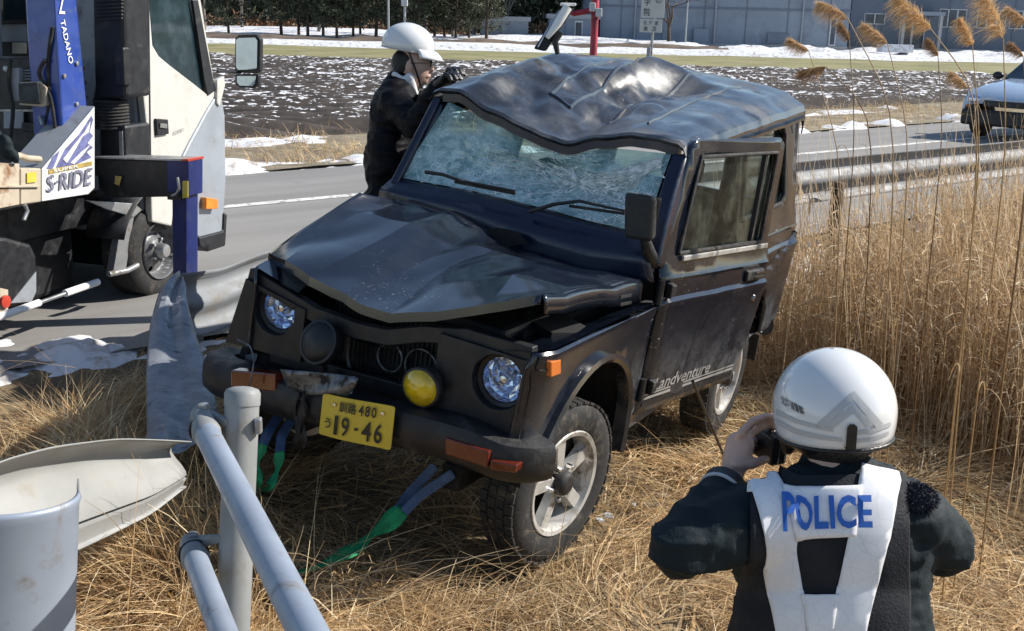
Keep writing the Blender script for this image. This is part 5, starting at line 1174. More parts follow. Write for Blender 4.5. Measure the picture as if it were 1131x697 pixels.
# ---- officer with a camera, seen from behind
base = V3(.75, 2.30, 0.); base[2] = float(hgt(base[0], base[1]))
O1 = thing('person', 'officer in white helmet and dark police vest with white straps raising a camera', 'person', tuple(base))
D = lambda x, y, d: dep(x, y, d)-base
b = MB()
head, neck = D(921, 468, 2.44), D(921, 520, 2.42)
ShL, ShR = D(838, 572, 2.40), D(1000, 568, 2.42)
ElL, WrL = D(752, 604, 2.32), D(806, 532, 2.50)
ElR, WrR = D(1042, 600, 2.48), D(992, 545, 2.78)
hip = V3(float(D(905, 800, 2.42)[0]), float(D(905, 800, 2.42)[1])+.05, .88)
# body: one skin from boots to head
b.ell(head, (.080, .098, .115)); b.capsule(neck, head, .062, .058); b.capsule(ShL, ShR, .07, .07)
ch = D(918, 610, 2.45); b.ell(ch, (.16, .10, .20)); b.ell((ch+hip)/2, (.145, .10, .22)); b.ell(hip, (.16, .11, .13))
for S_, E_, W_ in ((ShL, ElL, WrL), (ShR, ElR, WrR)): b.capsule(S_, E_, .052, .044); b.capsule(E_, W_, .042, .030)
for sx in (-.09, .09):
    kn = V3(hip[0]+sx*1.15, hip[1]+.03, .47); an = V3(hip[0]+sx*1.25, hip[1]+.0, .09)
    b.capsule(hip+V3(sx, 0, -.03), kn, .082, .058); b.capsule(kn, an, .055, .04); b.capsule(an+V3(0, -.05, -.04), an+V3(0, .17, -.05), .042, .035)
# left hand round the camera: palm, four fingers, thumb
K = D(817, 492, 2.53); b.capsule(WrL, K, .027, .035, flat=.8)
fing = [[(817, 480, 2.51), (830, 466, 2.53), (845, 460, 2.56), (858, 462, 2.60)], [(821, 487, 2.53), (835, 475, 2.55), (848, 469, 2.58), (859, 472, 2.61)],
        [(823, 494, 2.55), (834, 486, 2.61), (846, 480, 2.65), (856, 483, 2.66)], [(823, 501, 2.56), (832, 497, 2.63), (842, 494, 2.66), (850, 496, 2.66)]]
for f in fing:
    for p, q in zip(f[:-1], f[1:]): b.capsule(D(*p), D(*q), .0105, .0095, n=10)
for p, q in (((812, 514, 2.49), (830, 513, 2.50)), ((830, 513, 2.50), (846, 507, 2.53))): b.capsule(D(*p), D(*q), .0125, .0105, n=10)
bod = link('body', remeshed(b, .0055, 3), MATS['skin'], O1)
# jacket
j = MB(); j.capsule(ShL+V3(.0, 0, -.01), ShR+V3(0, 0, -.01), .088, .088); j.ell(ch+V3(.005, .0, .0), (.225, .14, .23)); j.ell((ch+hip)/2+V3(.02, 0, .02), (.235, .15, .30)); j.ell(hip+V3(.02, 0, .02), (.24, .16, .18))
j.capsule(neck+V3(0, .0, -.05), neck+V3(0, .02, -.01), .085, .07)
for S_, E_, W_, wf in ((ShL, ElL, WrL, .86), (ShR, ElR, WrR, .95)):
    j.capsule(S_, E_, .082, .067); j.capsule(E_, E_+(W_-E_)*wf, .066, .047)
jm = remeshed(j, .008, 10); tree = bvh_of(jm); jm = creased(jm, .013, 8, 3); jk_ = link('jacket', jm, MATS['police_jacket'], O1)
MB().lathe([(.05, -.01), (.054, -.008), (.054, .022), (.046, .024)], ElL+(WrL-ElL)*.84, WrL-ElL, 20).build('cuff', MATS['black_leather'], jk_, smooth=50)
MB().lathe([(.0535, 0), (.0550, .002), (.055, .006), (.053, .008)], ElL+(WrL-ElL)*.80, WrL-ElL, 20).build('cuff_piping', MATS['helmet_band'], jk_, smooth=50)
fr = MB().ell(D(1012, 551, 2.36), (.042, .035, .030)); fm = noised(remeshed(fr, .006, 2), .003, 60, 6); fc_ = link('fur_collar', fm, MATS['hair_navy'], jk_)
n_ = 2600; th_ = rng.normal(0, 1, (n_, 3)); th_ /= np.linalg.norm(th_, axis=1)[:, None]; c_ = D(1012, 551, 2.36)+th_*np.array([.041, .034, .029]); d_ = th_+rng.normal(0, .5, (n_, 3)); u_ = np.linspace(0, 1, 3)[None, :, None]
s_ = np.cross(d_, rng.normal(0, 1, (n_, 3))); s_ /= np.linalg.norm(s_, axis=1)[:, None]; cc_ = c_[:, None]+d_[:, None]*.0065*u_; ww_ = .0013*(1-.7*u_); vv_ = np.stack([cc_-s_[:, None]*ww_, cc_+s_[:, None]*ww_], 2).reshape(-1, 3)
qq_ = (np.array([[0, 1, 3, 2], [2, 3, 5, 4]])[None]+(np.arange(n_)*6)[:, None, None]).reshape(-1, 4); stuff(mesh_fast('fur', vv_, qq_, MATS['hair_navy'], fc_))
for sx in (-.09, .09):
    kn = V3(hip[0]+sx*1.15, hip[1]+.03, .47); an = V3(hip[0]+sx*1.25, hip[1]+.0, .10)
tr_ = MB(); tr_.ell(hip, (.18, .13, .14))
for sx in (-.09, .09):
    kn = V3(hip[0]+sx*1.15, hip[1]+.03, .47); an = V3(hip[0]+sx*1.25, hip[1]+.0, .12); tr_.capsule(hip+V3(sx, 0, -.03), kn, .10, .078); tr_.capsule(kn, an, .077, .066)
link('trousers', remeshed(tr_, .012, 6), MATS['black_trousers'], O1)
for sx in (-.09, .09):
    an = V3(hip[0]+sx*1.25, hip[1]+.0, .12); bt_ = MB(); bt_.capsule(an+V3(0, -.04, -.07), an+V3(0, .18, -.08), .05, .045); bt_.capsule(an, an+V3(0, -.01, .12), .055, .06); link('boot', remeshed(bt_, .01, 3), MATS['boot'], O1)
# vest and reflective straps, laid on the jacket's back
fn = drape(tree, base, .012); cut = lambda a, b_, s: np.arange(a, b_, s)
vest = MB().panel([(832, 527), (866, 520), (885, 529), (945, 528), (968, 518), (995, 528), (999, 570), (1000, 640), (1000, 705), (1000, 760), (815, 760), (815, 700), (822, 640), (826, 570)], fn, cu=cut(806, 1006, 8), cv=cut(520, 760, 8)).build('vest', MATS['police_vest'], O1, smooth=70, solid=.004, soff=1, fix=True)
fn2 = drape(tree, base, .018)
def strap(name, pts, m='reflective_white', f=fn2, par=vest): return MB().panel(pts, f, cu=cut(790, 1010, 7), cv=cut(510, 760, 7)).build(name, MATS[m], par, smooth=70, solid=.003, soff=1, fix=True)
strap('strap', [(826, 533), (863, 528), (872, 560), (879, 600), (889, 655), (894, 705), (898, 760), (870, 760), (862, 705), (849, 640), (838, 585)])
strap('strap', [(949, 518), (986, 527), (988, 535), (978, 590), (962, 655), (950, 705), (944, 760), (908, 760), (914, 705), (921, 655), (935, 590), (942, 550)])
strap('strap', [(886, 655), (925, 655), (916, 704), (914, 760), (898, 760), (894, 704)], f=drape(tree, base, .0215))
badge = strap('police_panel', [(862, 543), (948, 539), (942, 590), (876, 594)], f=drape(tree, base, .0225))
fn3 = drape(tree, base, .032)
text_on('lettering', 'POLICE', MATS['letter_blue'], badge, lambda a, b_: fn3(908+a-.03*b_, 567-b_-.02*a), 97, 32, .03)
# helmet: shell, rim, band with chevrons, strap, neck guard
HC = D(921, 450, 2.44); tilt = Matrix.Rotation(math.radians(-4), 3, 'Y') @ Matrix.Rotation(math.radians(-7), 3, 'X'); tilt = np.array(tilt)
def shell(th, ph, r=1.0):
    "th round, ph 0 top .. 1 rim"
    a = ph*math.radians(112); s, c = math.sin(a), math.cos(a)
    p = V3(.134*s*math.cos(th), .150*s*math.sin(th), .135*c if c > 0 else .17*c)*r
    return HC+tilt@p
hg = [[shell(th, ph) for th in np.linspace(0, 2*math.pi, 49)] for ph in np.linspace(.0, 1, 22)]
hel = MB().grid(hg, flip=True).build('helmet', MATS['helmet_white'], O1, smooth=60, solid=.012, soff=-1)
htree = bvh_of(hel.data); hf = drape(htree, base, .0018)
MB().tube([shell(th, 1.0, 1.0) for th in np.linspace(0, 2*math.pi, 60)], .005, 8).build('rim', MATS['black_leather'], hel, smooth=60)
def hstrip(pts, m='helmet_band', f=hf, name='band'): return MB().panel(pts, f, cu=cut(850, 995, 5), cv=cut(380, 505, 5)).build(name, MATS[m], hel, smooth=70)
hstrip([(858, 452), (880, 463), (905, 470), (920, 473), (920, 477), (904, 474), (878, 467), (857, 457)])
hstrip([(857, 462), (880, 474), (905, 480), (930, 484), (930, 488), (904, 485), (878, 479), (856, 467)])
hstrip([(936, 476), (960, 474), (983, 466), (983, 471), (960, 479), (936, 481)]); hstrip([(936, 486), (962, 483), (981, 476), (981, 480), (962, 487), (936, 490)])
for a_, w in ((0, 7), (11, 6)):
    hstrip([(943, 432+a_*1.3), (945, 440+a_*1.3), (916-w+a_*.9, 473), (907-w+a_*.9, 470)], name='chevron'); hstrip([(943, 432+a_*1.3), (975-a_*.9, 468), (967-a_*.9, 472), (941, 440+a_*1.3)], name='chevron')
hf2 = drape(htree, base, .006); hstrip([(935, 471), (938, 468), (943, 468), (946, 471), (944, 500), (933, 500)], 'black_leather', hf2, 'rear_clip')
hf3 = drape(htree, base, .003); text_on('lettering', '北海道警察', MATS['plate_ink'], hel, lambda a, b_: hf3(876+a*.98-b_*.25, 448-b_+.52*a), 25, 10, True)
ng = MB(); ng.ell(HC+V3(0, .01, -.065), (.108, .118, .055)); ng.capsule(HC+V3(-.095, .05, -.05), HC+V3(-.08, .05, -.12), .025, .018); ng.capsule(HC+V3(.095, .05, -.05), HC+V3(.085, .05, -.11), .025, .018)
link('neck_guard', remeshed(ng, .008, 4), MATS['black_leather'], hel)
link('hair', remeshed(MB().ell(head+V3(0, -.012, -.03), (.082, .092, .07)), .008, 2), MATS['hair_black'], O1)
# compact camera in the hand
cb = dep(848, 490, 2.60)
CMF = Frame(np.stack([unit(V3(.93, .36, .05)), unit(np.cross(V3(0.12, 0, 1), V3(.93, .36, .05))), unit(V3(0, 0, 1))], 1), cb); _u, _, _v = np.linalg.svd(CMF.R); CMF.R = _u@_v
CMO = thing('camera_held', 'small black camera with silver edges held up beside the white helmet', 'camera', CMF)
CMO.name = 'compact_camera'
cb_ = MB().box((-.022, -.05, -.036), (.022, .05, .036)).build('camera_body', MATS['black_plastic'], CMO, bevel=.006)
for x_ in (-.006, .012): MB().beam((x_, -.0525, -.030), (x_+.003, -.0525, .030), .0035, .003).build('silver_edge', MATS['chrome'], cb_)
MB().lathe([(.024, 0), (.024, .02), (.018, .024), (.001, .018)], (0, .05, 0), (0, 1, 0), 20).build('camera_lens', MATS['black_plastic'], CMO, smooth=40)
MB().lathe([(.006, 0), (.006, .005)], (.0, -.02, .036), (0, 0, 1), 12).build('shutter_button', MATS['chrome'], CMO)

# ---- worker in white helmet leaning on the far roof edge
DD = 5.85
base2 = dep(425, 260, DD); base2 = V3(base2[0], base2[1], 0.); base2[2] = float(hgt(base2[0], base2[1]))
O2 = thing('person', 'worker in white helmet, glasses and black jacket leaning over the crushed car roof', 'person', tuple(base2))
E = lambda x, y, d: dep(x, y, d)-base2
hd2, nk2 = E(455, 72, DD), E(443, 92, DD)
sN, sF = E(436, 116, DD-.16), E(436, 108, DD+.20)          # shoulders, near and far
eN, wN, eF, wF = E(460, 140, DD-.32), E(482, 96, DD-.42), E(470, 120, DD+.05), E(490, 90, DD-.25)
hp2 = E(424, 262, DD); hp2[2] = .88
b = MB(); b.ell(hd2, (.098, .078, .118)); b.capsule(nk2, hd2+V3(-.03, 0, -.05), .058, .055)
b.capsule(hd2+V3(.06, -.0, -.075), hd2+V3(.02, 0, -.085), .030, .05)             # jaw
b.capsule(hd2+V3(.095, 0, .012), hd2+V3(.108, 0, -.022), .010, .015); b.ell(hd2+V3(.085, -.0, -.055), (.02, .028, .010))   # nose, mouth
b.ell(hd2+V3(-.005, -.078, -.005), (.022, .012, .032)); b.ell(hd2+V3(-.005, .078, -.005), (.022, .012, .032))               # ears
b.ell(hd2+V3(.082, -.032, .018), (.016, .016, .012)); b.ell(hd2+V3(.082, .032, .018), (.016, .016, .012))
b.capsule(sN, sF, .07, .07); c2 = (nk2+hp2)/2; b.ell(nk2+(hp2-nk2)*.3, (.11, .16, .2)); b.ell(nk2+(hp2-nk2)*.7, (.11, .145, .22)); b.ell(hp2, (.12, .16, .12))
for S_, E_, W_ in ((sN, eN, wN), (sF, eF, wF)): b.capsule(S_, E_, .05, .042); b.capsule(E_, W_, .04, .03)
for sy_ in (-.09, .09):
    kn = V3(hp2[0]+.02, hp2[1]+sy_*1.1, .47); an = V3(hp2[0]-.02, hp2[1]+sy_*1.2, .09); b.capsule(hp2+V3(0, sy_, -.03), kn, .08, .056); b.capsule(kn, an, .054, .04); b.capsule(an+V3(-.05, 0, -.04), an+V3(.17, 0, -.05), .042, .035)
bod2 = link('body', remeshed(b, .008, 3), MATS['skin'], O2)
for sy_ in (-.03, .03):
    pass
j = MB(); j.capsule(sN, sF, .085, .085); j.ell(nk2+(hp2-nk2)*.28, (.145, .20, .22)); j.ell(nk2+(hp2-nk2)*.6, (.14, .19, .28)); j.ell(hp2+V3(0, 0, .03), (.15, .19, .17)); j.capsule(nk2+V3(-.03, 0, -.07), nk2+V3(-.01, 0, .0), .10, .075)
for S_, E_, W_ in ((sN, eN, wN), (sF, eF, wF)): j.capsule(S_, E_, .085, .072); j.capsule(E_, E_+(W_-E_)*.9, .070, .045)
jm2 = creased(remeshed(j, .010, 7), .014, 7, 8); jk2 = link('jacket', jm2, MATS['black_uniform'], O2)
cl = MB(); cl.capsule(nk2+V3(.05, -.05, .03), nk2+V3(.07, -.03, -.06), .030, .028); cl.capsule(nk2+V3(.05, .05, .03), nk2+V3(.07, .03, -.06), .030, .028); cl.capsule(nk2+V3(-.03, -.06, .05), nk2+V3(.04, -.06, .0), .016, .022)
link('collar', remeshed(cl, .008, 3), MATS['white_cloth'], jk2)
t2 = MB(); t2.ell(hp2, (.14, .18, .14))
for sy_ in (-.09, .09):
    kn = V3(hp2[0]+.02, hp2[1]+sy_*1.1, .47); an = V3(hp2[0]-.02, hp2[1]+sy_*1.2, .12); t2.capsule(hp2+V3(0, sy_, -.03), kn, .098, .076); t2.capsule(kn, an, .075, .064)
link('trousers', remeshed(t2, .012, 6), MATS['black_trousers'], O2)
for sy_ in (-.09, .09):
    an = V3(hp2[0]-.02, hp2[1]+sy_*1.2, .12); bt_ = MB(); bt_.capsule(an+V3(-.04, 0, -.07), an+V3(.18, 0, -.08), .05, .045); bt_.capsule(an, an+V3(0, 0, .12), .055, .06); link('boot', remeshed(bt_, .01, 3), MATS['boot'], O2)
# gloved hands curled on the roof edge
def glove(w, dirv, seed):
    g = MB(); d = unit(dirv); up = V3(0, 0, 1); sd = unit(np.cross(d, up)); up = np.cross(sd, d)
    pk = w+d*.075+up*.012; g.capsule(w, pk, .032, .040, flat=.7)
    for k, (o_, L) in enumerate(((-.034, .030), (-.012, .034), (.011, .032), (.032, .025))):
        p0 = pk+sd*o_+d*.006; p1 = p0+d*L+up*.016; p2 = p1+d*L*.75-up*.018; p3 = p2+d*L*.3-up*.026
        for a_, c_ in ((p0, p1), (p1, p2), (p2, p3)): g.capsule(a_, c_, .0115, .010, n=10)
    t0 = w+d*.02-sd*.03; t1 = t0+d*.035-sd*.022; t2_ = t1+d*.03-up*.01; g.capsule(t0, t1, .014, .012, n=10); g.capsule(t1, t2_, .012, .010, n=10)
    return link('glove', remeshed(g, .005, 2), MATS['black_leather'], O2)
glove(wN, E(505, 84, DD-.52)-wN, 1); glove(wF, E(508, 78, DD-.38)-wF, 2)
# helmet with peak, chin strap, glasses, hair
H2 = E(451, 50, DD); tl = np.array(Matrix.Rotation(math.radians(8), 3, 'Y'))
def sh2(th, ph, r=1.0):
    a = ph*math.radians(100); s, c = math.sin(a), math.cos(a); return H2+tl@(V3(.143*s*math.cos(th)*(1.0), .122*s*math.sin(th), (.118*c if c > 0 else .15*c))*r)
h2 = MB().grid([[sh2(th, ph) for th in np.linspace(0, 2*math.pi, 41)] for ph in np.linspace(0, 1, 16)], flip=True).build('helmet', MATS['helmet_white'], O2, smooth=60, solid=.008, soff=-1)
pk = []
for k, t in enumerate(np.linspace(0, 1, 6)):
    pk.append([H2+tl@V3((.138+.052*t)*math.cos(a)*1.02, (.118+.012*t)*math.sin(a), -.012-.030*t*t-.012*t) for a in np.linspace(-1.15, 1.15, 21)])
MB().grid(pk).build('peak', MATS['helmet_white'], h2, smooth=60, solid=.006)
MB().tube([sh2(th, 1.0) for th in np.linspace(0, 2*math.pi, 40)], .004, 6).build('rim', MATS['helmet_band'], h2, smooth=60)
link('hair', remeshed(MB().ell(hd2+V3(-.028, 0, .01), (.085, .082, .082)).capsule(hd2+V3(-.07, -.045, -.03), hd2+V3(-.07, .045, -.03), .03, .03), .008, 2), MATS['hair_black'], O2)
MB().tube([H2+tl@V3(.02, -.118, -.03), hd2+V3(.035, -.085, -.04), hd2+V3(.05, -.05, -.105), hd2+V3(.055, 0, -.118), hd2+V3(.05, .05, -.105), hd2+V3(.035, .085, -.04), H2+tl@V3(.02, .118, -.03)], .006, 6).build('chin_strap', MATS['black_leather'], h2, smooth=60)
gl = MB()
for sy_ in (-.033, .033): gl.tube([hd2+V3(.104, sy_+.024*math.cos(a), .012+.017*math.sin(a)) for a in np.linspace(0, 2*math.pi, 17)], .0022, 6)
gl.tube([hd2+V3(.106, -.010, .014), hd2+V3(.106, .010, .014)], .0022, 6)
for sy_ in (-1, 1): gl.tube([hd2+V3(.103, sy_*.056, .016), hd2+V3(.05, sy_*.080, .016), hd2+V3(-.01, sy_*.084, .012)], .0022, 6)
gl.build('glasses', MATS['black_plastic'], O2, smooth=60)

# ================================================================== DRY GRASS AND REEDS
straw_mat('straw', .30); straw_mat('reed', .40); straw_mat('plume', .45)
def ribbons(base, d, L, w, bend, side, K=4, taper=.85):
    "n curved blades; returns verts and quads"
    n = len(base); u = np.linspace(0, 1, K)[None, :, None]
    c = base[:, None]+d[:, None]*(L[:, None, None]*u)+bend[:, None]*(L[:, None, None]*u*u)
    ww = (w[:, None, None]*.5*(1-taper*u)); v = np.stack([c-side[:, None]*ww, c+side[:, None]*ww], 2).reshape(n, K*2, 3)
    q = np.array([[2*k, 2*k+1, 2*k+3, 2*k+2] for k in range(K-1)]); Q = (q[None]+(np.arange(n)*K*2)[:, None, None]).reshape(-1, 4)
    return v.reshape(-1, 3), Q
def norm(v): return v/(np.linalg.norm(v, axis=-1, keepdims=True)+1e-9)
PAL = np.array([(.80, .60, .34), (.70, .48, .24), (.54, .35, .17), (.88, .71, .47), (.40, .26, .14), (.74, .52, .26)])
def tints(n, per, pal=PAL, jit=.15):
    t = pal[rng.integers(0, len(pal), n)]*(1+rng.uniform(-jit, jit, (n, 1))); return np.repeat(t, per, 0)
def st_xy(s, t): return t*.7716-s*.6361, t*.6361+s*.7716
def blades(n, s, t, up, L0, L1, w0, w1, K=4, lift=.0, label='', jit=.15, pal=PAL, az=None, droop=.5):
    x, y = st_xy(s, t); z = hgt(x, y)+lift*rng.random(n)
    a = (n2(s, t, .9, 40)*5+n2(s, t, 3.0, 41)*2+rng.normal(0, .75, n)) if az is None else az
    el = np.clip(rng.normal(up, .22, n), .02, 1.5)
    d = np.stack([np.cos(a)*np.cos(el), np.sin(a)*np.cos(el), np.sin(el)], -1)
    L = rng.uniform(L0, L1, n); w = rng.uniform(w0, w1, n)
    bend = np.stack([np.cos(a), np.sin(a), np.zeros(n)], -1)*rng.uniform(-.1, .35, n)[:, None]+np.stack([rng.normal(0, .18, n), rng.normal(0, .18, n), -rng.uniform(.1, droop, n)], -1)
    side = norm(np.stack([-np.sin(a), np.cos(a), rng.normal(0, .5, n)], -1))
    v, q = ribbons(np.stack([x, y, z], -1), d, L, w, bend, side, K)
    big = np.repeat(1+.30*n2(s, t, 1.3, 44)+.22*n2(s, t, 4, 45), K*2)[:, None]
    return v, q, np.clip(tints(n, K*2, pal, jit)*big, .02, .95)
def merge(*parts):
    V, Q, T_, o = [], [], [], 0
    for v, q, t in parts: V.append(v); Q.append(q+o); T_.append(t); o += len(v)
    return np.concatenate(V), np.concatenate(Q), np.concatenate(T_)
def pick(n, fn, s0, s1, t0, t1):
    s = rng.uniform(s0, s1, n*4); t = rng.uniform(t0, t1, n*4); k = rng.random(n*4) < fn(s, t); return s[k][:n], t[k][:n]
# the car's footprint keeps only short flattened blades
def under_car(s, t):
    x, y = st_xy(s, t); p = (np.stack([x, y, 0*x-.2], -1)-CARF.T)@CARF.R
    return (p[:, 0] > -2.7) & (p[:, 0] < .45) & (np.abs(p[:, 1]) < .72)
def near_off(s, t):
    x, y = st_xy(s, t); return (np.hypot(x-.75, y-2.3) > .33)
clump = lambda s, t, sc, sd: .5+.5*n2(s, t, sc, sd)
dens_f = lambda s, t: np.clip(.25+1.0*clump(s, t, 1.1, 3), 0, 1)*np.where(under_car(s, t), .35, 1.)*np.where(t < 6, 1, .55)*(s < np.where(t < 2.9, 4.75, 5.5)+.25*n2(t, s, 2, 5))
s, t = pick(52000, dens_f, .2, 5.7, .2, 10); A = blades(len(s), s, t, .20, .12, .38, .003, .0075, 4, .05)
s, t = pick(26000, lambda s, t: dens_f(s, t)*(t < 5), .4, 4.6, .6, 5.2); B_ = blades(len(s), s, t, .35, .08, .26, .0022, .006, 4, .06)
s, t = pick(9000, lambda s, t: np.clip(clump(s, t, 1.8, 7)*1.6-.5, 0, 1)*~under_car(s, t)*near_off(s, t)*(s < np.where(t < 2.9, 4.7, 5.5)), .2, 5.5, .2, 10); Cc = blades(len(s), s, t, .85, .18, .45, .002, .005, 5, .0, droop=.8)
s, t = pick(1500, lambda s, t: 1.0*near_off(s, t)*~under_car(s, t), .4, 5.2, .4, 8); Dd = blades(len(s), s, t, .5, .5, .95, .002, .0035, 6, .05, droop=.5)
s, t = pick(14000, lambda s, t: np.clip(clump(s, t, 1.2, 12)*1.4-.15, 0, 1)*(s < 4.7+.3*n2(t, s, 2, 5)), 2.6, 5.2, -1.5, 2.0); Ee = blades(len(s), s, t, .45, .15, .42, .002, .005, 4, .06)
s, t = pick(5000, lambda s, t: dens_f(s, t), .3, 5.3, .4, 8); Br = blades(len(s), s, t, .15, .12, .34, .008, .015, 4, .06, droop=.3)
ALL = merge(A, B_, Cc, Dd, Ee, Br)
stuff(mesh_fast('dry_grass', ALL[0], ALL[1], MATS['straw'], tint=ALL[2]), 'matted dry yellow grass covering the verge under the wrecked car', 'grass')
# a shaggy tuft caught under the rail on the left, and the ragged edge of the bank at the foot of the guardrail
s, t = pick(7000, lambda s, t: np.clip(clump(s, t, 2.2, 22)*1.5-.3, 0, 1), 3.9, 4.9, 1.2, 2.2); Ff = blades(len(s), s, t, .75, .2, .5, .002, .005, 5, .0, droop=.9)
stuff(mesh_fast('dry_grass', Ff[0], Ff[1], MATS['straw'], tint=Ff[2]), 'tangled dry grass heap around the twisted guardrail', 'grass')
pc_ = atz(205, 622, -.05); s0_, t0_ = float(-.6361*pc_[0]+.7716*pc_[1]), float(.7716*pc_[0]+.6361*pc_[1])
s, t = rng.normal(s0_, .22, 1500), rng.normal(t0_, .16, 1500); Tf = blades(1500, s, t, 1.05, .30, .72, .003, .007, 6, .0, droop=.8)
stuff(mesh_fast('dry_grass', Tf[0], Tf[1], MATS['straw'], tint=Tf[2]), 'tall drooping straw tuft between the bent guardrail and the railing post', 'grass')
# far verge across the road
s, t = pick(16000, lambda s, t: np.clip(clump(s, t, .5, 31)*1.6-.35, 0, 1), 11.9, 15.6, -8, 40)
Gg = blades(len(s), s, t, .9, .12, .40, .006, .016, 3, .0, droop=.7)
stuff(mesh_fast('dry_grass', Gg[0], Gg[1], MATS['straw'], tint=Gg[2]), 'low dry grass along the far side of the road', 'grass')
# reeds on the bank to the right of the car
RPAL = np.array([(.70, .54, .35), (.78, .63, .43), (.56, .41, .25), (.84, .71, .51), (.70, .51, .30)])
fA, fB = atz(905, 455, -.55), atz(1131, 560, -.75)
fd = unit(fB[:2]-fA[:2]); fn_ = np.array([-fd[1], fd[0]]); fn_ = fn_ if fn_@np.array([0, 1]) > 0 else -fn_
def reed_ok(s, t):
    x, y = st_xy(s, t); p = np.stack([x, y], -1)-fA[:2]; d = p@fn_; a = p@fd
    q = (np.stack([x, y, 0*x-.2], -1)-CARF.T)@CARF.R
    clear = (q[:, 1] > .95+.15*np.sin(q[:, 0]*5)) | (q[:, 0] < -2.95)
    return np.clip(d*2.2+.05, 0, 1)*clear*(s < 4.95)*np.clip(.35+.8*clump(s, t, 1.3, 17), 0, 1)*np.where(s > 4.2, .6, 1)
s, t = pick(9500, reed_ok, .3, 5.0, 3.4, 13.5); n = len(s); x, y = st_xy(s, t); z = hgt(x, y)
a = rng.uniform(0, 2*math.pi, n); tilt_ = np.abs(rng.normal(0, .10, n)); d = np.stack([np.cos(a)*np.sin(tilt_), np.sin(a)*np.sin(tilt_), np.cos(tilt_)], -1)
hfac = np.where(s > 4.1, .75, 1.0); L = rng.uniform(.85, 1.6, n)*hfac*(.9+.25*sm(4, 8, t)); bend = np.stack([rng.normal(-.04, .10, n), rng.normal(0, .10, n), -.02*np.ones(n)], -1)
P0 = np.stack([x, y, z], -1); parts = []
for sd_ in (np.stack([np.cos(a), np.sin(a), 0*a], -1), np.stack([-np.sin(a), np.cos(a), 0*a], -1)):
    v, q = ribbons(P0, d, L, np.full(n, .0065), bend, sd_, 6, .5); parts.append((v, q, tints(n, 12, RPAL)))
for rep in range(5):          # long leaves hanging from the stems
    u = rng.uniform(.15, .9, n); p = P0+d*(L*u)[:, None]+bend*(L*u*u)[:, None]; a2 = rng.uniform(0, 2*math.pi, n); el = rng.uniform(-.2, 1.1, n)
    dl = np.stack([np.cos(a2)*np.cos(el), np.sin(a2)*np.cos(el), np.sin(el)], -1); bl_ = np.stack([rng.normal(0, .2, n), rng.normal(0, .2, n), -rng.uniform(.3, 1.1, n)], -1)
    v, q = ribbons(p, dl, rng.uniform(.14, .42, n), rng.uniform(.006, .015, n), bl_, norm(np.stack([-np.sin(a2), np.cos(a2), rng.normal(0, .4, n)], -1)), 5); parts.append((v, q, tints(n, 10, RPAL)))
V, Qd, Tt = merge(*parts); stuff(mesh_fast('reed_bed', V, Qd, MATS['reed'], tint=Tt), 'dense stand of tall dry reeds on the bank right of the car', 'reeds')
# broken, fallen stems at the front of the stand
s, t = pick(1500, lambda s, t: (reed_ok(s, t) > .02)*1.0, .3, 5.0, 3.2, 11); Hh = blades(len(s), s, t, .30, .5, 1.1, .004, .0075, 5, .25, pal=RPAL, droop=.35)
stuff(mesh_fast('fallen_reeds', Hh[0], Hh[1], MATS['reed'], tint=Hh[2]), 'broken reed stems fallen across the foot of the reed stand', 'reeds')
# tall seed heads, each one a plant of its own
def reed_plant(tip, neck_, low, dt, dl, hue, label):
    P3, P2, P1 = dep(*tip, dt), dep(*neck_, dt), dep(*low, dl)
    dirv = P1-P2; g = P1+dirv*.2; k = 0
    gx, gy = P1[0]+dirv[0]*.5, P1[1]+dirv[1]*.5; gz = float(hgt(gx, gy)); B0 = V3(gx, gy, gz)
    o = thing('plume_reed', label, 'reed', tuple(B0), 'reed plumes standing above the reed bed')
    pth = dens_path([B0, B0*.45+P1*.55, P1, P2], 14)-B0
    me_ = MB().tube(pth, np.linspace(.0042, .0022, 14), 5)
    me = me_.mesh('stem'); at_ = me.attributes.new('tint', 'FLOAT_COLOR', 'POINT'); at_.data.foreach_set('color', np.tile(np.array([*hue*.85, 1], np.float32), len(me.vertices)))
    link('stem', me, MATS['reed'], o)
    n = 900; u = rng.random(n)**.9; ax = P3-P2; ln = np.linalg.norm(ax); ad = unit(ax); sid, upv = frame_of(ad)
    env_ = np.sin(np.pi*np.clip(u*.9+.08, 0, 1))**.7
    th = rng.uniform(0, 2*math.pi, n); rad_ = (sid[None]*np.cos(th)[:, None]+upv[None]*np.sin(th)[:, None])
    p = (P2-B0)[None]+ax[None]*u[:, None]*.85+rad_*(env_*ln*.03)[:, None]
    dh_ = norm(ad[None]*.7+rad_*.6+np.array([0, 0, -.25])[None]); Lh = rng.uniform(.18, .42, n)*ln*(.5+.5*env_)
    v, q = ribbons(p, dh_, Lh, rng.uniform(.0014, .0030, n), np.tile(np.array([0, 0, -.45]), (n, 1))+rng.normal(0, .15, (n, 3)), norm(rng.normal(0, 1, (n, 3))), 4)
    mesh_fast('plume', v, q, MATS['plume'], o, tint=np.repeat(hue*rng.uniform(.95, 1.7, (n, 1)), 8, 0))
    for _ in range(3):
        f = random.uniform(.25, .8); i = int(f*13); pp = pth[i]; a_ = random.uniform(0, 6.28)
        v, q = ribbons(pp[None], np.array([[math.cos(a_)*.6, math.sin(a_)*.6, .6]]), np.array([.28]), np.array([.008]), np.array([[0, 0, -.9]]), np.array([[-math.sin(a_), math.cos(a_), .2]]), 6)
        mesh_fast('leaf', v, q, MATS['reed'], o, tint=np.tile(hue*.9, (12, 1)))
TAN, BRN, GLD = np.array([.52, .36, .20]), np.array([.30, .18, .09]), np.array([.58, .40, .20])
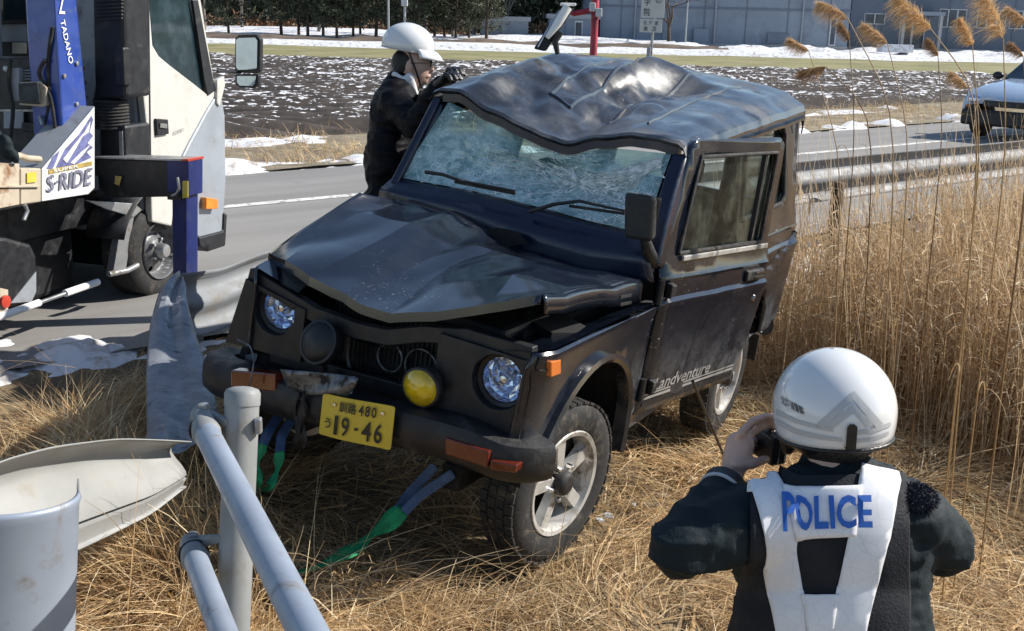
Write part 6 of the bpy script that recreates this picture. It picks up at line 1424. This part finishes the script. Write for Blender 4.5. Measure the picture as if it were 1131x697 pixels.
for tip, nk, lo_p, d1, d2, hue, lab in (
    ((899, 1), (936, 20), (991, 124), 4.6, 4.5, TAN, 'tall tan reed plume leaning left in front of the blank building wall'),
    ((983, -8), (1028, 32), (1086, 108), 4.3, 4.2, GLD, 'big golden reed plume in front of the building corner'),
    ((948, 24), (980, 48), (1006, 150), 5.4, 5.2, TAN, 'small tan reed plume below the big golden plume'),
    ((867, 42), (893, 56), (930, 170), 5.6, 5.4, TAN, 'tan reed plume just above the car roof corner'),
    ((878, 82), (912, 74), (966, 126), 4.9, 4.8, BRN, 'drooping dark brown reed plume bowed over to one side'),
    ((1057, 16), (1074, 50), (1084, 170), 5.0, 4.9, GLD, 'narrow reed plume hanging before the entrance windows'),
    ((1080, -15), (1108, 42), (1112, 170), 4.5, 4.4, GLD, 'long ragged reed plume beside the entrance windows'),
    ((1108, 6), (1134, 26), (1140, 160), 4.7, 4.6, TAN, 'rust coloured reed plume farthest along the reed stand'),
    ((1112, 46), (1130, 62), (1136, 180), 5.2, 5.1, BRN, 'short brown reed plume under the rust coloured plume'),
    ((1046, 78), (1068, 96), (1082, 190), 5.3, 5.2, TAN, 'low tan reed plume in front of the parked car'),
    ((1022, 40), (1036, 62), (1042, 150), 5.8, 5.6, BRN, 'thin brown reed plume before the ploughed field'),
    ((925, 22), (938, 44), (945, 150), 5.9, 5.7, BRN, 'thin brown reed plume beneath the tall tan plume')):
    reed_plant(tip, nk, lo_p, d1, d2, hue, lab)
# separate bare stalks sticking out above the guardrail
n = 170; s = rng.uniform(2.2, 4.9, n); t = rng.uniform(5.2, 12.5, n); x, y = st_xy(s, t); z = hgt(x, y); a = rng.uniform(0, 6.28, n); tl_ = np.abs(rng.normal(0, .14, n))
d = np.stack([np.cos(a)*np.sin(tl_), np.sin(a)*np.sin(tl_), np.cos(tl_)], -1); parts = []
for sd_ in (np.stack([np.cos(a), np.sin(a), 0*a], -1), np.stack([-np.sin(a), np.cos(a), 0*a], -1)):
    v, q = ribbons(np.stack([x, y, z], -1), d, rng.uniform(1.3, 2.1, n)*1.0, np.full(n, .006), np.stack([rng.normal(-.05, .1, n), 0*a, 0*a], -1), sd_, 6, .6); parts.append((v, q, tints(n, 12, RPAL)))
V, Qd, Tt = merge(*parts); stuff(mesh_fast('bare_reeds', V, Qd, MATS['reed'], tint=Tt), 'scattered bare reed stalks taller than the rest of the stand', 'reeds')

# ================================================================== BACKGROUND
mat('clad_blue', (.22, .265, .33), .55, var=.06, vscale=.6, dirt=(.17, .20, .25), dscale=.5, damt=(.45, .75))
mat('clad_dark', (.13, .165, .22), .55, var=.06, vscale=.6)
mat('roof_line', (.30, .33, .37), .5)
mat('window_dark', (.05, .075, .11), .12, var=.3, vscale=1.0)
mat('frame_pale', (.55, .57, .60), .5)
mat('concrete', (.38, .39, .40), .85, var=.1)
def bldg(name, label, x0, x1, yf, yb, h, m, step, windows=(), doors=(), holes=True, low=0.):
    B = thing(name, label, 'building', ((x0+x1)/2, yf, 0.)); cx = (x0+x1)/2
    MB().box((x0-cx, 0.02, low-.3), (x1-cx, yb-yf, h)).build('wall', MATS[m], B)
    MB().box((x0-cx-.2, -.15, h), (x1-cx+.2, yb-yf+.2, h+.35)).build('roof', MATS['roof_line'], B)
    MB().box((x0-cx-.03, -.05, low-.3), (x1-cx+.03, .02, low+.35)).build('plinth', MATS['concrete'], B)
    k = x0+step*.5
    while k < x1:
        MB().box((k-cx-.035, -.03, low+.35), (k-cx+.035, .025, h)).build('wall_seam', MATS['clad_dark'], B); k += step
    for (a, b, c, d) in windows:
        w = MB().box((a-cx, -.03, c), (b-cx, .03, d)).build('window', MATS['frame_pale'], B)
        nn = max(1, int(round((b-a)/.9)))
        for i in range(nn):
            u0, u1 = a+(b-a)*i/nn, a+(b-a)*(i+1)/nn; MB().box((u0-cx+.06, -.045, c+.07), (u1-cx-.06, -.028, d-.07)).build('pane', MATS['window_dark'], w)
    for (a, b, c, d) in doors:
        w = MB().box((a-cx, -.06, c), (b-cx, .03, d)).build('door', MATS['frame_pale'], B)
        nn = max(1, int(round((b-a)/1.0)))
        for i in range(nn):
            u0, u1 = a+(b-a)*i/nn, a+(b-a)*(i+1)/nn; MB().box((u0-cx+.09, -.08, c+.1), (u1-cx-.09, -.058, d-.15)).build('pane', MATS['window_dark'], w)
    return B
YB = 92.
def bx(x, Y=YB): return float(atz(x, 30, 0)[0]*0+ray(x, 45)[0]/ray(x, 45)[1]*Y)
def bz(x, y, Y=YB): r = ray(x, y); return float(CAMZ+r[2]/r[1]*Y)
B1 = bldg('warehouse', 'long blue-grey metal clad hall behind the field', bx(662), bx(936), YB, YB+30, 9.0, 'clad_blue', 3.4, doors=[(bx(915), bx(922.5), .4, 2.6)], windows=[])
MB().box((bx(765)-(bx(662)+bx(936))/2, -.3, 0), (bx(782)-(bx(662)+bx(936))/2, .0, 1.5)).build('wall_cabinet', MATS['clad_blue'], B1)
MB().box((bx(847)-(bx(662)+bx(936))/2, -.12, .5), (bx(871)-(bx(662)+bx(936))/2, .02, 1.3)).build('vent_grille', MATS['clad_dark'], B1)
_c1 = (bx(662)+bx(936))/2
for xx in (700, 788, 884): MB().tube([(bx(xx)-_c1, -.12, .3), (bx(xx)-_c1, -.12, 9.0)], .07, 8).build('downpipe', MATS['roof_line'], B1, smooth=60)
MB().box((bx(662)-_c1-.05, -.08, 3.05), (bx(936)-_c1+.05, .02, 3.2)).build('wall_band', MATS['clad_dark'], B1)
Y2 = YB+3.
bldg('office_block', 'recessed office block with glass entrance doors and strip windows', bx(937, Y2), bx(1190, Y2), Y2, Y2+22, 8.5, 'clad_dark', 5.5,
     windows=[(bx(1034, Y2), bx(1064, Y2), 2.1, 3.6), (bx(1076, Y2), bx(1108, Y2), 2.1, 3.6), (bx(1112, Y2), bx(1140, Y2), 2.1, 3.6), (bx(952, Y2), bx(975, Y2), 2.2, 3.1)],
     doors=[(bx(992, Y2), bx(1020, Y2), .25, 2.7)])
MB_ = MB().box((bx(985, Y2), Y2-2.2, 3.0), (bx(1030, Y2), Y2-.05, 3.3)); cn = MB_.build('entrance_canopy', MATS['clad_blue']); tag(cn, 'flat blue-grey canopy over the office entrance', 'canopy')
for k, xx in enumerate((987, 1027)):
    tag(MB().box((bx(xx, Y2)-.12, Y2-2.1, 0), (bx(xx, Y2)+.12, Y2-1.86, 3.0)).build('canopy_column', MATS['concrete']), 'slim column carrying the office entrance canopy', 'column', 'canopy columns at the entrance')
bldg('shed', 'low blue shed between the pines and the big hall', bx(531, 90), bx(583, 90), 90, 96, bz(550, 23, 90), 'clad_blue', 3.2)
bldg('shed', 'low pale shed with white door posts beside the big hall', bx(606, 91), bx(660, 91), 91, 96, bz(640, 21, 91), 'clad_blue', 2.6, doors=[(bx(634, 91), bx(643, 91), .2, 1.9)])
tag(MB().box((bx(975, 82), 82, .2), (bx(1010, 82), 83.2, .75)).build('snow_block', MATS['snow']), 'squared heap of shovelled snow before the office entrance', 'snow heap')
# trees
mat('bark', (.075, .055, .042), .95, var=.3, vscale=4, bump=.8, bscale=12)
mat('bark_pale', (.20, .165, .14), .9, var=.3, vscale=3)
straw_mat('needle', .10)
def branchy(mb, p, d, L, r, depth, rg, spread=.6, up=.15):
    q = p+d*L; mid = p+d*L*.5+np.array(rg.normal(0, .05, 3))*L; mb.tube([p, mid, q], [r, r*.82, r*.62], 5, cap=False)
    if depth == 0: return [q]
    out = []
    for _ in range(rg.integers(2, 4)):
        nd = unit(d+rg.normal(0, spread, 3)+V3(0, 0, up)); out += branchy(mb, q, nd, L*rg.uniform(.6, .85), r*.6, depth-1, rg, spread, up)
    return out
def leafcards(centres, radii, per, size, pal, rg, flat=.6):
    n = len(centres)*per; c = np.repeat(np.array(centres), per, 0); r = np.repeat(np.array(radii), per)
    p = c+norm(rg.normal(0, 1, (n, 3)))*(r*rg.random(n)**.45)[:, None]*np.array([1, 1, flat])
    d = norm(rg.normal(0, 1, (n, 3))+np.array([0, 0, .3])); s_ = norm(np.cross(d, rg.normal(0, 1, (n, 3))))
    L = rg.uniform(.6, 1.3, n)*size; v, q = ribbons(p, d, L, L*.45, np.zeros((n, 3)), s_, 2, .7)
    t = pal[rg.integers(0, len(pal), n)]*(1+rg.uniform(-.25, .25, (n, 1))); return v, q, np.repeat(t, 4, 0)
GREEN = np.array([(.040, .062, .040), (.06, .085, .05), (.03, .048, .034), (.08, .10, .06)])
def pine(x, Y, h, cb, rad, seed, label, group):
    rg = np.random.default_rng(seed); o = thing('pine_tree', label, 'tree', (x, Y, .05), group)
    lean = rg.normal(0, .02, 2); tr = MB().tube([(lean[0]*z, lean[1]*z, z) for z in np.linspace(-.2, h*.92, 7)], np.linspace(.11, .03, 7)*h/5, 7)
    cs, rs = [], []
    for k in range(9):
        z = cb+(h-cb)*(k+.5)/9; w = rad*(1-.55*((z-cb)/(h-cb)))
        for j in range(5):
            a = rg.uniform(0, 6.28); rr2 = w*rg.uniform(.35, 1.0); c = V3(math.cos(a)*rr2, math.sin(a)*rr2, z+rg.normal(0, .12)); cs.append(c); rs.append(w*rg.uniform(.28, .45))
            tr.tube([(0, 0, z-.25), tuple(c*V3(.6, .6, 1)-V3(0, 0, .08)), tuple(c)], [.03, .02, .01], 4, cap=False)
    tr.build('trunk', MATS['bark'], o, smooth=60)
    v, q, t = leafcards(cs, rs, 46, .26, GREEN, rg, .55); mesh_fast('crown', v, q, MATS['needle'], o, tint=t)
PX = [253, 311, 330, 340, 357, 372, 390, 398, 415, 438, 462, 480, 491, 503, 518, 537]
LABP = {253: 'pine standing apart nearest to the crane truck mirror', 537: 'last pine of the row beside the low blue shed'}
for i, xx in enumerate(PX):
    Y = 84+(i*37 % 5)*.9; pine(bx(xx, Y), Y, 5.2+(i*13 % 7)*.22, 1.0+(i*7 % 4)*.12, 1.75+(i*11 % 5)*.12, 100+i, LABP.get(xx, 'trimmed dark green pine in the snow, one of the row beyond the field'), 'row of pines beyond the field')
def bare_tree(x, Y, h, seed, label, group=None, dep_=4, pale=True, r=.16):
    rg = np.random.default_rng(seed); o = thing('bare_tree', label, 'tree', (x, Y, 0.), group); m1 = MB(); m1.tube([(0, 0, -.2), (rg.normal(0, .05), 0, h*.16), (rg.normal(0, .08), 0, h*.3)], [r, r*.85, r*.7], 7)
    m2 = MB(); p = V3(0, 0, h*.28)
    for _ in range(4): branchy(m2, p, unit(V3(rg.normal(0, .45), rg.normal(0, .45), 1)), h*.24, r*.55, dep_, rg, .42, .12)
    m1.build('trunk', MATS['bark_pale' if pale else 'bark'], o, smooth=60); m2.build('crown', MATS['bark_pale' if pale else 'bark'], o)
bare_tree(bx(739, 86), 86, 6.0, 5, 'dark leafless forked tree against the blue-grey hall', None, 4, False, .17)
for i, (xx, Y, h) in enumerate(((226, 92, 7), (268, 95, 8), (352, 97, 9), (448, 96, 9), (500, 98, 9.5), (524, 95, 8), (545, 97, 9), (470, 100, 10), (560, 99, 8))):
    bare_tree(bx(xx, Y), Y, h, 30+i, 'pale leafless tree rising behind the row of pines', 'leafless trees behind the pines', 4)
# conifer wood far behind and brown scrub under it
rg = np.random.default_rng(77); cs, rs = [], []
for k in range(360):
    x = rg.uniform(-75, 12); Y = rg.uniform(118, 135); h = rg.uniform(7, 12)
    for z in np.linspace(1.8, h, 7): cs.append((x+rg.normal(0, .4), Y, z)); rs.append((h-z)*.22+.7)
v, q, t = leafcards(cs, rs, 16, .75, GREEN, rg, .8); wd = mesh_fast('wood', v, q, MATS['needle'], tint=t); stuff(wd, 'dark conifer wood filling the skyline behind the pines', 'wood')
cs = [(rg.uniform(-85, 10), rg.uniform(112, 118), rg.uniform(.2, 1.3)) for _ in range(500)]
v, q, t = leafcards(cs, [.9]*len(cs), 12, .55, np.array([(.20, .10, .055), (.14, .085, .05), (.26, .14, .08)]), rg, .7); stuff(mesh_fast('scrub', v, q, MATS['needle'], tint=t), 'rust brown undergrowth below the conifer wood', 'scrub')
hl_ = [[(x, 150+30*k, [-1, 9, 15][k]*(1 if k else 1)+2*float(n2(x, k, .03, 3))*k) for x in np.arange(-260, 300, 10)] for k in range(3)]
mat('far_wood', (.045, .055, .045), .95, var=.4, vscale=.2, bump=1, bscale=.6); struct(MB().grid(hl_).build('hill', MATS['far_wood'], smooth=60))
# poles
def pole(x, Y, h, label, r=.13):
    o = thing('utility_pole', label, 'pole', (x, Y, 0.)); MB().tube([(0, 0, -.3), (0, 0, h*.5), (0, 0, h)], [r, r*.85, r*.7], 10).build('shaft', MATS['concrete'], o, smooth=60)
    MB().box((-.7, -.05, h-.6), (.7, .05, h-.48)).build('crossarm', MATS['bare_steel'], o); return o
pole(bx(429, 80), 80, 9, 'slim grey utility pole between the pines', .09)
pk_ = pole(bx(447, 82), 82, 8, 'pale pole with a white box among the pines', .10); MB().box((-.22, -.3, 2.6), (.22, .1, 3.4)).build('junction_box', MATS['frame_pale'], pk_, bevel=.02)
pole(bx(757, 88), 88, 8, 'thin pole with a white notice before the blue-grey hall', .06)
# road sign with two boards
SY = 27.; sx = bx(722, SY); SG = thing('road_sign', 'white direction board with black characters on a grey post', 'sign', (sx, SY, 0.))
def zS(y): return bz(722, y, SY)
def xS(x): return bx(x, SY)-sx
mat('sign_white', (.60, .60, .57), .5, var=.05); mat('sign_ink', (.05, .06, .10), .6)
MB().tube([(xS(719), 0, -.3), (xS(721), 0, zS(-30))], .035, 12).build('post', MATS['bare_steel'], SG, smooth=60)
MB().tube([(xS(717), .0, -.1), (xS(717.5), .0, zS(52))], .055, 12).build('post_sleeve', MATS['concrete'], SG, smooth=60)
bd = MB().box((xS(706), -.06, zS(20)), (xS(731.5), -.035, zS(-30))).build('board', MATS['sign_white'], SG, bevel=.006)
bd2 = MB().box((xS(705.5), -.06, zS(36)), (xS(730), -.035, zS(21.3))).build('board', MATS['sign_white'], SG, bevel=.006)
def sgt(ch, px_, py_, w, h, par): text_on('sign_character', ch, MATS['sign_ink'], par, lambda a, b: V3(xS(px_)+a, -.0635, zS(py_)+b), w*SY/F_PX, h*SY/F_PX, True)
sgt('院', 712.5, 13.5, 6.5, 8, bd); sgt('学', 712.5, 2, 6.5, 8, bd); sgt('の', 724.5, .5, 6, 6, bd); sgt('北', 712.5, -9, 6.5, 8, bd)
for k, ch in enumerate('北海道'): sgt(ch, 711+k*6.2, 25.5, 4, 4.4, bd2)
sgt('美', 712, 31.8, 4.6, 5, bd2); sgt('苫', 721.5, 31.8, 4.6, 5, bd2)
# red post with arm on the far side of the car
mat('red_paint', (.40, .025, .045), .4, var=.25, vscale=10, dirt=(.14, .02, .03), dscale=6, damt=(.45, .7))
RB = dep(655, 66, 7.6); RPF = thing('red_post', 'dark red steel post with a short side arm behind the car roof', 'post', (RB[0], RB[1], 0.))
def rr_w(x, y, d=7.6): return dep(x, y, d)-V3(RB[0], RB[1], 0)
t_, b_ = rr_w(660, -45), rr_w(655, 66); MB().tube([b_*V3(1, 1, 0)-V3(0, 0, .05), b_, t_], .026, 12).build('shaft', MATS['red_paint'], RPF, smooth=60)
MB().tube([rr_w(657, 10), rr_w(645, 13), rr_w(634, 15), rr_w(628, 12)], .020, 10).build('arm', MATS['red_paint'], RPF, smooth=60)
for a in ((654, 8), (661, 14)): MB().box(rr_w(*a)-V3(.022, .05, .03), rr_w(*a)+V3(.022, -.02, .03)).build('clamp', MATS['frame_pale'], RPF, bevel=.006)
# torn trim standing up on the far roof edge
TB = CARF.w(px(592, 57, 1, -.55)); TRM = thing('torn_trim_panel', 'torn black trim panel with white edge sticking up from the crushed roof', 'car part', tuple(TB))
tdp = float(((TB-CAM)@WC)[2])
def tq(x, y, o=0.): return dep(x, y, tdp+o)-TB
pn = MB().hexa([tq(589, 54), tq(603, 57), tq(635, 8), tq(619, 10), tq(589, 54, .05), tq(603, 57, .05), tq(635, 8, .05), tq(619, 10, .05)]).build('panel', MATS['black_plastic'], TRM, bevel=.012, fix=True)
MB().tube([tq(604, 42, -.03), tq(616, 26, -.04), tq(627, 8, -.04)], [.012, .022, .024], 10).build('white_edge', MATS['letter_white'], TRM, smooth=60)
MB().tube([tq(608, 31, -.035), tq(617, 18, -.04), tq(624, 6, -.035)], .006, 8).build('chrome_strip', MATS['chrome'], TRM, smooth=60)
MB().tube([tq(594, 52, -.02), tq(604, 34, -.02), tq(618, 12, -.02)], .005, 8).build('chrome_strip', MATS['chrome'], TRM, smooth=60)
MB().box(tq(625, 4)-V3(.03, .02, .012), tq(632, 6)+V3(.02, .03, .012)).build('end_cap', MATS['letter_white'], TRM, bevel=.006)
MB().tube([tq(618, 36, -.01), tq(613, 46, -.01), tq(616, 60, .0)], [.022, .018, .012], 8).build('stay', MATS['black_plastic'], TRM, smooth=60)
# parked car waiting on the road
CF = yawframe(RW(19.9, 9.0, 0.04)*1.0, ROAD_DEG+180); PC = thing('parked_car', 'pale blue-white car with black bumper stopped on the road behind the reeds', 'car', CF)
mat('car_white', (.42, .54, .70), .2, var=.03, coat=.8); mat('car_trim', (.015, .015, .017), .5)
def hull(secs, name, m, par, sm_=35):
    MB().grid([[V3(x, y, z) for y, z in sec] for x, sec in secs]).build(name, m, par, smooth=sm_, solid=.02, fix=True)
def prof(w, zb, zs, zt, wt): return [(-w*.97, zb), (-w, zb+.12), (-w, zs-.08), (-w*.97, zs), (-wt, zt-.03), (-wt*.75, zt), (wt*.75, zt), (wt, zt-.03), (w*.97, zs), (w, zs-.08), (w, zb+.12), (w*.97, zb)]
hull([(2.05, prof(.70, .28, .55, .60, .66)), (2.02, prof(.74, .25, .66, .70, .68)), (1.85, prof(.78, .22, .78, .83, .70)), (1.3, prof(.80, .22, .86, .93, .70)), (.85, prof(.81, .22, .92, 1.0, .70)), (.3, prof(.81, .22, .95, 1.02, .72)), (-1.2, prof(.81, .22, .97, 1.02, .72)), (-1.8, prof(.80, .25, .95, 1.0, .70)), (-2.0, prof(.76, .3, .9, .94, .66))], 'body', MATS['car_white'], PC)
hull([(.90, [(-.66, .98), (-.62, 1.0), (.62, 1.0), (.66, .98)]), (.2, [(-.64, 1.0), (-.55, 1.42), (.55, 1.42), (.64, 1.0)]), (-1.3, [(-.64, 1.0), (-.55, 1.45), (.55, 1.45), (.64, 1.0)]), (-1.85, [(-.62, 1.0), (-.52, 1.05), (.52, 1.05), (.62, 1.0)])], 'cabin_glass', MATS['window_dark'], PC)
MB().box((-1.3, -.54, 1.45), (.2, .54, 1.49)).build('roof', MATS['car_white'], PC, bevel=.03)
MB().box((1.96, -.72, .24), (2.10, .72, .50)).build('bumper', MATS['car_trim'], PC, bevel=.04); MB().box((2.03, -.35, .56), (2.09, .35, .66)).build('grille', MATS['car_trim'], PC, bevel=.01)
for y_ in (-.56, .56):
    h_ = MB().ell((1.97, y_, .66), (.10, .15, .09)).build('headlight', MATS['lamp_bowl'], PC, smooth=60); MB().ell((1.96, y_*1.22, .56), (.08, .07, .05)).build('indicator', MATS['orange_lamp'], PC, smooth=60)
    MB().ell((.62, y_*1.62, 1.02), (.07, .10, .07)).build('door_mirror', MATS['car_trim'], PC, smooth=60)
    for x_ in (1.3, -1.25):
        w_ = MB().lathe([(.12, -.09), (.20, -.10), (.28, -.09), (.30, -.06), (.30, .06), (.28, .09), (.20, .10), (.12, .09)], (x_, y_*1.32, .30), (0, 1, 0), 32).build('wheel', MATS['rubber'], PC, smooth=50)
        MB().lathe([(.19, .06), (.17, .098), (.05, .105), (.001, .105)], (x_, y_*1.32, .30), (0, 1 if y_ > 0 else -1, 0), 24).build('rim', MATS['alloy'], w_, smooth=50)
# green slings still hitched under the bumper
mat('sling_green', (.012, .30, .11), .6, var=.25, vscale=25, bump=.5, bscale=140); mat('sling_blue', (.05, .10, .22), .6, var=.2, vscale=30, bump=.4, bscale=140)
def sling(pts, w, name, m, par, tw=None):
    P = dens_path(pts, 28); Tn = np.gradient(P, axis=0); vs = []
    for k, p in enumerate(P):
        t = unit(Tn[k]); sd_ = unit(np.cross(t, CAM-p)); f = math.cos(tw[0]+tw[1]*k/27) if tw else 1; g = math.sin(tw[0]+tw[1]*k/27) if tw else 0
        sd2 = sd_*f+np.cross(t, sd_)*g; ww = w*(.75+.35*math.sin(k*.5)) if tw else w
        vs.append([p-sd2*ww/2, p-sd2*ww*.17+np.cross(t, sd2)*.004, p+sd2*ww*.17+np.cross(t, sd2)*.004, p+sd2*ww/2])
    return MB().grid(vs).build(name, MATS[m], par, smooth=60, solid=.003)
def gz_(x, y, up=.03):
    p = atz(x, y, -.25)
    for _ in range(6): p = atz(x, y, float(hgt(p[0], p[1]))+up)
    return p
SL = thing('green_sling', 'long green lifting sling trailing over the grass from the bumper', 'sling', (0, 0, 0))
eye = CARF.w((.42, .30, .42)); e2 = CARF.w((.42, .38, .42))
sling([eye, dep(452, 545, 4.05), dep(440, 562, 4.02)], .035, 'loop', 'sling_blue', SL); sling([e2, dep(463, 548, 4.0), dep(446, 566, 4.0)], .035, 'loop', 'sling_blue', SL)
sling([dep(446, 562, 4.02), dep(428, 578, 4.0), gz_(410, 590, .15), gz_(395, 604, .13), gz_(372, 616, .11), gz_(345, 628, .10), gz_(322, 633, .07)], .07, 'webbing', 'sling_green', SL, (.2, 1.2))
SL2 = thing('green_sling', 'short looped green sling hanging beside the grey railing post', 'sling', (0, 0, 0))
ey = CARF.w((.40, -.42, .43))
sling([ey, dep(296, 478, 4.15), dep(290, 492, 4.12)], .035, 'loop', 'sling_blue', SL2); sling([CARF.w((.40, -.36, .43)), dep(311, 482, 4.15), dep(309, 500, 4.12)], .035, 'loop', 'sling_blue', SL2)
sling([dep(290, 490, 4.12), dep(283, 510, 4.1), dep(284, 535, 4.05), gz_(278, 546, .03)], .04, 'webbing', 'sling_green', SL2, (.1, .6)); sling([dep(309, 498, 4.12), dep(306, 520, 4.1), dep(297, 538, 4.05), gz_(284, 543, .03)], .04, 'webbing', 'sling_green', SL2, (.4, .6))
# black rod propped against the sill, glass bits, scraps
g0 = gz_(803, 512, .0); rod_ = MB().tube([(0, 0, 0), tuple((dep(765, 421, 4.75)-g0)*.5+V3(0, .01, 0)), tuple(dep(765, 421, 4.75)-g0)], .007, 8).build('black_rod', MATS['black_plastic'], smooth=60); rod_.location = g0
tag(rod_, 'thin black rod leaning from the grass against the car sill', 'rod')
mat('clear_scrap', (.45, .50, .55), .15, var=.4, vscale=40)
for i, (x, y, sz) in enumerate(((671, 573, .03), (662, 577, .022), (256, 262, .0), (700, 560, .016))):
    if sz == 0: continue
    p = gz_(x, y, .03); o = MB(); k = 7; vs = [(sz*math.cos(a)*random.uniform(.6, 1.2), sz*math.sin(a)*random.uniform(.6, 1.2), random.uniform(0, sz*.7)) for a in np.linspace(0, 6.28, k, endpoint=False)]
    o.add(vs+[(x_, y_, z_+.006) for x_, y_, z_ in vs], [tuple(range(k-1, -1, -1)), tuple(range(k, 2*k))]+[(a, (a+1) % k, (a+1) % k+k, a+k) for a in range(k)])
    oo = o.build('lens_fragment', MATS['clear_scrap']); oo.location = p; tag(oo, 'broken clear lamp fragment lying in the grass near the front wheel', 'fragment', 'lamp fragments in the grass')
p = atz(272, 269, .02); o = MB().box((-.06, -.025, 0), (.06, .025, .02)).build('paper_scrap', MATS['white_cloth'], bevel=.008); o.location = p; tag(o, 'small white scrap lying on the asphalt by the truck', 'scrap')
# dark glove on the deck edge
gp = TRF.w(TP(4, 160, 1, -.02)); gg = MB(); gg.capsule((0, 0, -.02), (-.06, 0, .05), .05, .045); gg.capsule((0, 0, -.02), (.05, 0, -.06), .04, .03); gg.capsule((.03, -.01, -.03), (.02, -.02, .04), .03, .02)
o = link('cloth_bundle', noised(remeshed(gg, .012, 3), .012, 25, 4), MATS['police_jacket']); o.location = gp; tag(o, 'dark green cloth bundle lying on the cream truck deck', 'cloth')
